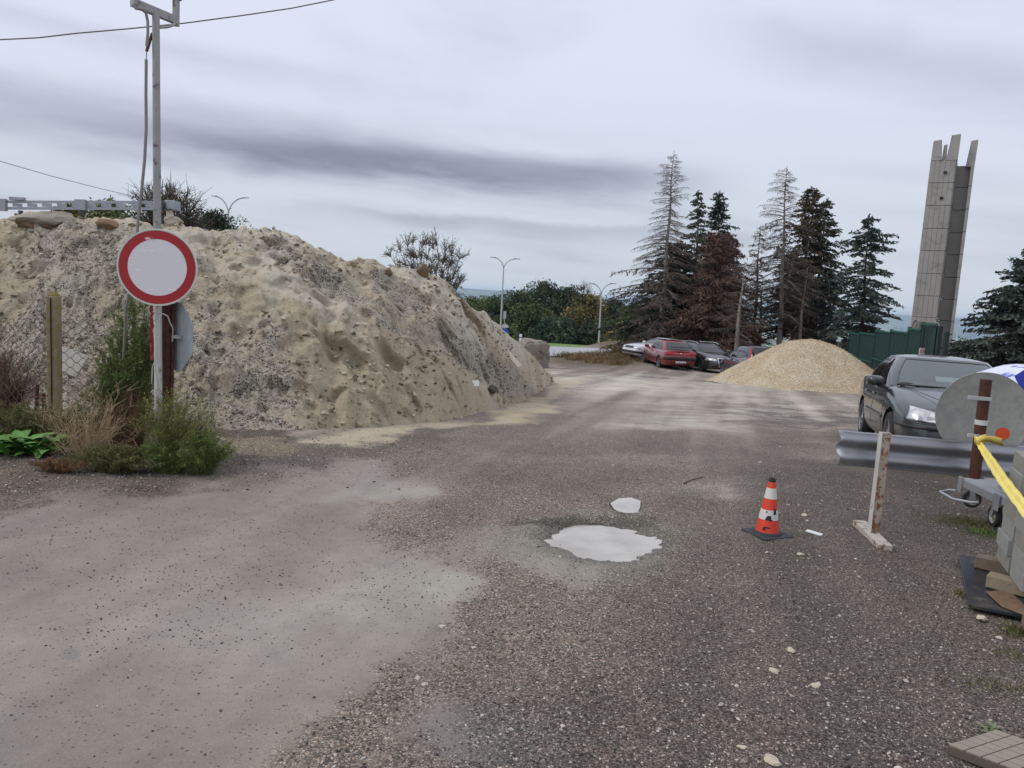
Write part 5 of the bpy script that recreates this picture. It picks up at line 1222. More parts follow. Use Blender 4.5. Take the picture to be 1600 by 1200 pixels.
    # ---- projected fittings
    def patch(nm, axis, quad, mat, off=.006, nu=10, nv=5, thick=.01, parent=None):
        """quad: 4 corners in (u,z); axis 'f','r' use u=y ; 'l','R' (left/right side) use u=x"""
        rows = []
        for j in range(nv+1):
            r_ = []
            for i in range(nu+1):
                a, b_ = i/nu, j/nv
                u = (quad[0][0]*(1-a)+quad[1][0]*a)*(1-b_)+(quad[3][0]*(1-a)+quad[2][0]*a)*b_
                z_ = (quad[0][1]*(1-a)+quad[1][1]*a)*(1-b_)+(quad[3][1]*(1-a)+quad[2][1]*a)*b_
                o_, d_ = {'f': (Vector((L, u, z_)), Vector((-1, 0, 0))), 'r': (Vector((-L, u, z_)), Vector((1, 0, 0))), 'l': (Vector((u, 3, z_)), Vector((0, -1, 0))), 'R': (Vector((u, -3, z_)), Vector((0, 1, 0)))}[axis]
                h = bvh.ray_cast(o_, d_)
                p = h[0] if h[0] is not None else (rows[-1][i] if rows else (r_[-1] if r_ else o_+d_*(L*1.5)))
                if h[0] is not None: p = p+h[1]*off if h[1].dot(d_) < 0 else p-d_*off
                r_.append(p)
            rows.append(r_)
        return MB().grid(rows).obj(nm, mat, parent or t, smooth=True, solid=thick)
    sp['fit'](t, patch)
    # seams and handles on the sides
    for s, ax_ in ((1, 'l'), (-1, 'R')):
        for xd in sp['seams']:
            patch('door_seam', ax_, [(xd, .30), (xd+.008, .30), (xd+.008, bz-.03), (xd, bz-.03)], m_trim, .001, 1, 10, .003)
        for xh in sp['handles']: MB().box((xh, s*(Wd*.985), bz-.12), (.17, .045, .035)).obj('door_handle', pm, t, bevel=.008)
        patch('side_moulding', ax_, [(rx+.45, .50), (fx-.45, .50), (fx-.45, .56), (rx+.45, .56)], sp.get('mould', pm), .004, 16, 1, .012)
        # mirror
        mx = sp['mirx']; mb = MB(); c_ = Vector((mx, s*(Wd+.09), bz+.08))
        ringz = []
        for k, (dx, sc_) in enumerate(((-.07, .86), (-.05, 1), (.0, 1), (.05, .8), (.08, .4))):
            ringz.append([c_+Vector((dx, .115*sc_*math.copysign(abs(math.cos(a))**.6, math.cos(a)), .075*sc_*math.copysign(abs(math.sin(a))**.6, math.sin(a)))) for a in np.linspace(0, 2*math.pi, 17)])
        mb.grid(ringz); mb.add(ringz[0][:-1], [tuple(range(16))]); mb.add(ringz[-1][:-1], [tuple(range(16))])
        mo = mb.obj('wing_mirror', pm, t, smooth=True); MB().bar((mx+.01, s*(Wd-.08), bz-.02), (mx, s*(Wd+.05), bz+.02), .07, .05).obj('mirror_arm', m_trim, mo)
        for xw in (fx, rx): wheel(t, xw, s*(Wd-.115), wr, s, sp.get('spokes', 5))
    return t
# ---- generic shapes
def shape(L, W_, Hh, hoodz, cowlz, beltz, rearz, kind, paint_, **kw):
    h = L/2
    if kind == 'sedan': top = [(-h, .60), (-h+.05, .80), (-h+.14, rearz), (-h+.75, rearz+.02), (-h+1.1, beltz+.03), (-.3, beltz), (kw['cowl'], cowlz), (h-.9, (hoodz+cowlz)/2+.03), (h-.42, hoodz), (h-.14, hoodz-.09), (h-.03, hoodz-.22), (h, .42)]
    else: top = [(-h, .55), (-h+.03, .80), (-h+.10, rearz), (-h+.4, beltz+.02), (-.3, beltz), (kw['cowl'], cowlz), (h-.9, (hoodz+cowlz)/2+.03), (h-.42, hoodz), (h-.14, hoodz-.09), (h-.03, hoodz-.22), (h, .42)]
    bot = [(-h, .40), (-h+.08, .28), (-h+.4, .19), (h-.5, .18), (h-.1, .22), (h, .34)]
    plan = [(-h, .80), (-h+.06, .90), (-h+.3, .97), (-h+.9, 1.0), (h-1.3, 1.0), (h-.6, .965), (h-.25, .90), (h-.09, .80), (h, .62)]
    d = dict(L=L, W=W_, H=Hh, top=top, bot=bot, plan=plan, paint=paint_, hoodcrown=.045); d.update(kw); return d
def plate(t, patch, axis, z0, mat=None):
    x = 1 if axis == 'f' else -1
    o = patch('number_plate', axis, [(-.26, z0), (.26, z0), (.26, z0+.11), (-.26, z0+.11)], M('plate_white', lin(222, 224, 224), .45, var=.05), .012, 6, 2, .008)
    patch('country_band', axis, [(x*.22, z0+.01), (x*.255, z0+.01), (x*.255, z0+.10), (x*.22, z0+.10)], M('plate_blue', lin(30, 60, 150), .5), .019, 1, 1, .003, parent=o)
    for k in range(8):
        if k in (2, 6): continue
        y_ = x*(.185-.052*k)
        patch('plate_character', axis, [(y_-.016, z0+.022), (y_+.016, z0+.022), (y_+.016, z0+.088), (y_-.016, z0+.088)], M('plate_ink', (.05, .05, .055), .6), .019, 1, 1, .003, parent=o)
# green sedan (near right)
def fit_green(t, patch):
    for s in (1, -1):
        q = [(s*.74, .60), (s*.40, .575), (s*.385, .70), (s*.70, .755)]
        o = patch('headlight', 'f', q, lampmat(), .008, 14, 8, .02)
        bx = patch('lamp_rim', 'f', [(s*.57, .585), (s*.565, .585), (s*.555, .73), (s*.56, .73)], m_trim, .012, 1, 5, .004, parent=o)
        patch('fog_grille', 'f', [(s*.68, .30), (s*.40, .28), (s*.40, .36), (s*.66, .37)], m_trim, .004, 6, 2, .01)
    patch('grille', 'f', [(-.34, .60), (.34, .60), (.36, .71), (-.36, .71)], m_trim, .006, 10, 4, .012)
    for k in range(3): patch('grille_bar', 'f', [(-.34, .62+.03*k), (.34, .62+.03*k), (.34, .628+.03*k), (-.34, .628+.03*k)], m_chrome, .016, 10, 1, .005)
    patch('lower_intake', 'f', [(-.36, .27), (.36, .27), (.36, .36), (-.36, .36)], m_trim, .004, 8, 3, .01)
    patch('bumper_strip', 'f', [(-.82, .50), (.82, .50), (.82, .535), (-.82, .535)], m_trim, .008, 40, 2, .015)
    patch('bumper_gap', 'f', [(-.80, .562), (.80, .562), (.80, .568), (-.80, .568)], m_trim, .003, 40, 1, .004)
    plate(t, patch, 'f', .40)
    for s in (1, -1): MB().tube([(1.95, s*.30, .905-.06), (1.4, s*.52, .93), (.95, s*.66, .985)], .004, 4).obj('bonnet_seam', m_trim, t)
    MB().tube([(.92, -.15, 1.005), (1.0, .25, 1.0), (.98, .66, .985)], .011, 5).obj('wiper', m_trim, t)
    MB().tube([(.92, -.72, .995), (1.0, -.35, 1.0), (.99, -.05, 1.0)], .011, 5).obj('wiper', m_trim, t)
    MB().box((.68, -.02, 1.10), (.02, .34, .10), Matrix.Rotation(-.9, 3, 'Y')).obj('dashboard_paper', M('paper_bluish', lin(190, 218, 214), .8, var=.04), t)
    for y_ in (.36, -.36):
        o = MB().box((-.25, y_, .98), (.14, .5, .5), Matrix.Rotation(.25, 3, 'Y')).obj('seat', M('seat_cloth', lin(92, 94, 98), .9), t, bevel=.05)
        MB().box((-.36, y_, 1.27), (.09, .27, .16)).obj('headrest', M('seat_cloth', lin(92, 94, 98), .9), o, bevel=.03)
    MB().box((.62, 0, .98), (.55, 1.35, .10)).obj('dashboard', M('dash', lin(60, 62, 64), .85), t, bevel=.03)
    MB().box((.18, 0, 1.31), (.03, .22, .06)).obj('rear_view_mirror', m_trim, t, bevel=.01)
mt, N, b = newmat('windscreen_glass'); b.inputs['Base Color'].default_value = (.16, .19, .20, 1); b.inputs['Roughness'].default_value = .03; b.inputs['Alpha'].default_value = .62; b.inputs['Specular IOR Level'].default_value = .9  # base colour lightened to stand in for sky reflected in the glass
b.inputs['Coat Weight'].default_value = .5; b.inputs['Coat Roughness'].default_value = .02
mws = mt
g = shape(4.38, 1.735, 1.44, .80, .965, .93, 1.00, 'sedan', paint('paint_dark_green', lin(20, 38, 40), .12), cowl=.95, fx=1.33, rx=-1.18, wr=.315,
    gh=(-1.62, .98, .80, .93, -.98, .26, .60, 1.385), wins=[(.62, .10), (.02, -.50), (-.56, -.76)], seams=[.85, -.12, -.95], handles=[-.02, -.80], mirx=.62, fit=fit_green, ws_mat=mws, spokes=7)
pf_ = G(1393, 717); pr_ = G(1350, 676)
hd = (pf_-pr_).to_2d(); hd.normalize()
hd = Vector((-0.30, -0.954)).normalized()
lft = Vector((-hd.y, hd.x)); rgt_ = -lft
# right side wheels touch pf_; centre of car from front right wheel
ctr = pf_.to_2d() - hd*1.33 - rgt_*(.8675-.115)
tilt = -math.asin(max(-.2, min(.2, 0)))
zc = Hf(ctr.x, ctr.y)
car_g = car('dark green sedan parked nose first behind the guardrail', (ctr.x, ctr.y, zc), hd, g)
def seat_on_slope(o, fx, rx):
    h = Vector((math.cos(o.rotation_euler[2]), math.sin(o.rotation_euler[2]))); p = o.location
    za = Hf(p.x+h.x*fx, p.y+h.y*fx); zb = Hf(p.x+h.x*rx, p.y+h.y*rx)
    pit = math.atan2(za-zb, fx-rx); o.rotation_euler = (0, -pit, o.rotation_euler[2]); o.rotation_mode = 'XYZ'
    o.location.z = (za*(-rx)+zb*fx)/(fx-rx)+0.005
seat_on_slope(car_g, 1.33, -1.18)
# black estate
def fit_estate(t, patch):
    for s in (1, -1):
        patch('headlight', 'f', [(s*.84, .60), (s*.46, .57), (s*.44, .68), (s*.80, .74)], lampmat(), .01, 10, 5, .02)
        MB().tube([(-1.9, s*.56, 1.37), (-1.8, s*.57, 1.44), (-.3, s*.58, 1.465), (.2, s*.57, 1.42), (.3, s*.56, 1.36)], .018, 6).obj('roof_rail', m_chrome, t, smooth=True)
        patch('fog_lamp', 'f', [(s*.72, .34), (s*.50, .32), (s*.50, .40), (s*.70, .41)], m_trim, .006, 4, 2, .01)
    patch('grille', 'f', [(-.30, .34), (.30, .34), (.36, .70), (-.36, .70)], m_trim, .008, 8, 6, .012)
    for (a, b_, c_, d_) in (((-.38, .70), (.38, .70), (.38, .725), (-.38, .725)), ((-.32, .32), (.32, .32), (.32, .345), (-.32, .345)), ((-.41, .72), (-.375, .72), (-.31, .32), (-.345, .32)), ((.375, .72), (.41, .72), (.345, .32), (.31, .32))):
        patch('grille_frame', 'f', [a, b_, c_, d_], m_chrome, .016, 8, 4, .01)
    for k in range(4):   # emblem of four linked rings
        pts = []
        for a in np.linspace(0, 2*math.pi, 15): pts.append((2.30+.02, -.12+.08*k+.052*math.cos(a), .625+.052*math.sin(a)))
        MB().tube(pts, .008, 5, caps=False).obj('emblem_ring', m_chrome, t)
    plate(t, patch, 'f', .42)
e = shape(4.58, 1.77, 1.43, .80, .98, .96, 1.0, 'estate', paint('paint_black', (.012, .013, .018), .15), cowl=1.0, fx=1.40, rx=-1.24, wr=.325,
    gh=(-2.18, 1.05, .80, .955, -1.75, .22, .61, 1.375), wins=[(.60, .20), (.16, -.26), (-.32, -.80)], seams=[.95, -.02, -.95], handles=[.1, -.75], mirx=.66, fit=fit_estate, spokes=7)
def place(label, spec, wheel_px, which, hd, group='cars parked under the conifers'):
    """which: (x of that wheel, side) of the wheel whose contact point is wheel_px"""
    p = G(*wheel_px).to_2d(); hd = Vector(hd).normalized(); lf = Vector((-hd.y, hd.x))
    c_ = p-hd*which[0]-lf*which[1]*(spec['W']/2-.115)
    o = car(label, (c_.x, c_.y, Hf(c_.x, c_.y)), hd, spec, group); seat_on_slope(o, spec['fx'], spec['rx']); return o
def hdir(px, deg):   # heading = towards the camera along that pixel column, turned by deg
    r = ray(px, 500); v = Vector((-r.x, -r.y)).normalized(); a = math.radians(deg); return Vector((v.x*math.cos(a)-v.y*math.sin(a), v.x*math.sin(a)+v.y*math.cos(a)))
place('black estate car with roof rails facing the camera', e, (1097, 580.5), (1.40, -1), hdir(1115, 27))
# red hatchback seen from behind
def fit_red(t, patch):
    red = M('tail_red', lin(150, 14, 18), .25, var=.1); patch('tail_panel', 'r', [(-.74, .74), (.74, .74), (.72, .86), (-.72, .86)], paint('paint_red_bright', lin(160, 22, 34), .05), .006, 14, 3, .012)
    for s in (1, -1): patch('tail_light', 'r', [(s*.76, .74), (s*.40, .75), (s*.40, .86), (s*.74, .87)], red, .012, 8, 3, .015)
    patch('bumper', 'r', [(-.80, .50), (.80, .50), (.80, .64), (-.80, .64)], m_trim, .012, 24, 3, .03)
    patch('badge', 'r', [(-.035, .79), (.035, .79), (.035, .85), (-.035, .85)], m_chrome, .02, 2, 2, .008)
    plate(t, patch, 'r', .34); MB().box((-1.93, 0, 1.12), (.16, 1.0, .03)).obj('spoiler', m_trim, t, bevel=.01)
    MB().tube([(-2.0, -.45, .25), (-2.16, -.45, .25)], .03, 8).obj('exhaust', m_trim, t)
r_ = shape(4.25, 1.71, 1.40, .76, .93, .90, .96, 'hatch', paint('paint_red', lin(122, 14, 26), .12), cowl=.95, fx=1.30, rx=-1.24, wr=.30,
    gh=(-1.98, .98, .77, .90, -1.20, .25, .59, 1.345), wins=[(.58, .08), (.02, -.46), (-.52, -.72)], seams=[.85, -.12, -.95], handles=[0, -.8], mirx=.6, fit=fit_red, mould=m_trim)
place('red hatchback seen from behind beside the black estate', r_, (1031, 574.5), (-1.24, 1), hdir(1040, 180+18))
# silver estate with raised tailgate
def fit_silver(t, patch):
    for s in (1, -1): patch('headlight', 'f', [(s*.76, .58), (s*.42, .57), (s*.42, .70), (s*.74, .71)], lampmat(), .01, 8, 4, .02)
    patch('grille', 'f', [(-.38, .58), (.38, .58), (.38, .70), (-.38, .70)], m_trim, .008, 8, 4, .012); patch('bumper', 'f', [(-.8, .34), (.8, .34), (.8, .46), (-.8, .46)], m_trim, .008, 20, 3, .02)
    o = MB().grid([[(-1.85-.75*a, y_, 1.40+.10*a-.06*(y_/.6)**2) for a in np.linspace(0, 1, 6)] for y_ in np.linspace(-.58, .58, 9)]).obj('tailgate', t and paint('paint_silver', lin(196, 198, 200), .15), t, smooth=True, solid=.05)
    MB().grid([[(-2.0-.5*a, y_, 1.36+.07*a) for a in np.linspace(0, 1, 4)] for y_ in np.linspace(-.45, .45, 5)]).obj('tailgate_glass', m_glass, o, solid=.01)
    MB().box((-1.95, 0, 1.05), (.25, 1.1, .35)).obj('boot_opening', m_well, t)
s_ = shape(4.50, 1.72, 1.42, .78, .95, .93, .95, 'estate', paint('paint_silver', lin(196, 198, 200), .15), cowl=1.0, fx=1.36, rx=-1.26, wr=.30,
    gh=(-2.12, 1.02, .78, .93, -1.80, .22, .61, 1.365), wins=[(.60, .18), (.13, -.28), (-.33, -.82)], seams=[.9, -.05, -.95], handles=[.1, -.75], mirx=.64, fit=fit_silver, mould=m_trim)
place('silver estate with raised tailgate at the left of the parked cars', s_, (1012, 565.5), (1.36, 1), hdir(1010, -56))
# dark estate behind the gravel heap, seen from behind
def fit_dark(t, patch):
    rd_ = M('tail_red_bright', lin(176, 30, 28), .25, var=.08)
    for s in (1, -1):
        patch('tail_light', 'r', [(s*.80, .72), (s*.66, .72), (s*.66, .93), (s*.80, .93)], rd_, .012, 4, 4, .02)
        MB().bar((-2.16, s*.735, .90), (-1.92, s*.66, 1.34), .10, .05, (0, 1, 0)).obj('upper_tail_light', rd_, t, bevel=.015)
    patch('bumper', 'r', [(-.80, .42), (.80, .42), (.80, .54), (-.80, .54)], m_trim, .012, 20, 3, .03); plate(t, patch, 'r', .60)
k_ = shape(4.30, 1.72, 1.45, .78, .96, .94, .97, 'estate', paint('paint_charcoal', lin(44, 46, 54), .2), cowl=.95, fx=1.28, rx=-1.22, wr=.30,
    gh=(-2.05, .98, .78, .94, -1.78, .2, .61, 1.39), wins=[(.60, .16), (.10, -.32), (-.38, -.84)], seams=[.85, -.05, -.95], handles=[.05, -.75], mirx=.62, fit=fit_dark, mould=m_trim)
place('charcoal estate with tall red tail lights half behind the gravel heap', k_, (1158, 595), (-1.22, 1), hdir(1160, 180+17))

# ================================================================== LEFT: POLE, SIGNS, WIRES
D = 7.2; m_pole = M('pole_paint', lin(150, 150, 146), .6, metal=.15, var=.25, scale=5, bump=.2, bscale=30, col2=lin(96, 78, 66), thresh=(.56, .66))
m_white_p = M('pole_white', lin(190, 190, 184), .6, var=.2, scale=6, col2=lin(140, 120, 100), thresh=(.58, .68)); m_rust = M('rust_brown', lin(84, 46, 34), .85, var=.35, scale=10, bump=.4, bscale=40, col2=lin(58, 34, 28), thresh=(.45, .6))
a = P(243.5, 20, D); b_ = P(246.5, 470, D); c_ = b_+(b_-a)*((b_.z+.1)/(a.z-b_.z)); 
up = empty('utility_pole', 'tall thin grey steel pole with a crossarm at the top of the picture', 'pole', (c_.x, c_.y, 0))
childof(MB().tube([c_, b_], .036, 14).obj('lower_pipe', m_white_p, smooth=True), up); childof(MB().tube([b_, b_.lerp(a, .5), a], [.035, .034, .032], 14).obj('pole', m_pole, smooth=True), up)
l_ = P(206, 3, 7.0); r_2 = P(275, 33, 7.42); r_2.z = l_.z
childof(MB().bar(l_, r_2, .055, .07).obj('crossarm', m_pole, bevel=.004), up)
childof(MB().bar(r_2-Vector((0, 0, .05)), r_2+Vector((0.0, 0, .32)), .05, .05, (0, 1, 0)).obj('upright', m_pole, bevel=.004), up)
childof(MB().lathe([(0.001, 0), (.05, 0), (.055, .02), (.02, .03), (.02, .06), (0.001, .06)], 12, Matrix.Translation(r_2+Vector((0, 0, .19)))).obj('insulator', M('insulator_dark', lin(60, 58, 58), .4), smooth=True), up)
childof(MB().tube([P(246, 43, D), P(262, 42, 7.3), P(271, 39, 7.35), P(275, 34, 7.4)], .014, 7).obj('elbow_pipe', m_pole, smooth=True), up)
childof(MB().bar(P(238, 52, D), P(229, 80, D-.05), .02, .02).obj('brace', m_rust), up)
m_cond = M('conduit_grey', lin(128, 126, 122), .7, var=.15)
childof(MB().tube([P(208, 8, 7.0), P(212, 13, 7.0), P(222, 15, 7.05), P(228, 20, 7.1), P(231, 34, 7.1), P(231, 52, 7.1), P(229, 72, 7.1)], .013, 8).obj('conduit', m_cond, smooth=True), up)
childof(MB().tube([P(229, 72, 7.1), P(229, 84, 7.1), P(228.5, 93, 7.1)], .004, 5).obj('bare_wire', M('bare_wire', lin(70, 66, 62), .5)), up)
childof(MB().tube([P(228.5, 93, 7.1), P(228, 150, 7.12), P(228.5, 200, 7.12), P(226, 250, 7.13), P(221, 300, 7.15), P(215.5, 345, 7.15), P(213, 395, 7.18), P(207, 440, 7.25), P(197, 480, 7.3), P(193, 560, 7.4)], .014, 8).obj('conduit', m_cond, smooth=True), up)
# round sign
def facing(px, py):
    r = ray(px, py).normalized(); z_ = -r; z_.z = 0; z_.normalize(); return z_
c_s = P(246, 418, 7.08); nz_ = Vector((0.16, -1, 0.02)).normalized(); R_s = 59*7.08/1180
xa = Vector((0, 0, 1)).cross(nz_).normalized(); ya = nz_.cross(xa); MS = Matrix((xa, ya, nz_)).transposed().to_4x4(); MS.translation = c_s
rs_o = empty('round_road_sign', 'round white no vehicles sign with wide red ring on the tall pole', 'road sign', tuple(c_s))
def loc(o): return childof(o, rs_o)
loc(MB().lathe([(0.001, -.012), (R_s, -.012), (R_s+.003, -.004), (R_s+.001, .006), (R_s-.012, .006), (R_s-.014, 0), (.001, 0)], 72, MS).obj('plate', M('sign_rim', lin(196, 200, 188), .5, var=.08), smooth=True))
mt, N, b = newmat('sign_red_film'); co = N.n('ShaderNodeTexCoord').outputs['Object']
nz1 = N.n('ShaderNodeTexNoise', {'Vector': co, 'Scale': 3.0, 'Detail': 8.0, 'Roughness': .7}).outputs[0]
N.set(b.inputs['Base Color'], N.mix(N.smooth(nz1, .6, .75), lin(158, 14, 22), lin(112, 18, 20))); b.inputs['Roughness'].default_value = .35
loc(MB().lathe([(R_s*.735, .001), (R_s*.735, .0025), (R_s*.955, .0025), (R_s*.955, .001)], 72, MS, close=True).obj('red_ring', mt))
mt2, N, b = newmat('sign_white_film'); co = N.n('ShaderNodeTexCoord').outputs['Object']
sc_ = N.n('ShaderNodeMapping', {'Vector': co, 'Scale': (6.0, 6.0, 60.0), 'Rotation': (0, 0.15, 0)}).outputs[0]
nz1 = N.n('ShaderNodeTexNoise', {'Vector': sc_, 'Scale': 1.0, 'Detail': 6.0, 'Roughness': .6}).outputs[0]
N.set(b.inputs['Base Color'], N.mix(N.smooth(nz1, .62, .72), lin(214, 213, 214), lin(250, 249, 247))); b.inputs['Roughness'].default_value = .35
loc(MB().lathe([(0.001, .0018), (R_s*.735, .0018), (R_s*.735, .001)], 72, MS).obj('white_face', mt2))
loc(MB().prism([MS @ Vector(q) for q in ((-.115, .262, .0031), (-.085, .275, .0031), (-.06, .262, .0031), (-.045, .245, .0031), (-.07, .252, .0031), (-.10, .250, .0031))], nz_*.0008).obj('scratch', M('scratch_pale', lin(205, 196, 190), .6)))
loc(MB().bar(MS @ Vector((-.055, .285, .0035)), MS @ Vector((-.02, .235, .0035)), .004, .001).obj('scratch', M('scratch_pale', lin(205, 196, 190), .6)))
loc(MB().bar(c_s-nz_*.05+Vector((-.06, 0, .12)), c_s-nz_*.05+Vector((.07, 0, .12)), .05, .03).obj('clamp', m_galv)); loc(MB().bar(c_s-nz_*.05+Vector((-.06, 0, -.15)), c_s-nz_*.05+Vector((.07, 0, -.15)), .05, .03).obj('clamp', m_galv))
# rusty post with octagonal sign from behind
q = P(262, 474, 7.32); b0 = Vector((q.x-.015, q.y, 0))
st_ = empty('stop_sign_from_behind', 'grey octagonal sign seen from behind on a rusty brown post', 'road sign', (b0.x, b0.y, 0))
childof(MB().tube([b0-Vector((0, 0, .1)), Vector((q.x, q.y, q.z+.5))], .058, 12).obj('post', m_rust, smooth=True), st_)
childof(MB().tube([b0+Vector((.07, -.03, 0)), Vector((q.x+.075, q.y-.03, q.z+.2))], .014, 8).obj('side_pipe', m_rust, smooth=True), st_)
oc = P(272, 525, 7.36); nn = Vector((.58, .81, 0)).normalized(); xa = Vector((0, 0, 1)).cross(nn).normalized()
Ro = .355; pts = [oc+xa*(Ro*math.cos(a))+Vector((0, 0, Ro*math.sin(a))) for a in [math.pi/8+k*math.pi/4 for k in range(8)]]
childof(MB().prism(pts, nn*.004).obj('octagon_plate', M('sign_back_grey', lin(112, 120, 130), .5, metal=.2, var=.12)), st_)
childof(MB().prism([oc+(p-oc)*1.01-nn*.004 for p in pts], nn*.003).obj('octagon_rim', M('sign_edge', lin(150, 158, 160), .5)), st_)
childof(MB().bar(oc-nn*.03-xa*.15, oc-nn*.03+xa*.15, .04, .03).obj('bracket', m_galv), st_)
tp_ = []; random.seed(9)
v_ = []
for k in range(15):
    y_ = 470+k*6.6; v_.append(P(237.5+random.uniform(-1.6, 1.6)-k*.03, y_, 7.12))
mb = MB(); rowsA = [[p+Vector((-.012-.008*random.random(), random.uniform(-.01, .01), 0)), p+Vector((.012, random.uniform(-.012, .012), 0))] for p in v_]; mb.grid(rowsA)
o = mb.obj('red_tape', M('tape_red', lin(130, 28, 28), .7, var=.3, scale=20), solid=.002); tag(o, 'torn red plastic tape hanging down beside the pole', 'tape')
o = MB().tube([P(239, 487, 7.1), P(246, 488, 7.08), P(256, 491, 7.1), P(262, 494, 7.12), P(266, 505, 7.14), P(270, 512, 7.16), P(270, 525, 7.2), P(269, 534, 7.2)], .006, 6).obj('wire_tie', M('wire_white', lin(170, 166, 158), .7), smooth=True)
tag(o, 'pale tie wire wound round the pole and the rusty post', 'wire')
o = MB().tube([P(237, 600, 7.05), P(238, 575, 7.05), P(242, 562, 7.05), P(243, 580, 7.05), P(247, 600, 7.05), P(251, 612, 7.05)], .006, 6).obj('cord', M('wire_white', lin(170, 166, 158), .7), smooth=True); tag(o, 'pale cord hanging at the foot of the pole', 'cord')
# overhead wires
o = MB().tube([P(-500, 62, 11.5), P(-200, 66, 11.2), P(0, 62, 11), P(60, 59, 11), P(120, 52, 11.1), P(200, 45, 11.3), P(290, 36, 11.6), P(380, 24, 12), P(455, 13, 12.5), P(520, 0, 13), P(700, -50, 14.5), P(1000, -160, 17)], .009, 6).obj('overhead_cable', M('cable_grey', lin(96, 92, 90), .7), smooth=True)
tag(o, 'thick grey cable crossing the sky above the heap', 'cable')
o = MB().tube([P(-300, 160, 18), P(-100, 222, 22), P(0, 252, 26), P(80, 275, 30), P(150, 293, 34), P(205, 306, 38)], .012, 5).obj('thin_wire', M('cable_dark', lin(70, 68, 70), .7)); tag(o, 'thin dark wire running down to the trees at the left', 'wire')
# wire mesh fence with mossy concrete post
m_moss = M('mossy_concrete', lin(136, 126, 100), .95, var=.35, scale=9, bump=.5, bscale=40, col2=lin(128, 114, 62), thresh=(.46, .62))
q = P(84, 462, 8.2); fe = empty('mesh_fence', 'rusty chain link fence on a mossy concrete post at far left', 'fence', (q.x, q.y, 0))
childof(MB().box((q.x, q.y, q.z/2), (.112, .11, q.z)).obj('post', m_moss, bevel=.012), fe)
childof(MB().box((q.x, q.y, q.z+.025), (.10, .10, .05), taper=.35).obj('post_cap', M('lichen', lin(122, 110, 62), .95), bevel=.008), fe)
childof(MB().box((q.x+.002, q.y-.062, q.z/2+.1), (.010, .01, q.z-.25)).obj('groove', M('groove_dark', lin(40, 34, 30), .95)), fe)
childof(MB().bar((q.x-.16, q.y-.1, 0), (q.x-.14, q.y-.08, .52), .03, .03).obj('angle_post', m_rust), fe)
childof(MB().bar((q.x-.10, q.y-.02, 0), (q.x-.11, q.y-.02, .42), .03, .03).obj('angle_post', m_rust), fe)
S0, S1 = [], []; cw_, ch_ = .055, .055
def fpt(i, j):
    xx_ = q.x-1.9+i*cw_; zz_ = .12+j*ch_
    sag = .03*math.sin(i*.35)+.02*math.sin(j*.6+i*.1); yy_ = q.y+.07+.35*max(0, (xx_-q.x))+sag+.05*math.sin(i*.13)
    zz_ += -.05*math.sin(i*.09)*(j/20)-(.02+.10*max(0, xx_-q.x))*(j/20)
    return np.array([xx_, yy_, zz_])
NI, NJ = 62, 21
hole = set()
for i in range(NI):
    for j in range(NJ):
        if (i+j) % 2: continue
        if i > 52 and random.random() < (i-52)*.1: continue
        p_ = fpt(i, j)
        for di in (-1, 1):
            if 0 <= i+di <= NI and j+1 <= NJ:
                m_ = fpt(i+di, j+1); a_ = p_+(m_-p_)*.35+np.array([di*.006, 0, -.004]); b2 = p_+(m_-p_)*.65+np.array([-di*.006, 0, .004])
                S0 += [p_, a_, b2]; S1 += [a_, b2, m_]
v, f = segs(S0, S1, [.0035]*len(S0), [.0035]*len(S0), 3)
childof(fastmesh('wire_mesh', v, f, M('wire_rusty', lin(92, 84, 76), .8, metal=.2)), fe)
q2 = P(106, 565, 8.9); o = MB().box((0, 0, 0), (.36, .03, .30), Matrix.Rotation(.35, 3, 'Y')).obj('white_sheet', M('sheet_white', lin(176, 172, 160), .9), bevel=.006); o.location = q2; o.rotation_euler = (-.5, 0, .2); tag(o, 'broken pale sheet leaning against the heap behind the mesh fence', 'sheet')

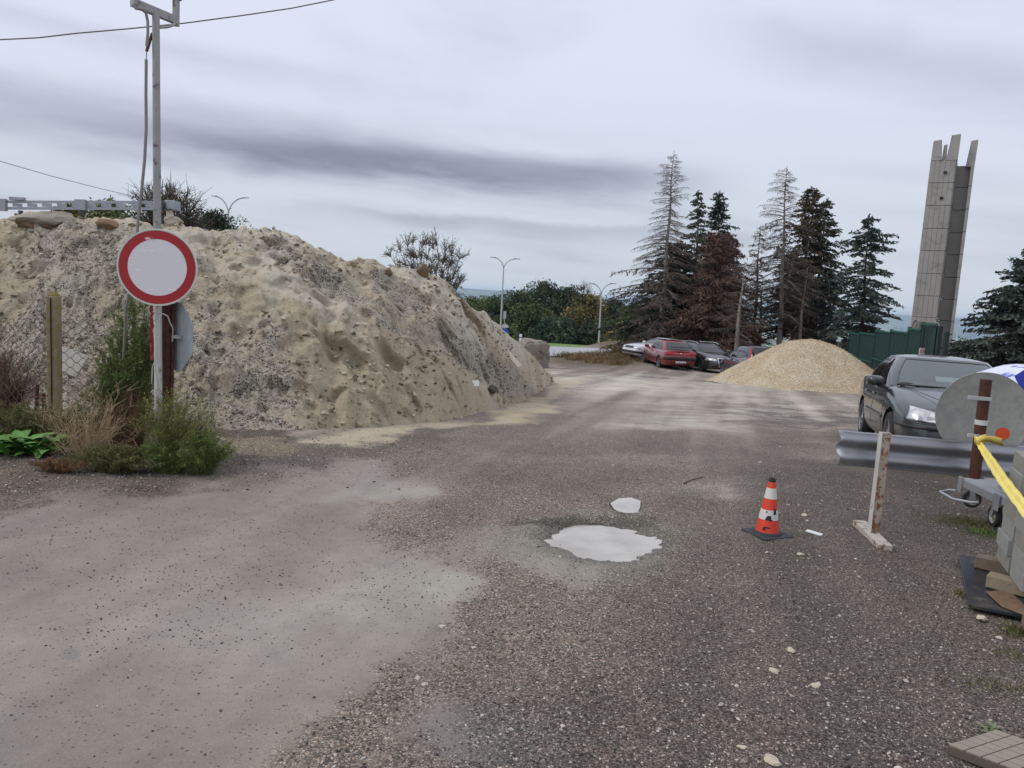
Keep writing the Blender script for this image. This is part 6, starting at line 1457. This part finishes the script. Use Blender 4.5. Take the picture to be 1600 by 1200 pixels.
# ---- weeds
def weed(name, label, cx, cy, rx, ry, h, n, mat_s, mat_l, ls, seed, nt=9, leafn=3, arch=.5, upr=.6, stem_r=.0028, tw=.32, clear=0.0, z0=0, cat='weed', parts=True, lasp=.35):
    rs = np.random.RandomState(seed); S0, S1, Ra, Rb, LC, LD = [], [], [], [], [], []
    zb = HZ(cx, cy)+z0; root = empty(name, label, cat, (cx, cy, zb))
    for i in range(n):
        a = rs.rand()*6.283; rr_ = math.sqrt(rs.rand()); ex = math.cos(a)*rr_*rx; ey = math.sin(a)*rr_*ry; ez = h*(1-arch*rr_**2)*(.65+.4*rs.rand())
        st = np.array([ex*.18+rs.randn()*.02, ey*.18+rs.randn()*.02, 0]); en = np.array([ex, ey, max(ez, .02)]); ct = np.array([ex*.4, ey*.4, ez*(upr+.3*rs.rand())])+rs.randn(3)*.04*h; pr = None; K = 6
        for k in range(K+1):
            s = k/K; p_ = st*(1-s)**2+2*s*(1-s)*ct+en*s*s
            if pr is not None:
                S0.append(pr); S1.append(p_); Ra.append(stem_r*(1.2-s)); Rb.append(stem_r*(1.05-s*.95))
                if s > clear:
                    for _ in range(int(nt*(.5+rs.rand()))):
                        f_ = rs.rand(); b2 = pr*(1-f_)+p_*f_; dv = (p_-pr)/np.linalg.norm(p_-pr)*.6+rs.randn(3)*.55; dv[2] += .15; dv = dv/np.linalg.norm(dv)*h*tw*(.3+.7*rs.rand())*(1.1-s*.6)
                        e_ = b2+dv; e_[2] = max(e_[2], .01); S0.append(b2); S1.append(e_); Ra.append(stem_r*.5); Rb.append(stem_r*.25)
                        for _k in range(leafn):
                            g_ = rs.rand(); LC.append(b2+dv*g_+rs.randn(3)*.008); LD.append(dv+rs.randn(3)*.02)
            pr = p_
    v, f = segs(S0, S1, Ra, Rb, 3); fastmesh('stems', v, f, mat_s, parent=root)
    if LC:
        LC = np.array(LC); LC[:, 2] = np.maximum(LC[:, 2], .006); v, f = leaf_quads(LC, ls*np.random.uniform(.5, 1.3, len(LC)), lasp, np.array(LD)+np.random.normal(size=LC.shape)*.02)
        fastmesh('leaves', v, f, mat_l, fval=np.clip(.2+.6*LC[:, 2]/h*.6+rs.rand(len(LC))*.45, 0, 1), parent=root)
    return root
ms_g = M('stem_green', lin(96, 98, 58), .8); ms_b = M('stem_beige', lin(166, 146, 114), .85); ms_r = M('stem_brown', lin(104, 76, 56), .9)
ml_y = Mvar('leaf_yellowgreen', lin(78, 82, 36), lin(134, 136, 60), .7, lin(176, 172, 88)); ml_g = Mvar('leaf_midgreen', lin(56, 74, 36), lin(94, 116, 58), .7, lin(136, 152, 84)); ml_d = Mvar('leaf_dull', lin(58, 60, 36), lin(96, 96, 58), .75, lin(134, 130, 84)); ml_r = Mvar('leaf_russet', lin(74, 52, 36), lin(112, 82, 56), .8, lin(142, 108, 76))
def gd(px, d): return P(px, 460+.06*(px-800), d)
def W_(name, lab, u, d, *a, **k): p = base_at(u, d); return weed(name, lab, p.x, p.y, *a, **k)
W_('weed_bush', 'yellow green broom like weed bushing out at the right of the pole foot', 276, 7.0, .44, .34, .80, 75, ms_g, ml_y, .018, 1, nt=9, leafn=2, arch=.35)
W_('weed_bush', 'low fresh green weed at the right edge of the clump', 318, 6.9, .30, .3, .42, 60, ms_g, ml_g, .020, 2, nt=10, leafn=3, arch=.4)
W_('tall_weed', 'tall dark green feathery weed climbing behind the round sign', 208, 7.5, .34, .22, 1.70, 70, ms_g, ml_g, .026, 3, nt=18, leafn=4, arch=.55, upr=.8, tw=.11, stem_r=.004)
W_('tall_weed', 'dull green feathery weed in the middle of the clump', 176, 7.5, .38, .25, 1.25, 56, ms_g, ml_d, .024, 4, nt=12, leafn=3, arch=.6, upr=.75, tw=.16)
W_('dry_weed', 'leafless beige dry weed with long arching stems', 134, 6.95, .60, .34, .80, 44, ms_b, None, 0, 5, nt=4, leafn=0, arch=.35, upr=.10, stem_r=.0042, tw=.42, clear=.30)
W_('dry_weed', 'brown dead weed between the beige stems and the pole', 205, 7.25, .30, .28, .70, 40, ms_r, ml_r, .016, 6, nt=7, leafn=1, arch=.4)
W_('ground_weed', 'low dull green creeping weed along the asphalt edge', 178, 6.75, .50, .20, .26, 90, ms_g, ml_d, .022, 7, nt=10, leafn=3, arch=.5, upr=.6)
W_('ground_weed', 'low dark green weed in front of the yellow green bush', 262, 6.85, .42, .20, .30, 80, ms_g, ml_g, .020, 8, nt=10, leafn=3, arch=.5)
W_('ground_weed', 'flat tangle of russet dead weed at the asphalt edge', 90, 6.6, .28, .12, .12, 70, ms_r, ml_r, .016, 9, nt=7, leafn=2, arch=.4)
W_('ground_weed', 'grey green scrub below the mesh fence at far left', 35, 7.75, .5, .3, .42, 80, ms_g, ml_d, .022, 10, nt=8, leafn=3, arch=.4)
W_('ground_weed', 'grey green scrub behind the beige dry weed', 105, 7.7, .45, .25, .40, 70, ms_r, ml_d, .020, 11, nt=8, leafn=3, arch=.4)
W_('dry_weed', 'dark twiggy dead bush behind the mesh at the left edge', 10, 8.7, .5, .3, .9, 60, ms_r, ml_r, .014, 12, nt=9, leafn=1, arch=.5, stem_r=.0045)
# broad leaved rosettes
def rosette(label, u, d, r, n, seed, colr):
    rs = np.random.RandomState(seed); p = base_at(u, d); root = empty('leafy_plant', label, 'plant', (p.x, p.y, HZ(p.x, p.y)))
    for i in range(n):
        a = rs.rand()*6.283; L_2 = r*(.55+.6*rs.rand()); el_ = .55+.75*rs.rand(); rows = []; w0 = L_2*.17
        bx_, by_ = rs.randn()*r*.35, rs.randn()*r*.25
        for k in range(7):
            s = k/6; x_ = L_2*s*math.cos(el_*(1-.5*s)); z_ = .01+L_2*(math.sin(el_)*s-.45*s*s); ww = w0*math.sin(min(1, s*.9+.1)*math.pi)**.8*(1+.2*rs.rand()*math.sin(k*2.2))
            rows.append([(bx_+x_*math.cos(a)-q_*ww*math.sin(a), by_+x_*math.sin(a)+q_*ww*math.cos(a), max(z_+abs(q_)*ww*.25, .004)) for q_ in (-1, 0, 1)])
        MB().grid(rows).obj('leaf', colr, root, smooth=True)
    return root
m_lf = M('leaf_fresh', lin(88, 134, 56), .5, var=.35, scale=20, spec=.4)
for i, (u, d, r, lab) in enumerate([(8, 7.25, .36, 'broad leaved fresh green plant cut by the left picture edge'), (34, 7.15, .34, 'broad leaved fresh green plant in front of the white litter'), (62, 7.25, .32, 'broad leaved fresh green plant nearest the beige weed'), (-30, 7.2, .28, 'broad leaved green plant just outside the left edge')]):
    rosette(lab, u, d, r, 26, 20+i, m_lf)['group'] = 'broad leaved green plants at the left edge'
p = G(27, 668); o = rock_mesh('litter', M('paper', lin(235, 235, 232), .8), (.14, .1, .08), 55, 3, .5); o.location = p+Vector((0, .1, .08)); tag(o, 'crumpled white litter among the green leaves at left', 'litter')

# ================================================================== RIGHT FOREGROUND
# traffic cone
pc = G(1198, 836); cn = empty('traffic_cone', 'worn orange and white traffic cone with black rubber foot', 'cone', (pc.x, pc.y, pc.z), math.radians(24))
hc = 94/1180*pc.y*1.0
MB().box((0, 0, .012), (.29, .29, .022)).obj('foot', M('cone_rubber', lin(52, 54, 60), .75, var=.2, scale=14, bump=.3), cn, bevel=.008)
MB().lathe([(.118, .022), (.112, .036), (.096, .040)], 32).obj('foot_ring', M('cone_rubber', lin(52, 54, 60), .75), cn, smooth=True)
m_or = M('cone_orange', lin(214, 66, 42), .5, var=.12, scale=12, col2=lin(120, 40, 34), thresh=(.64, .72)); m_cw = M('cone_white', lin(205, 205, 198), .5, var=.12, scale=16, col2=lin(60, 62, 58), thresh=(.60, .66)); m_bk = M('cone_black', lin(36, 34, 34), .7)
rb, rt_ = .094, .023
def cr(t_): return rb+(rt_-rb)*t_
def band_(t0, t1, nm, mt_, e_=0): MB().lathe([(cr(t0)+e_, .03+(hc-.03)*t0), (cr((t0+t1)/2)+e_, .03+(hc-.03)*(t0+t1)/2), (cr(t1)+e_, .03+(hc-.03)*t1)], 40).obj(nm, mt_, cn, smooth=True)
band_(0.0, .25, 'orange_band', m_or); band_(.25, .43, 'white_band', m_cw, .001); band_(.43, .63, 'orange_band', m_or); band_(.63, .82, 'white_band', m_cw, .001); band_(.82, .93, 'orange_band', m_or); band_(.93, 1.0, 'black_tip', m_bk)
MB().lathe([(rt_, hc), (.012, hc+.001), (0.012, hc-.03)], 24).obj('tip_rim', m_bk, cn, smooth=True)
for (a0, t0, w_, h_) in ((-1.95, .27, .05, .04), (-1.2, .38, .03, .05), (-2.0, .13, .07, .012), (-1.6, .26, .03, .016), (-2.2, .09, .03, .03)):
    rows = []
    for j in range(4):
        tt_ = t0+h_/hc*j/3-.02; rows.append([(math.cos(a0-.42+dw*w_/cr(tt_))*(cr(tt_)+.0022), math.sin(a0-.42+dw*w_/cr(tt_))*(cr(tt_)+.0022), .03+(hc-.03)*tt_) for dw in np.linspace(-.5*(1-.25*j), .5*(1-.3*j*random.random()), 5)])
    MB().grid(rows).obj('scuff_patch', m_bk, cn, smooth=True)
# guardrail
m_zn = M('zinc_rail', lin(146, 148, 152), .45, metal=.7, var=.14, scale=2.5, bump=.06, bscale=8); m_paintrust = M('paint_and_rust', lin(176, 168, 150), .75, var=.25, scale=9, bump=.3, bscale=40, col2=lin(130, 84, 52), thresh=(.44, .58))
PB = G(1364, 840); D0 = PB.y
gr_ = empty('guardrail', 'short galvanised W profile guardrail on a welded stand behind the cone', 'guardrail', (PB.x, PB.y, 0))
dA, dB = D0+.16, D0+.22
AT, AB_ = P(1309, 672, dA), P(1306, 726, dA); BT, BB = P(1585, 696, dB), P(1578, 749, dB)
ext = 1.9; BT = AT+(BT-AT)*ext; BB = AB_+(BB-AB_)*ext
prof_w = [(0, .0), (.03, -.02), (.10, -.02), (.17, -.045), (.24, -.052), (.31, -.045), (.40, -.012), (.5, .0), (.60, -.012), (.69, -.045), (.76, -.052), (.83, -.045), (.90, -.02), (.97, -.02), (1, 0)]
rows = []
for k in range(41):
    s = k/40; T_ = AT.lerp(BT, s); B_ = AB_.lerp(BB, s); r__ = []
    for (h_, dy) in prof_w:
        p = T_.lerp(B_, h_); wob = .01*math.sin(k*.9+h_*4)*(1 if k < 3 else .15); r__.append((p.x+(.012*math.sin(h_*9) if k == 0 else 0), p.y+dy+wob, p.z))
    rows.append(r__)
childof(MB().grid(rows).obj('beam', m_zn, smooth=True, solid=.004, angle=60), gr_)
tpz = P(1377, 677, D0); 
childof(MB().box((PB.x, PB.y, tpz.z/2+.02), (.075, .045, tpz.z-.02)).obj('post', m_paintrust, bevel=.003), gr_)
childof(MB().box((PB.x-.040, PB.y-.005, tpz.z/2+.02), (.006, .06, tpz.z-.02)).obj('post_flange', M('pole_white', lin(190, 190, 184), .6), bevel=.001), gr_)
F1, F2 = G(1342, 822), G(1383, 862)
childof(MB().bar(F1+Vector((0, 0, .028)), F2+Vector((0, 0, .028)), .105, .05).obj('foot_bar', M('foot_paint', lin(178, 172, 162), .7, var=.2, scale=8, col2=lin(112, 78, 56), thresh=(.48, .60)), bevel=.004), gr_)
P2 = AT.lerp(BT, .93); childof(MB().box((P2.x, P2.y-.12, P2.z/2), (.075, .045, P2.z)).obj('post', m_paintrust), gr_); childof(MB().box((P2.x, P2.y-.12, .03), (.1, .6, .05)).obj('foot_bar', m_paintrust), gr_)
# round sign seen from behind
dS = D0+.30; sc0 = P(1536, 649, dS); RS_ = 68*dS/1180
sb = empty('round_sign_from_behind', 'round grey sign back with orange dot on a rusty post', 'road sign', tuple(sc0))
xa = Vector((0.97, -.24, 0)).normalized(); za = Vector((0, 0, 1)); nn = xa.cross(za).normalized()
if nn.y > 0: nn = -nn
MS2 = Matrix((xa, za, xa.cross(za))).transposed().to_4x4(); MS2.translation = sc0
childof(MB().lathe([(0.001, -.003), (RS_-.01, -.003), (RS_, -.006), (RS_, .006), (RS_-.01, .003), (0.001, .003)], 72, MS2).obj('disc', M('sign_back_mottled', lin(158, 158, 150), .5, metal=.35, var=.22, scale=9, col2=lin(142, 146, 140), thresh=(.38, .66), bump=.08, bscale=20), smooth=True, angle=25), sb)
cpt_ = P(1567, 678, dS-.05); sgn = 1 if (xa.cross(za)).y < 0 else -1
loc_ = MS2.inverted() @ cpt_
Md = MS2 @ Matrix.Translation((loc_.x, loc_.y, sgn*.0045))
childof(MB().lathe([(0.001, 0), (.050, 0), (.054, 0), (.054, sgn*.001), (0.001, sgn*.001)], 28, Md).obj('orange_dot', M('dot_orange', lin(206, 76, 34), .6, var=.15, scale=30)), sb)
pt, pb2 = P(1541, 593, D0+.02), P(1522.5, 747, D0+.02)
childof(MB().tube([pb2, pt], .043, 14).obj('post', m_rust, smooth=True), sb)
for (u0, v0, u1, v1) in ((1513, 621, 1549, 624), (1512, 680, 1530, 682)):
    a_, b_ = P(u0, v0, D0-.03), P(u1, v1, D0-.03); childof(MB().bar(a_, b_, .02, .030).obj('bracket', m_galv, bevel=.002), sb)
childof(MB().lathe([(.044, -.02), (.047, -.02), (.047, .02), (.044, .02)], 16, Matrix.Translation(pb2.lerp(pt, .57))).obj('tape_wrap', M('sign_grey2', lin(190, 192, 192), .5), smooth=True), sb)
# yellow tape
ty = M('tape_yellow', lin(232, 212, 108), .45, var=.18, scale=14)
tpo = empty('yellow_tape', 'yellow plastic tape knotted on the rusty post and stretched forward', 'tape', tuple(P(1526, 688, D0-.05)))
line = [P(1527, 688, D0-.06), P(1536, 702, 5.9), P(1549, 722, 5.5), P(1566, 748, 5.0), P(1590, 780, 4.5), P(1625, 826, 4.0), P(1680, 900, 3.5)]
rows = []; 
for i, p in enumerate(line):
    w_ = [.018, .026, .032, .034, .034, .034, .034][i]; d_ = (line[min(i+1, 6)]-line[max(i-1, 0)]).normalized(); s_v = Vector((.75, -.1, .65)); s_v = (s_v-d_*s_v.dot(d_)).normalized(); nv_ = d_.cross(s_v)
    rows.append([p-s_v*w_+nv_*.004, p-s_v*w_*.3-nv_*.006, p+s_v*w_*.35+nv_*.005, p+s_v*w_])
def densify(rows, k=6):
    out = []
    for i in range(len(rows)-1):
        for j in range(k): out.append([Vector(a).lerp(Vector(b_), j/k) for a, b_ in zip(rows[i], rows[i+1])])
    out.append(rows[-1]); return out
rows = densify(rows)
for i, r__ in enumerate(rows):
    for j, p in enumerate(r__): r__[j] = Vector(p)+Vector((0, .003*math.sin(i*1.7+j), .003*math.sin(i*2.3+j*2)))
childof(MB().grid(rows).obj('ribbon', ty, smooth=True, solid=.0012), tpo)
kn = [[P(1524+dx, 680+dy, D0-.06-dz) for dx, dy, dz in ((-1, 0, 0), (-2, 9, .0), (0, 16, 0))], [P(1528, 683, D0-.10), P(1527, 689, D0-.11), P(1528, 696, D0-.10)], [P(1533, 680, D0-.08), P(1533, 687, D0-.10), P(1532, 694, D0-.08)], [P(1541, 678, D0-.02), P(1540, 686, D0-.03), P(1540, 692, D0-.02)]]
childof(MB().grid(kn).obj('knot', ty, smooth=True, solid=.002), tpo)
tl = [[P(1533, 683, D0-.1), P(1533, 691, D0-.1)], [P(1543, 681, D0-.14), P(1543, 690, D0-.1)], [P(1555, 682, D0-.16), P(1556, 694, D0-.12)], [P(1566, 685, D0-.16), P(1563, 696, D0-.12)], [P(1565, 689, D0-.14), P(1571, 698, D0-.13)]]
childof(MB().grid(densify(tl, 3)).obj('tail', ty, smooth=True, solid=.0015), tpo)
# trolley
def onz(u, v, z):
    r = ray(u, v); k = (z-CAMP.z)/r.z; return CAMP+r*k
wA, wB = G(1516, 797), G(1552, 826)
tr = empty('trolley', 'galvanised platform trolley on swivel castors under the guardrail', 'trolley', (wA.x, wA.y, 0))
zd = .36; cA = onz(1500, 746, zd); cB = onz(1556, 772, zd); e1 = (cB-cA); e1.z = 0; e1n = e1.normalized(); e2 = Vector((-e1n.y, e1n.x, 0)); 
if e2.x < 0: e2 = -e2
Lc, Wc = e1.length+.12, .62
def tp(a, b_, z_): return cA+e1n*a+e2*b_+Vector((0, 0, z_-zd))
outl = []; rc = .12
for (ca, cb_, a0) in ((rc*.3, rc*.3, math.pi), (Lc-rc, rc, 1.5*math.pi), (Lc-rc, Wc-rc, 0), (rc, Wc-rc, .5*math.pi)):
    for k in range(6):
        a = a0+k/5*math.pi/2; r0 = rc if ca > rc*.5 else rc*.3; outl.append((ca+r0*math.cos(a), cb_+r0*math.sin(a)))
m_tz = M('trolley_zinc', lin(172, 176, 178), .42, metal=.6, var=.15, scale=5, bump=.08, bscale=10)
childof(MB().prism([tp(a, b_, zd-.075) for a, b_ in outl], (0, 0, .072)).obj('frame', m_tz, bevel=.004), tr)
childof(MB().prism([tp(Lc/2+(a-Lc/2)*.97, Wc/2+(b_-Wc/2)*.97, zd-.003) for a, b_ in outl], (0, 0, .006)).obj('deck', m_tz, bevel=.002), tr)
for a in (.03, Lc-.09): childof(MB().box(tp(a, -.006, zd-.06), (.07, .012, .15), Matrix.Rotation(math.atan2(e1n.y, e1n.x), 3, 'Z')).obj('corner_bracket', m_tz, bevel=.002), tr)
childof(MB().tube([tp(.0, -.02, zd-.13), tp(-.06, -.05, zd-.14), tp(.0, -.16, zd-.15), tp(.22, -.15, zd-.16), tp(.34, -.06, zd-.15), tp(.36, -.0, zd-.14)], .013, 8).obj('bumper_loop', m_tz, smooth=True), tr)
def caster(p, dirv, r):
    dirv = Vector((dirv[0], dirv[1], 0)).normalized(); axv = Vector((-dirv.y, dirv.x, 0)); Mx = Matrix((dirv, Vector((0, 0, 1)), axv)).transposed().to_4x4(); Mx.translation = Vector((p.x, p.y, r))
    w = childof(MB().lathe([(r*.62, -.022), (r*.95, -.022), (r, -.012), (r, .012), (r*.95, .022), (r*.62, .022)], 28, Mx, close=True).obj('wheel', m_tyre, smooth=True), tr)
    o = MB().lathe([(.001, -.02), (r*.3, -.024), (r*.35, -.01), (r*.55, -.01), (r*.64, -.024), (r*.64, .024), (r*.55, .01), (r*.35, .01), (r*.3, .024), (0.001, .02)], 24, Mx).obj('wheel_disc', M('wheel_pale', lin(160, 158, 150), .6), smooth=True); childof(o, tr)
    for s in (-1, 1): childof(MB().bar(Vector((p.x, p.y, r))+axv*(s*.035), Vector((p.x, p.y, zd-.09))+axv*(s*.035)-dirv*.03, .045, .006, tuple(axv)).obj('fork', m_tz), tr)
    childof(MB().lathe([(.001, 0), (.055, 0), (.055, .03), (.001, .03)], 16, Matrix.Translation((p.x-dirv.x*.03, p.y-dirv.y*.03, zd-.11))).obj('swivel', m_trim), tr)
caster(wA, (1, -.25), .085); caster(wB+Vector((.0, 0, 0)), (.15, 1), .095); caster(tp(.14, Wc-.12, 0), (.4, 1), .085); caster(tp(Lc-.14, Wc-.12, 0), (1, .3), .085)
dc = tp(Lc*.72, .26, zd+.004); o = MB().lathe([(.001, 0), (.20, 0), (.20, .012), (.185, .014), (.18, .05), (.17, .055), (0.001, .055)], 36).obj('drum_cover', m_tz, smooth=True); o.location = dc; tag(o, 'shallow round metal drum cover lying on the trolley deck', 'drum cover')
# stack of concrete slabs
m_sl = M('slab_concrete', lin(142, 144, 138), .85, var=.2, scale=7, bump=.3, bscale=40); m_sl2 = M('slab_concrete_warm', lin(136, 134, 124), .85, var=.25, scale=7, bump=.3, bscale=40)
zb = .14; c1 = onz(1556, 872, zb); c2 = onz(1601, 937, zb); ev = (c2-c1); ev.z = 0; ev.normalize(); ew = Vector((-ev.y, ev.x, 0))
if ew.x < 0: ew = -ew
ztop = P(1577, 703, c1.y).z; ang_ = math.atan2(ev.y, ev.x); nL = 7; th_ = (ztop-zb)/nL; Lx = .34
words = ['bottom', 'second', 'third', 'fourth', 'fifth', 'sixth', 'top']
random.seed(12)
for cidx, cname in ((0, 'far'), (1, 'near')):
    for k in range(nL):
        Ls = Lx if k < nL-1 else Lx+.02; dy = random.uniform(-.012, .012); dx = random.uniform(-.012, .014)+.02*(k > 4)
        c_ = c1+ev*(Lx/2+cidx*(Lx+.035)+dy)+ew*(.24+dx); 
        o = MB().box((0, 0, 0), (Ls, .48, th_-.003)).obj('concrete_slab', m_sl if (k+cidx) % 3 else m_sl2, bevel=.003)
        o.location = (c_.x, c_.y, zb+th_*(k+.5)); o.rotation_euler = (0, 0, ang_+random.uniform(-.012, .012))
        tag(o, f'grey concrete slab, {words[k]} of the {cname} pile at the right edge' if 0 < k < nL-1 else f'grey concrete slab at the {words[k]} of the {cname} pile at the right edge', 'slab', 'stacked concrete slabs at the right edge')
bl = [onz(1498, 868, .035), onz(1524, 869, .035), onz(1590, 900, .035), onz(1640, 968, .035), onz(1583, 958, .035), onz(1514, 944, .035)]
o = MB().prism(bl[::-1], (0, 0, -.022)).obj('black_sheet', M('black_wet_sheet', lin(48, 50, 54), .22, var=.3, scale=5, col2=lin(92, 84, 74), thresh=(.55, .7)), bevel=.002); tag(o, 'wet black sheet lying under the slab stack', 'sheet')
m_wd = M('old_timber', lin(112, 98, 84), .9, var=.35, scale=12, bump=.4, bscale=50); m_wd2 = M('pale_timber', lin(140, 128, 108), .9, var=.3, scale=12, bump=.4, bscale=50)
def timber(a, b_, w, h, z0, mt_, lab):
    a = onz(*a, z0); b_ = onz(*b_, z0); o = MB().bar(a+Vector((0, 0, h/2)), b_+Vector((0, 0, h/2)), w, h).obj('timber_block', mt_, bevel=.005); tag(o, lab, 'timber', 'timbers under the slab stack')
timber((1524, 884), (1640, 912), .11, .085, .04, m_wd, 'dark timber under the far end of the slab stack')
timber((1542, 914), (1680, 950), .12, .085, .04, m_wd2, 'paler timber in front, carrying the near slabs')
timber((1600, 985), (1700, 1000), .12, .085, .005, m_wd, 'short timber at the right edge under the near pile')
MB().prism([tuple(onz(u, v, .041)) for u, v in ((1540, 925), (1575, 922), (1600, 945), (1640, 955), (1600, 962), (1565, 948))], (0, 0, .004)).obj('rotten_chips', M('rotten_wood', lin(120, 98, 76), .95, var=.6, scale=30, bump=.6, bscale=60), bl and None)['kind'] = 'stuff'
# scored paver slab bottom right
La, Ta = G(1479, 1179), G(1554, 1155); e1 = (Ta-La); n1_ = 6; e1n = e1.normalized(); Rb_ = G(1640, 1186); e2n = (Rb_-Ta).normalized()
pv = empty('paver_slab', 'square paving slab scored like small bricks at bottom right', 'slab', (La.x, La.y, 0))
L2 = .42; L1 = e1.length; qd = [La, Ta, Ta+e2n*L2, La+e2n*L2]
childof(MB().prism([Vector((p.x, p.y, .004)) for p in qd], (0, 0, .034)).obj('slab_base', M('paver_base', lin(96, 88, 80), .95, var=.2)), pv)
m_pv = M('paver_face', lin(142, 132, 120), .9, var=.2, scale=14, bump=.3, bscale=60)
c1_ = L1/n1_; r_n = 7; c2_ = L2/r_n
for i in range(n1_):
    for j in range(r_n):
        cc = La+e1n*(c1_*(i+.5))+e2n*(c2_*(j+.5)); a = e1n*(c1_*.46); b2 = e2n*(c2_*.46)
        childof(MB().prism([Vector((p.x, p.y, .038)) for p in (cc-a-b2, cc+a-b2, cc+a+b2, cc-a+b2)], (0, 0, .008)).obj('brick', m_pv, bevel=.0015), pv)
# small growth on the gravel
def tuft(name, lab, u, v, rx, ry, h, n, mat, seed, kind=None):
    rs = np.random.RandomState(seed); p = G(u, v); x_ = p.x+rs.randn(n)*rx*.5; y_ = p.y+rs.randn(n)*ry*.5; z_ = gheight(x_, y_); P0 = np.stack([x_, y_, z_], 1)
    d_ = np.stack([rs.randn(n)*.5, rs.randn(n)*.5, .35+rs.rand(n)], 1); hh_ = h*(.4+.8*rs.rand(n)); P1 = P0+d_*hh_[:, None]; C_ = (P0+P1)/2
    v_, f_ = leaf_quads(C_, np.linalg.norm(P1-P0, axis=1), .12, P1-P0); o = fastmesh(name, v_, f_, mat, fval=rs.rand(n)); tag(o, lab, kind='stuff'); return o
tuft('grass_patch', 'low moss and grass beside the trolley wheels', 1515, 815, .34, .20, .026, 2600, ml_d, 1); tuft('grass_patch', 'low grass under the trolley', 1545, 832, .2, .15, .03, 1200, ml_g, 2)
tuft('grass_patch', 'grass tuft by the black sheet at the right edge', 1590, 985, .10, .09, .030, 700, ml_d, 3); tuft('grass_patch', 'sparse dry grass on the gravel at right', 1565, 1075, .30, .10, .035, 260, ml_d, 4); tuft('grass_patch', 'yellowish small weeds left of the black sheet', 1500, 930, .04, .04, .035, 90, ml_d, 5); tuft('grass_patch', 'sparse sprigs near the right edge', 1585, 1020, .15, .1, .025, 350, ml_d, 6)
p = G(1540, 1150); rosette('small pale green plant beside the scored paving slab', 1556, p.y+.02, .055, 8, 60, M('leaf_pale', lin(110, 120, 84), .7))
root_ = G(1070, 758)
o = MB().tube([G(1068, 757)+Vector((0, 0, .01)), G(1080, 752)+Vector((0, 0, .015)), G(1098, 747)+Vector((0, 0, .012))], .006, 5).obj('twig', M('bark_dark', lin(76, 66, 58), .95)); tag(o, 'thin dark twig lying on the gravel behind the puddle', 'twig')
# blue and white sheet over a cabinet at the right edge
tc_ = base_at(1615, 8.2); cz = P(1600, 606, 8.0).z
cb = empty('cabinet', 'pale grey cabinet under the blue and white cover', 'cabinet', (tc_.x, tc_.y, Hf(tc_.x, tc_.y)), -.35)
zc0 = cz-.04
MB().box((.05, 0, zc0/2+.04), (1.0, .8, zc0-.05)).obj('housing', M('cabinet_grey', lin(176, 174, 170), .5, var=.1), cb, bevel=.02); MB().box((.05, -.405, zc0*.55), (.9, .02, zc0*.7)).obj('front_panel', M('cabinet_panel', lin(160, 156, 160), .4), cb, bevel=.01); MB().box((.05, -.42, zc0-.06), (.95, .03, .04)).obj('handle_rail', M('cabinet_rail', lin(206, 206, 204), .4), cb, bevel=.005)
mt, N, b = newmat('cover_print'); co = N.n('ShaderNodeTexCoord').outputs['Object']
mp = N.n('ShaderNodeMapping', {'Vector': co, 'Scale': (4.0, 22.0, 1.0), 'Rotation': (0, 0, .5)}).outputs[0]; nz1 = N.n('ShaderNodeTexNoise', {'Vector': mp, 'Scale': 1.0, 'Detail': 2.0}).outputs[0]
N.set(b.inputs['Base Color'], N.mix(N.smooth(nz1, .54, .60), lin(212, 216, 234), lin(96, 112, 190))); b.inputs['Roughness'].default_value = .45
cc = P(1602, 584, 8.1); cv = empty('plastic_cover', 'blue and white plastic cover bulging over the cabinet at the right edge', 'cover', tuple(cc)); Rcv = .68
rows = []
for j in range(13):
    k = j/12; row = []
    for i in range(49):
        a = 2*math.pi*i/48; fold = 1+.03*math.sin(8*a)+.02*math.sin(13*a+1); r0 = Rcv*k*(fold if j > 6 else 1); row.append((r0*math.cos(a), r0*.7*math.sin(a), .10-.30*k**2.2+.010*math.sin(5*a+k*9)*k))
    rows.append(row)
MB().grid(rows).obj('sheet', mt, cv, smooth=True, solid=.003)
rows = []
for j in range(5):
    row = []
    for i in range(49):
        a = 2*math.pi*i/48; fold = 1+.03*math.sin(8*a)+.02*math.sin(13*a+1)+.02*j*math.sin(11*a)*.5; r0 = Rcv*(fold+.002+.02*j/4); row.append((r0*math.cos(a), r0*.7*math.sin(a), -.20-.030*j+.010*math.sin(5*a+9)))
    rows.append(row)
MB().grid(rows).obj('blue_border', M('cover_blue', lin(24, 40, 150), .4, var=.15), cv, smooth=True, solid=.003)
MB().grid([[(-.42+.04*i+.02*j, -.46-.02*j, .0+.03*i-.05*j) for i in range(4)] for j in range(4)]).obj('blue_flap', M('cover_blue', lin(24, 40, 150), .4), cv, solid=.004)

# ================================================================== HAZE
hz = MB().box((0, 6700, (-262+80)/2), (32000, 14600, 342)); hzo = hz.obj('haze', None); hzo['kind'] = 'stuff'; hzo['label'] = 'thin even haze over the valley'
mt = bpy.data.materials.new('haze_air'); mt.use_nodes = True; t_ = mt.node_tree; t_.nodes.clear(); N = NT(t_)
vol = N.n('ShaderNodeVolumePrincipled', {'Color': (.58, .74, 1.0), 'Density': HAZE_D, 'Anisotropy': .2}); N.n('ShaderNodeOutputMaterial', {1: vol.outputs[0]})
hzo.data.materials.append(mt)
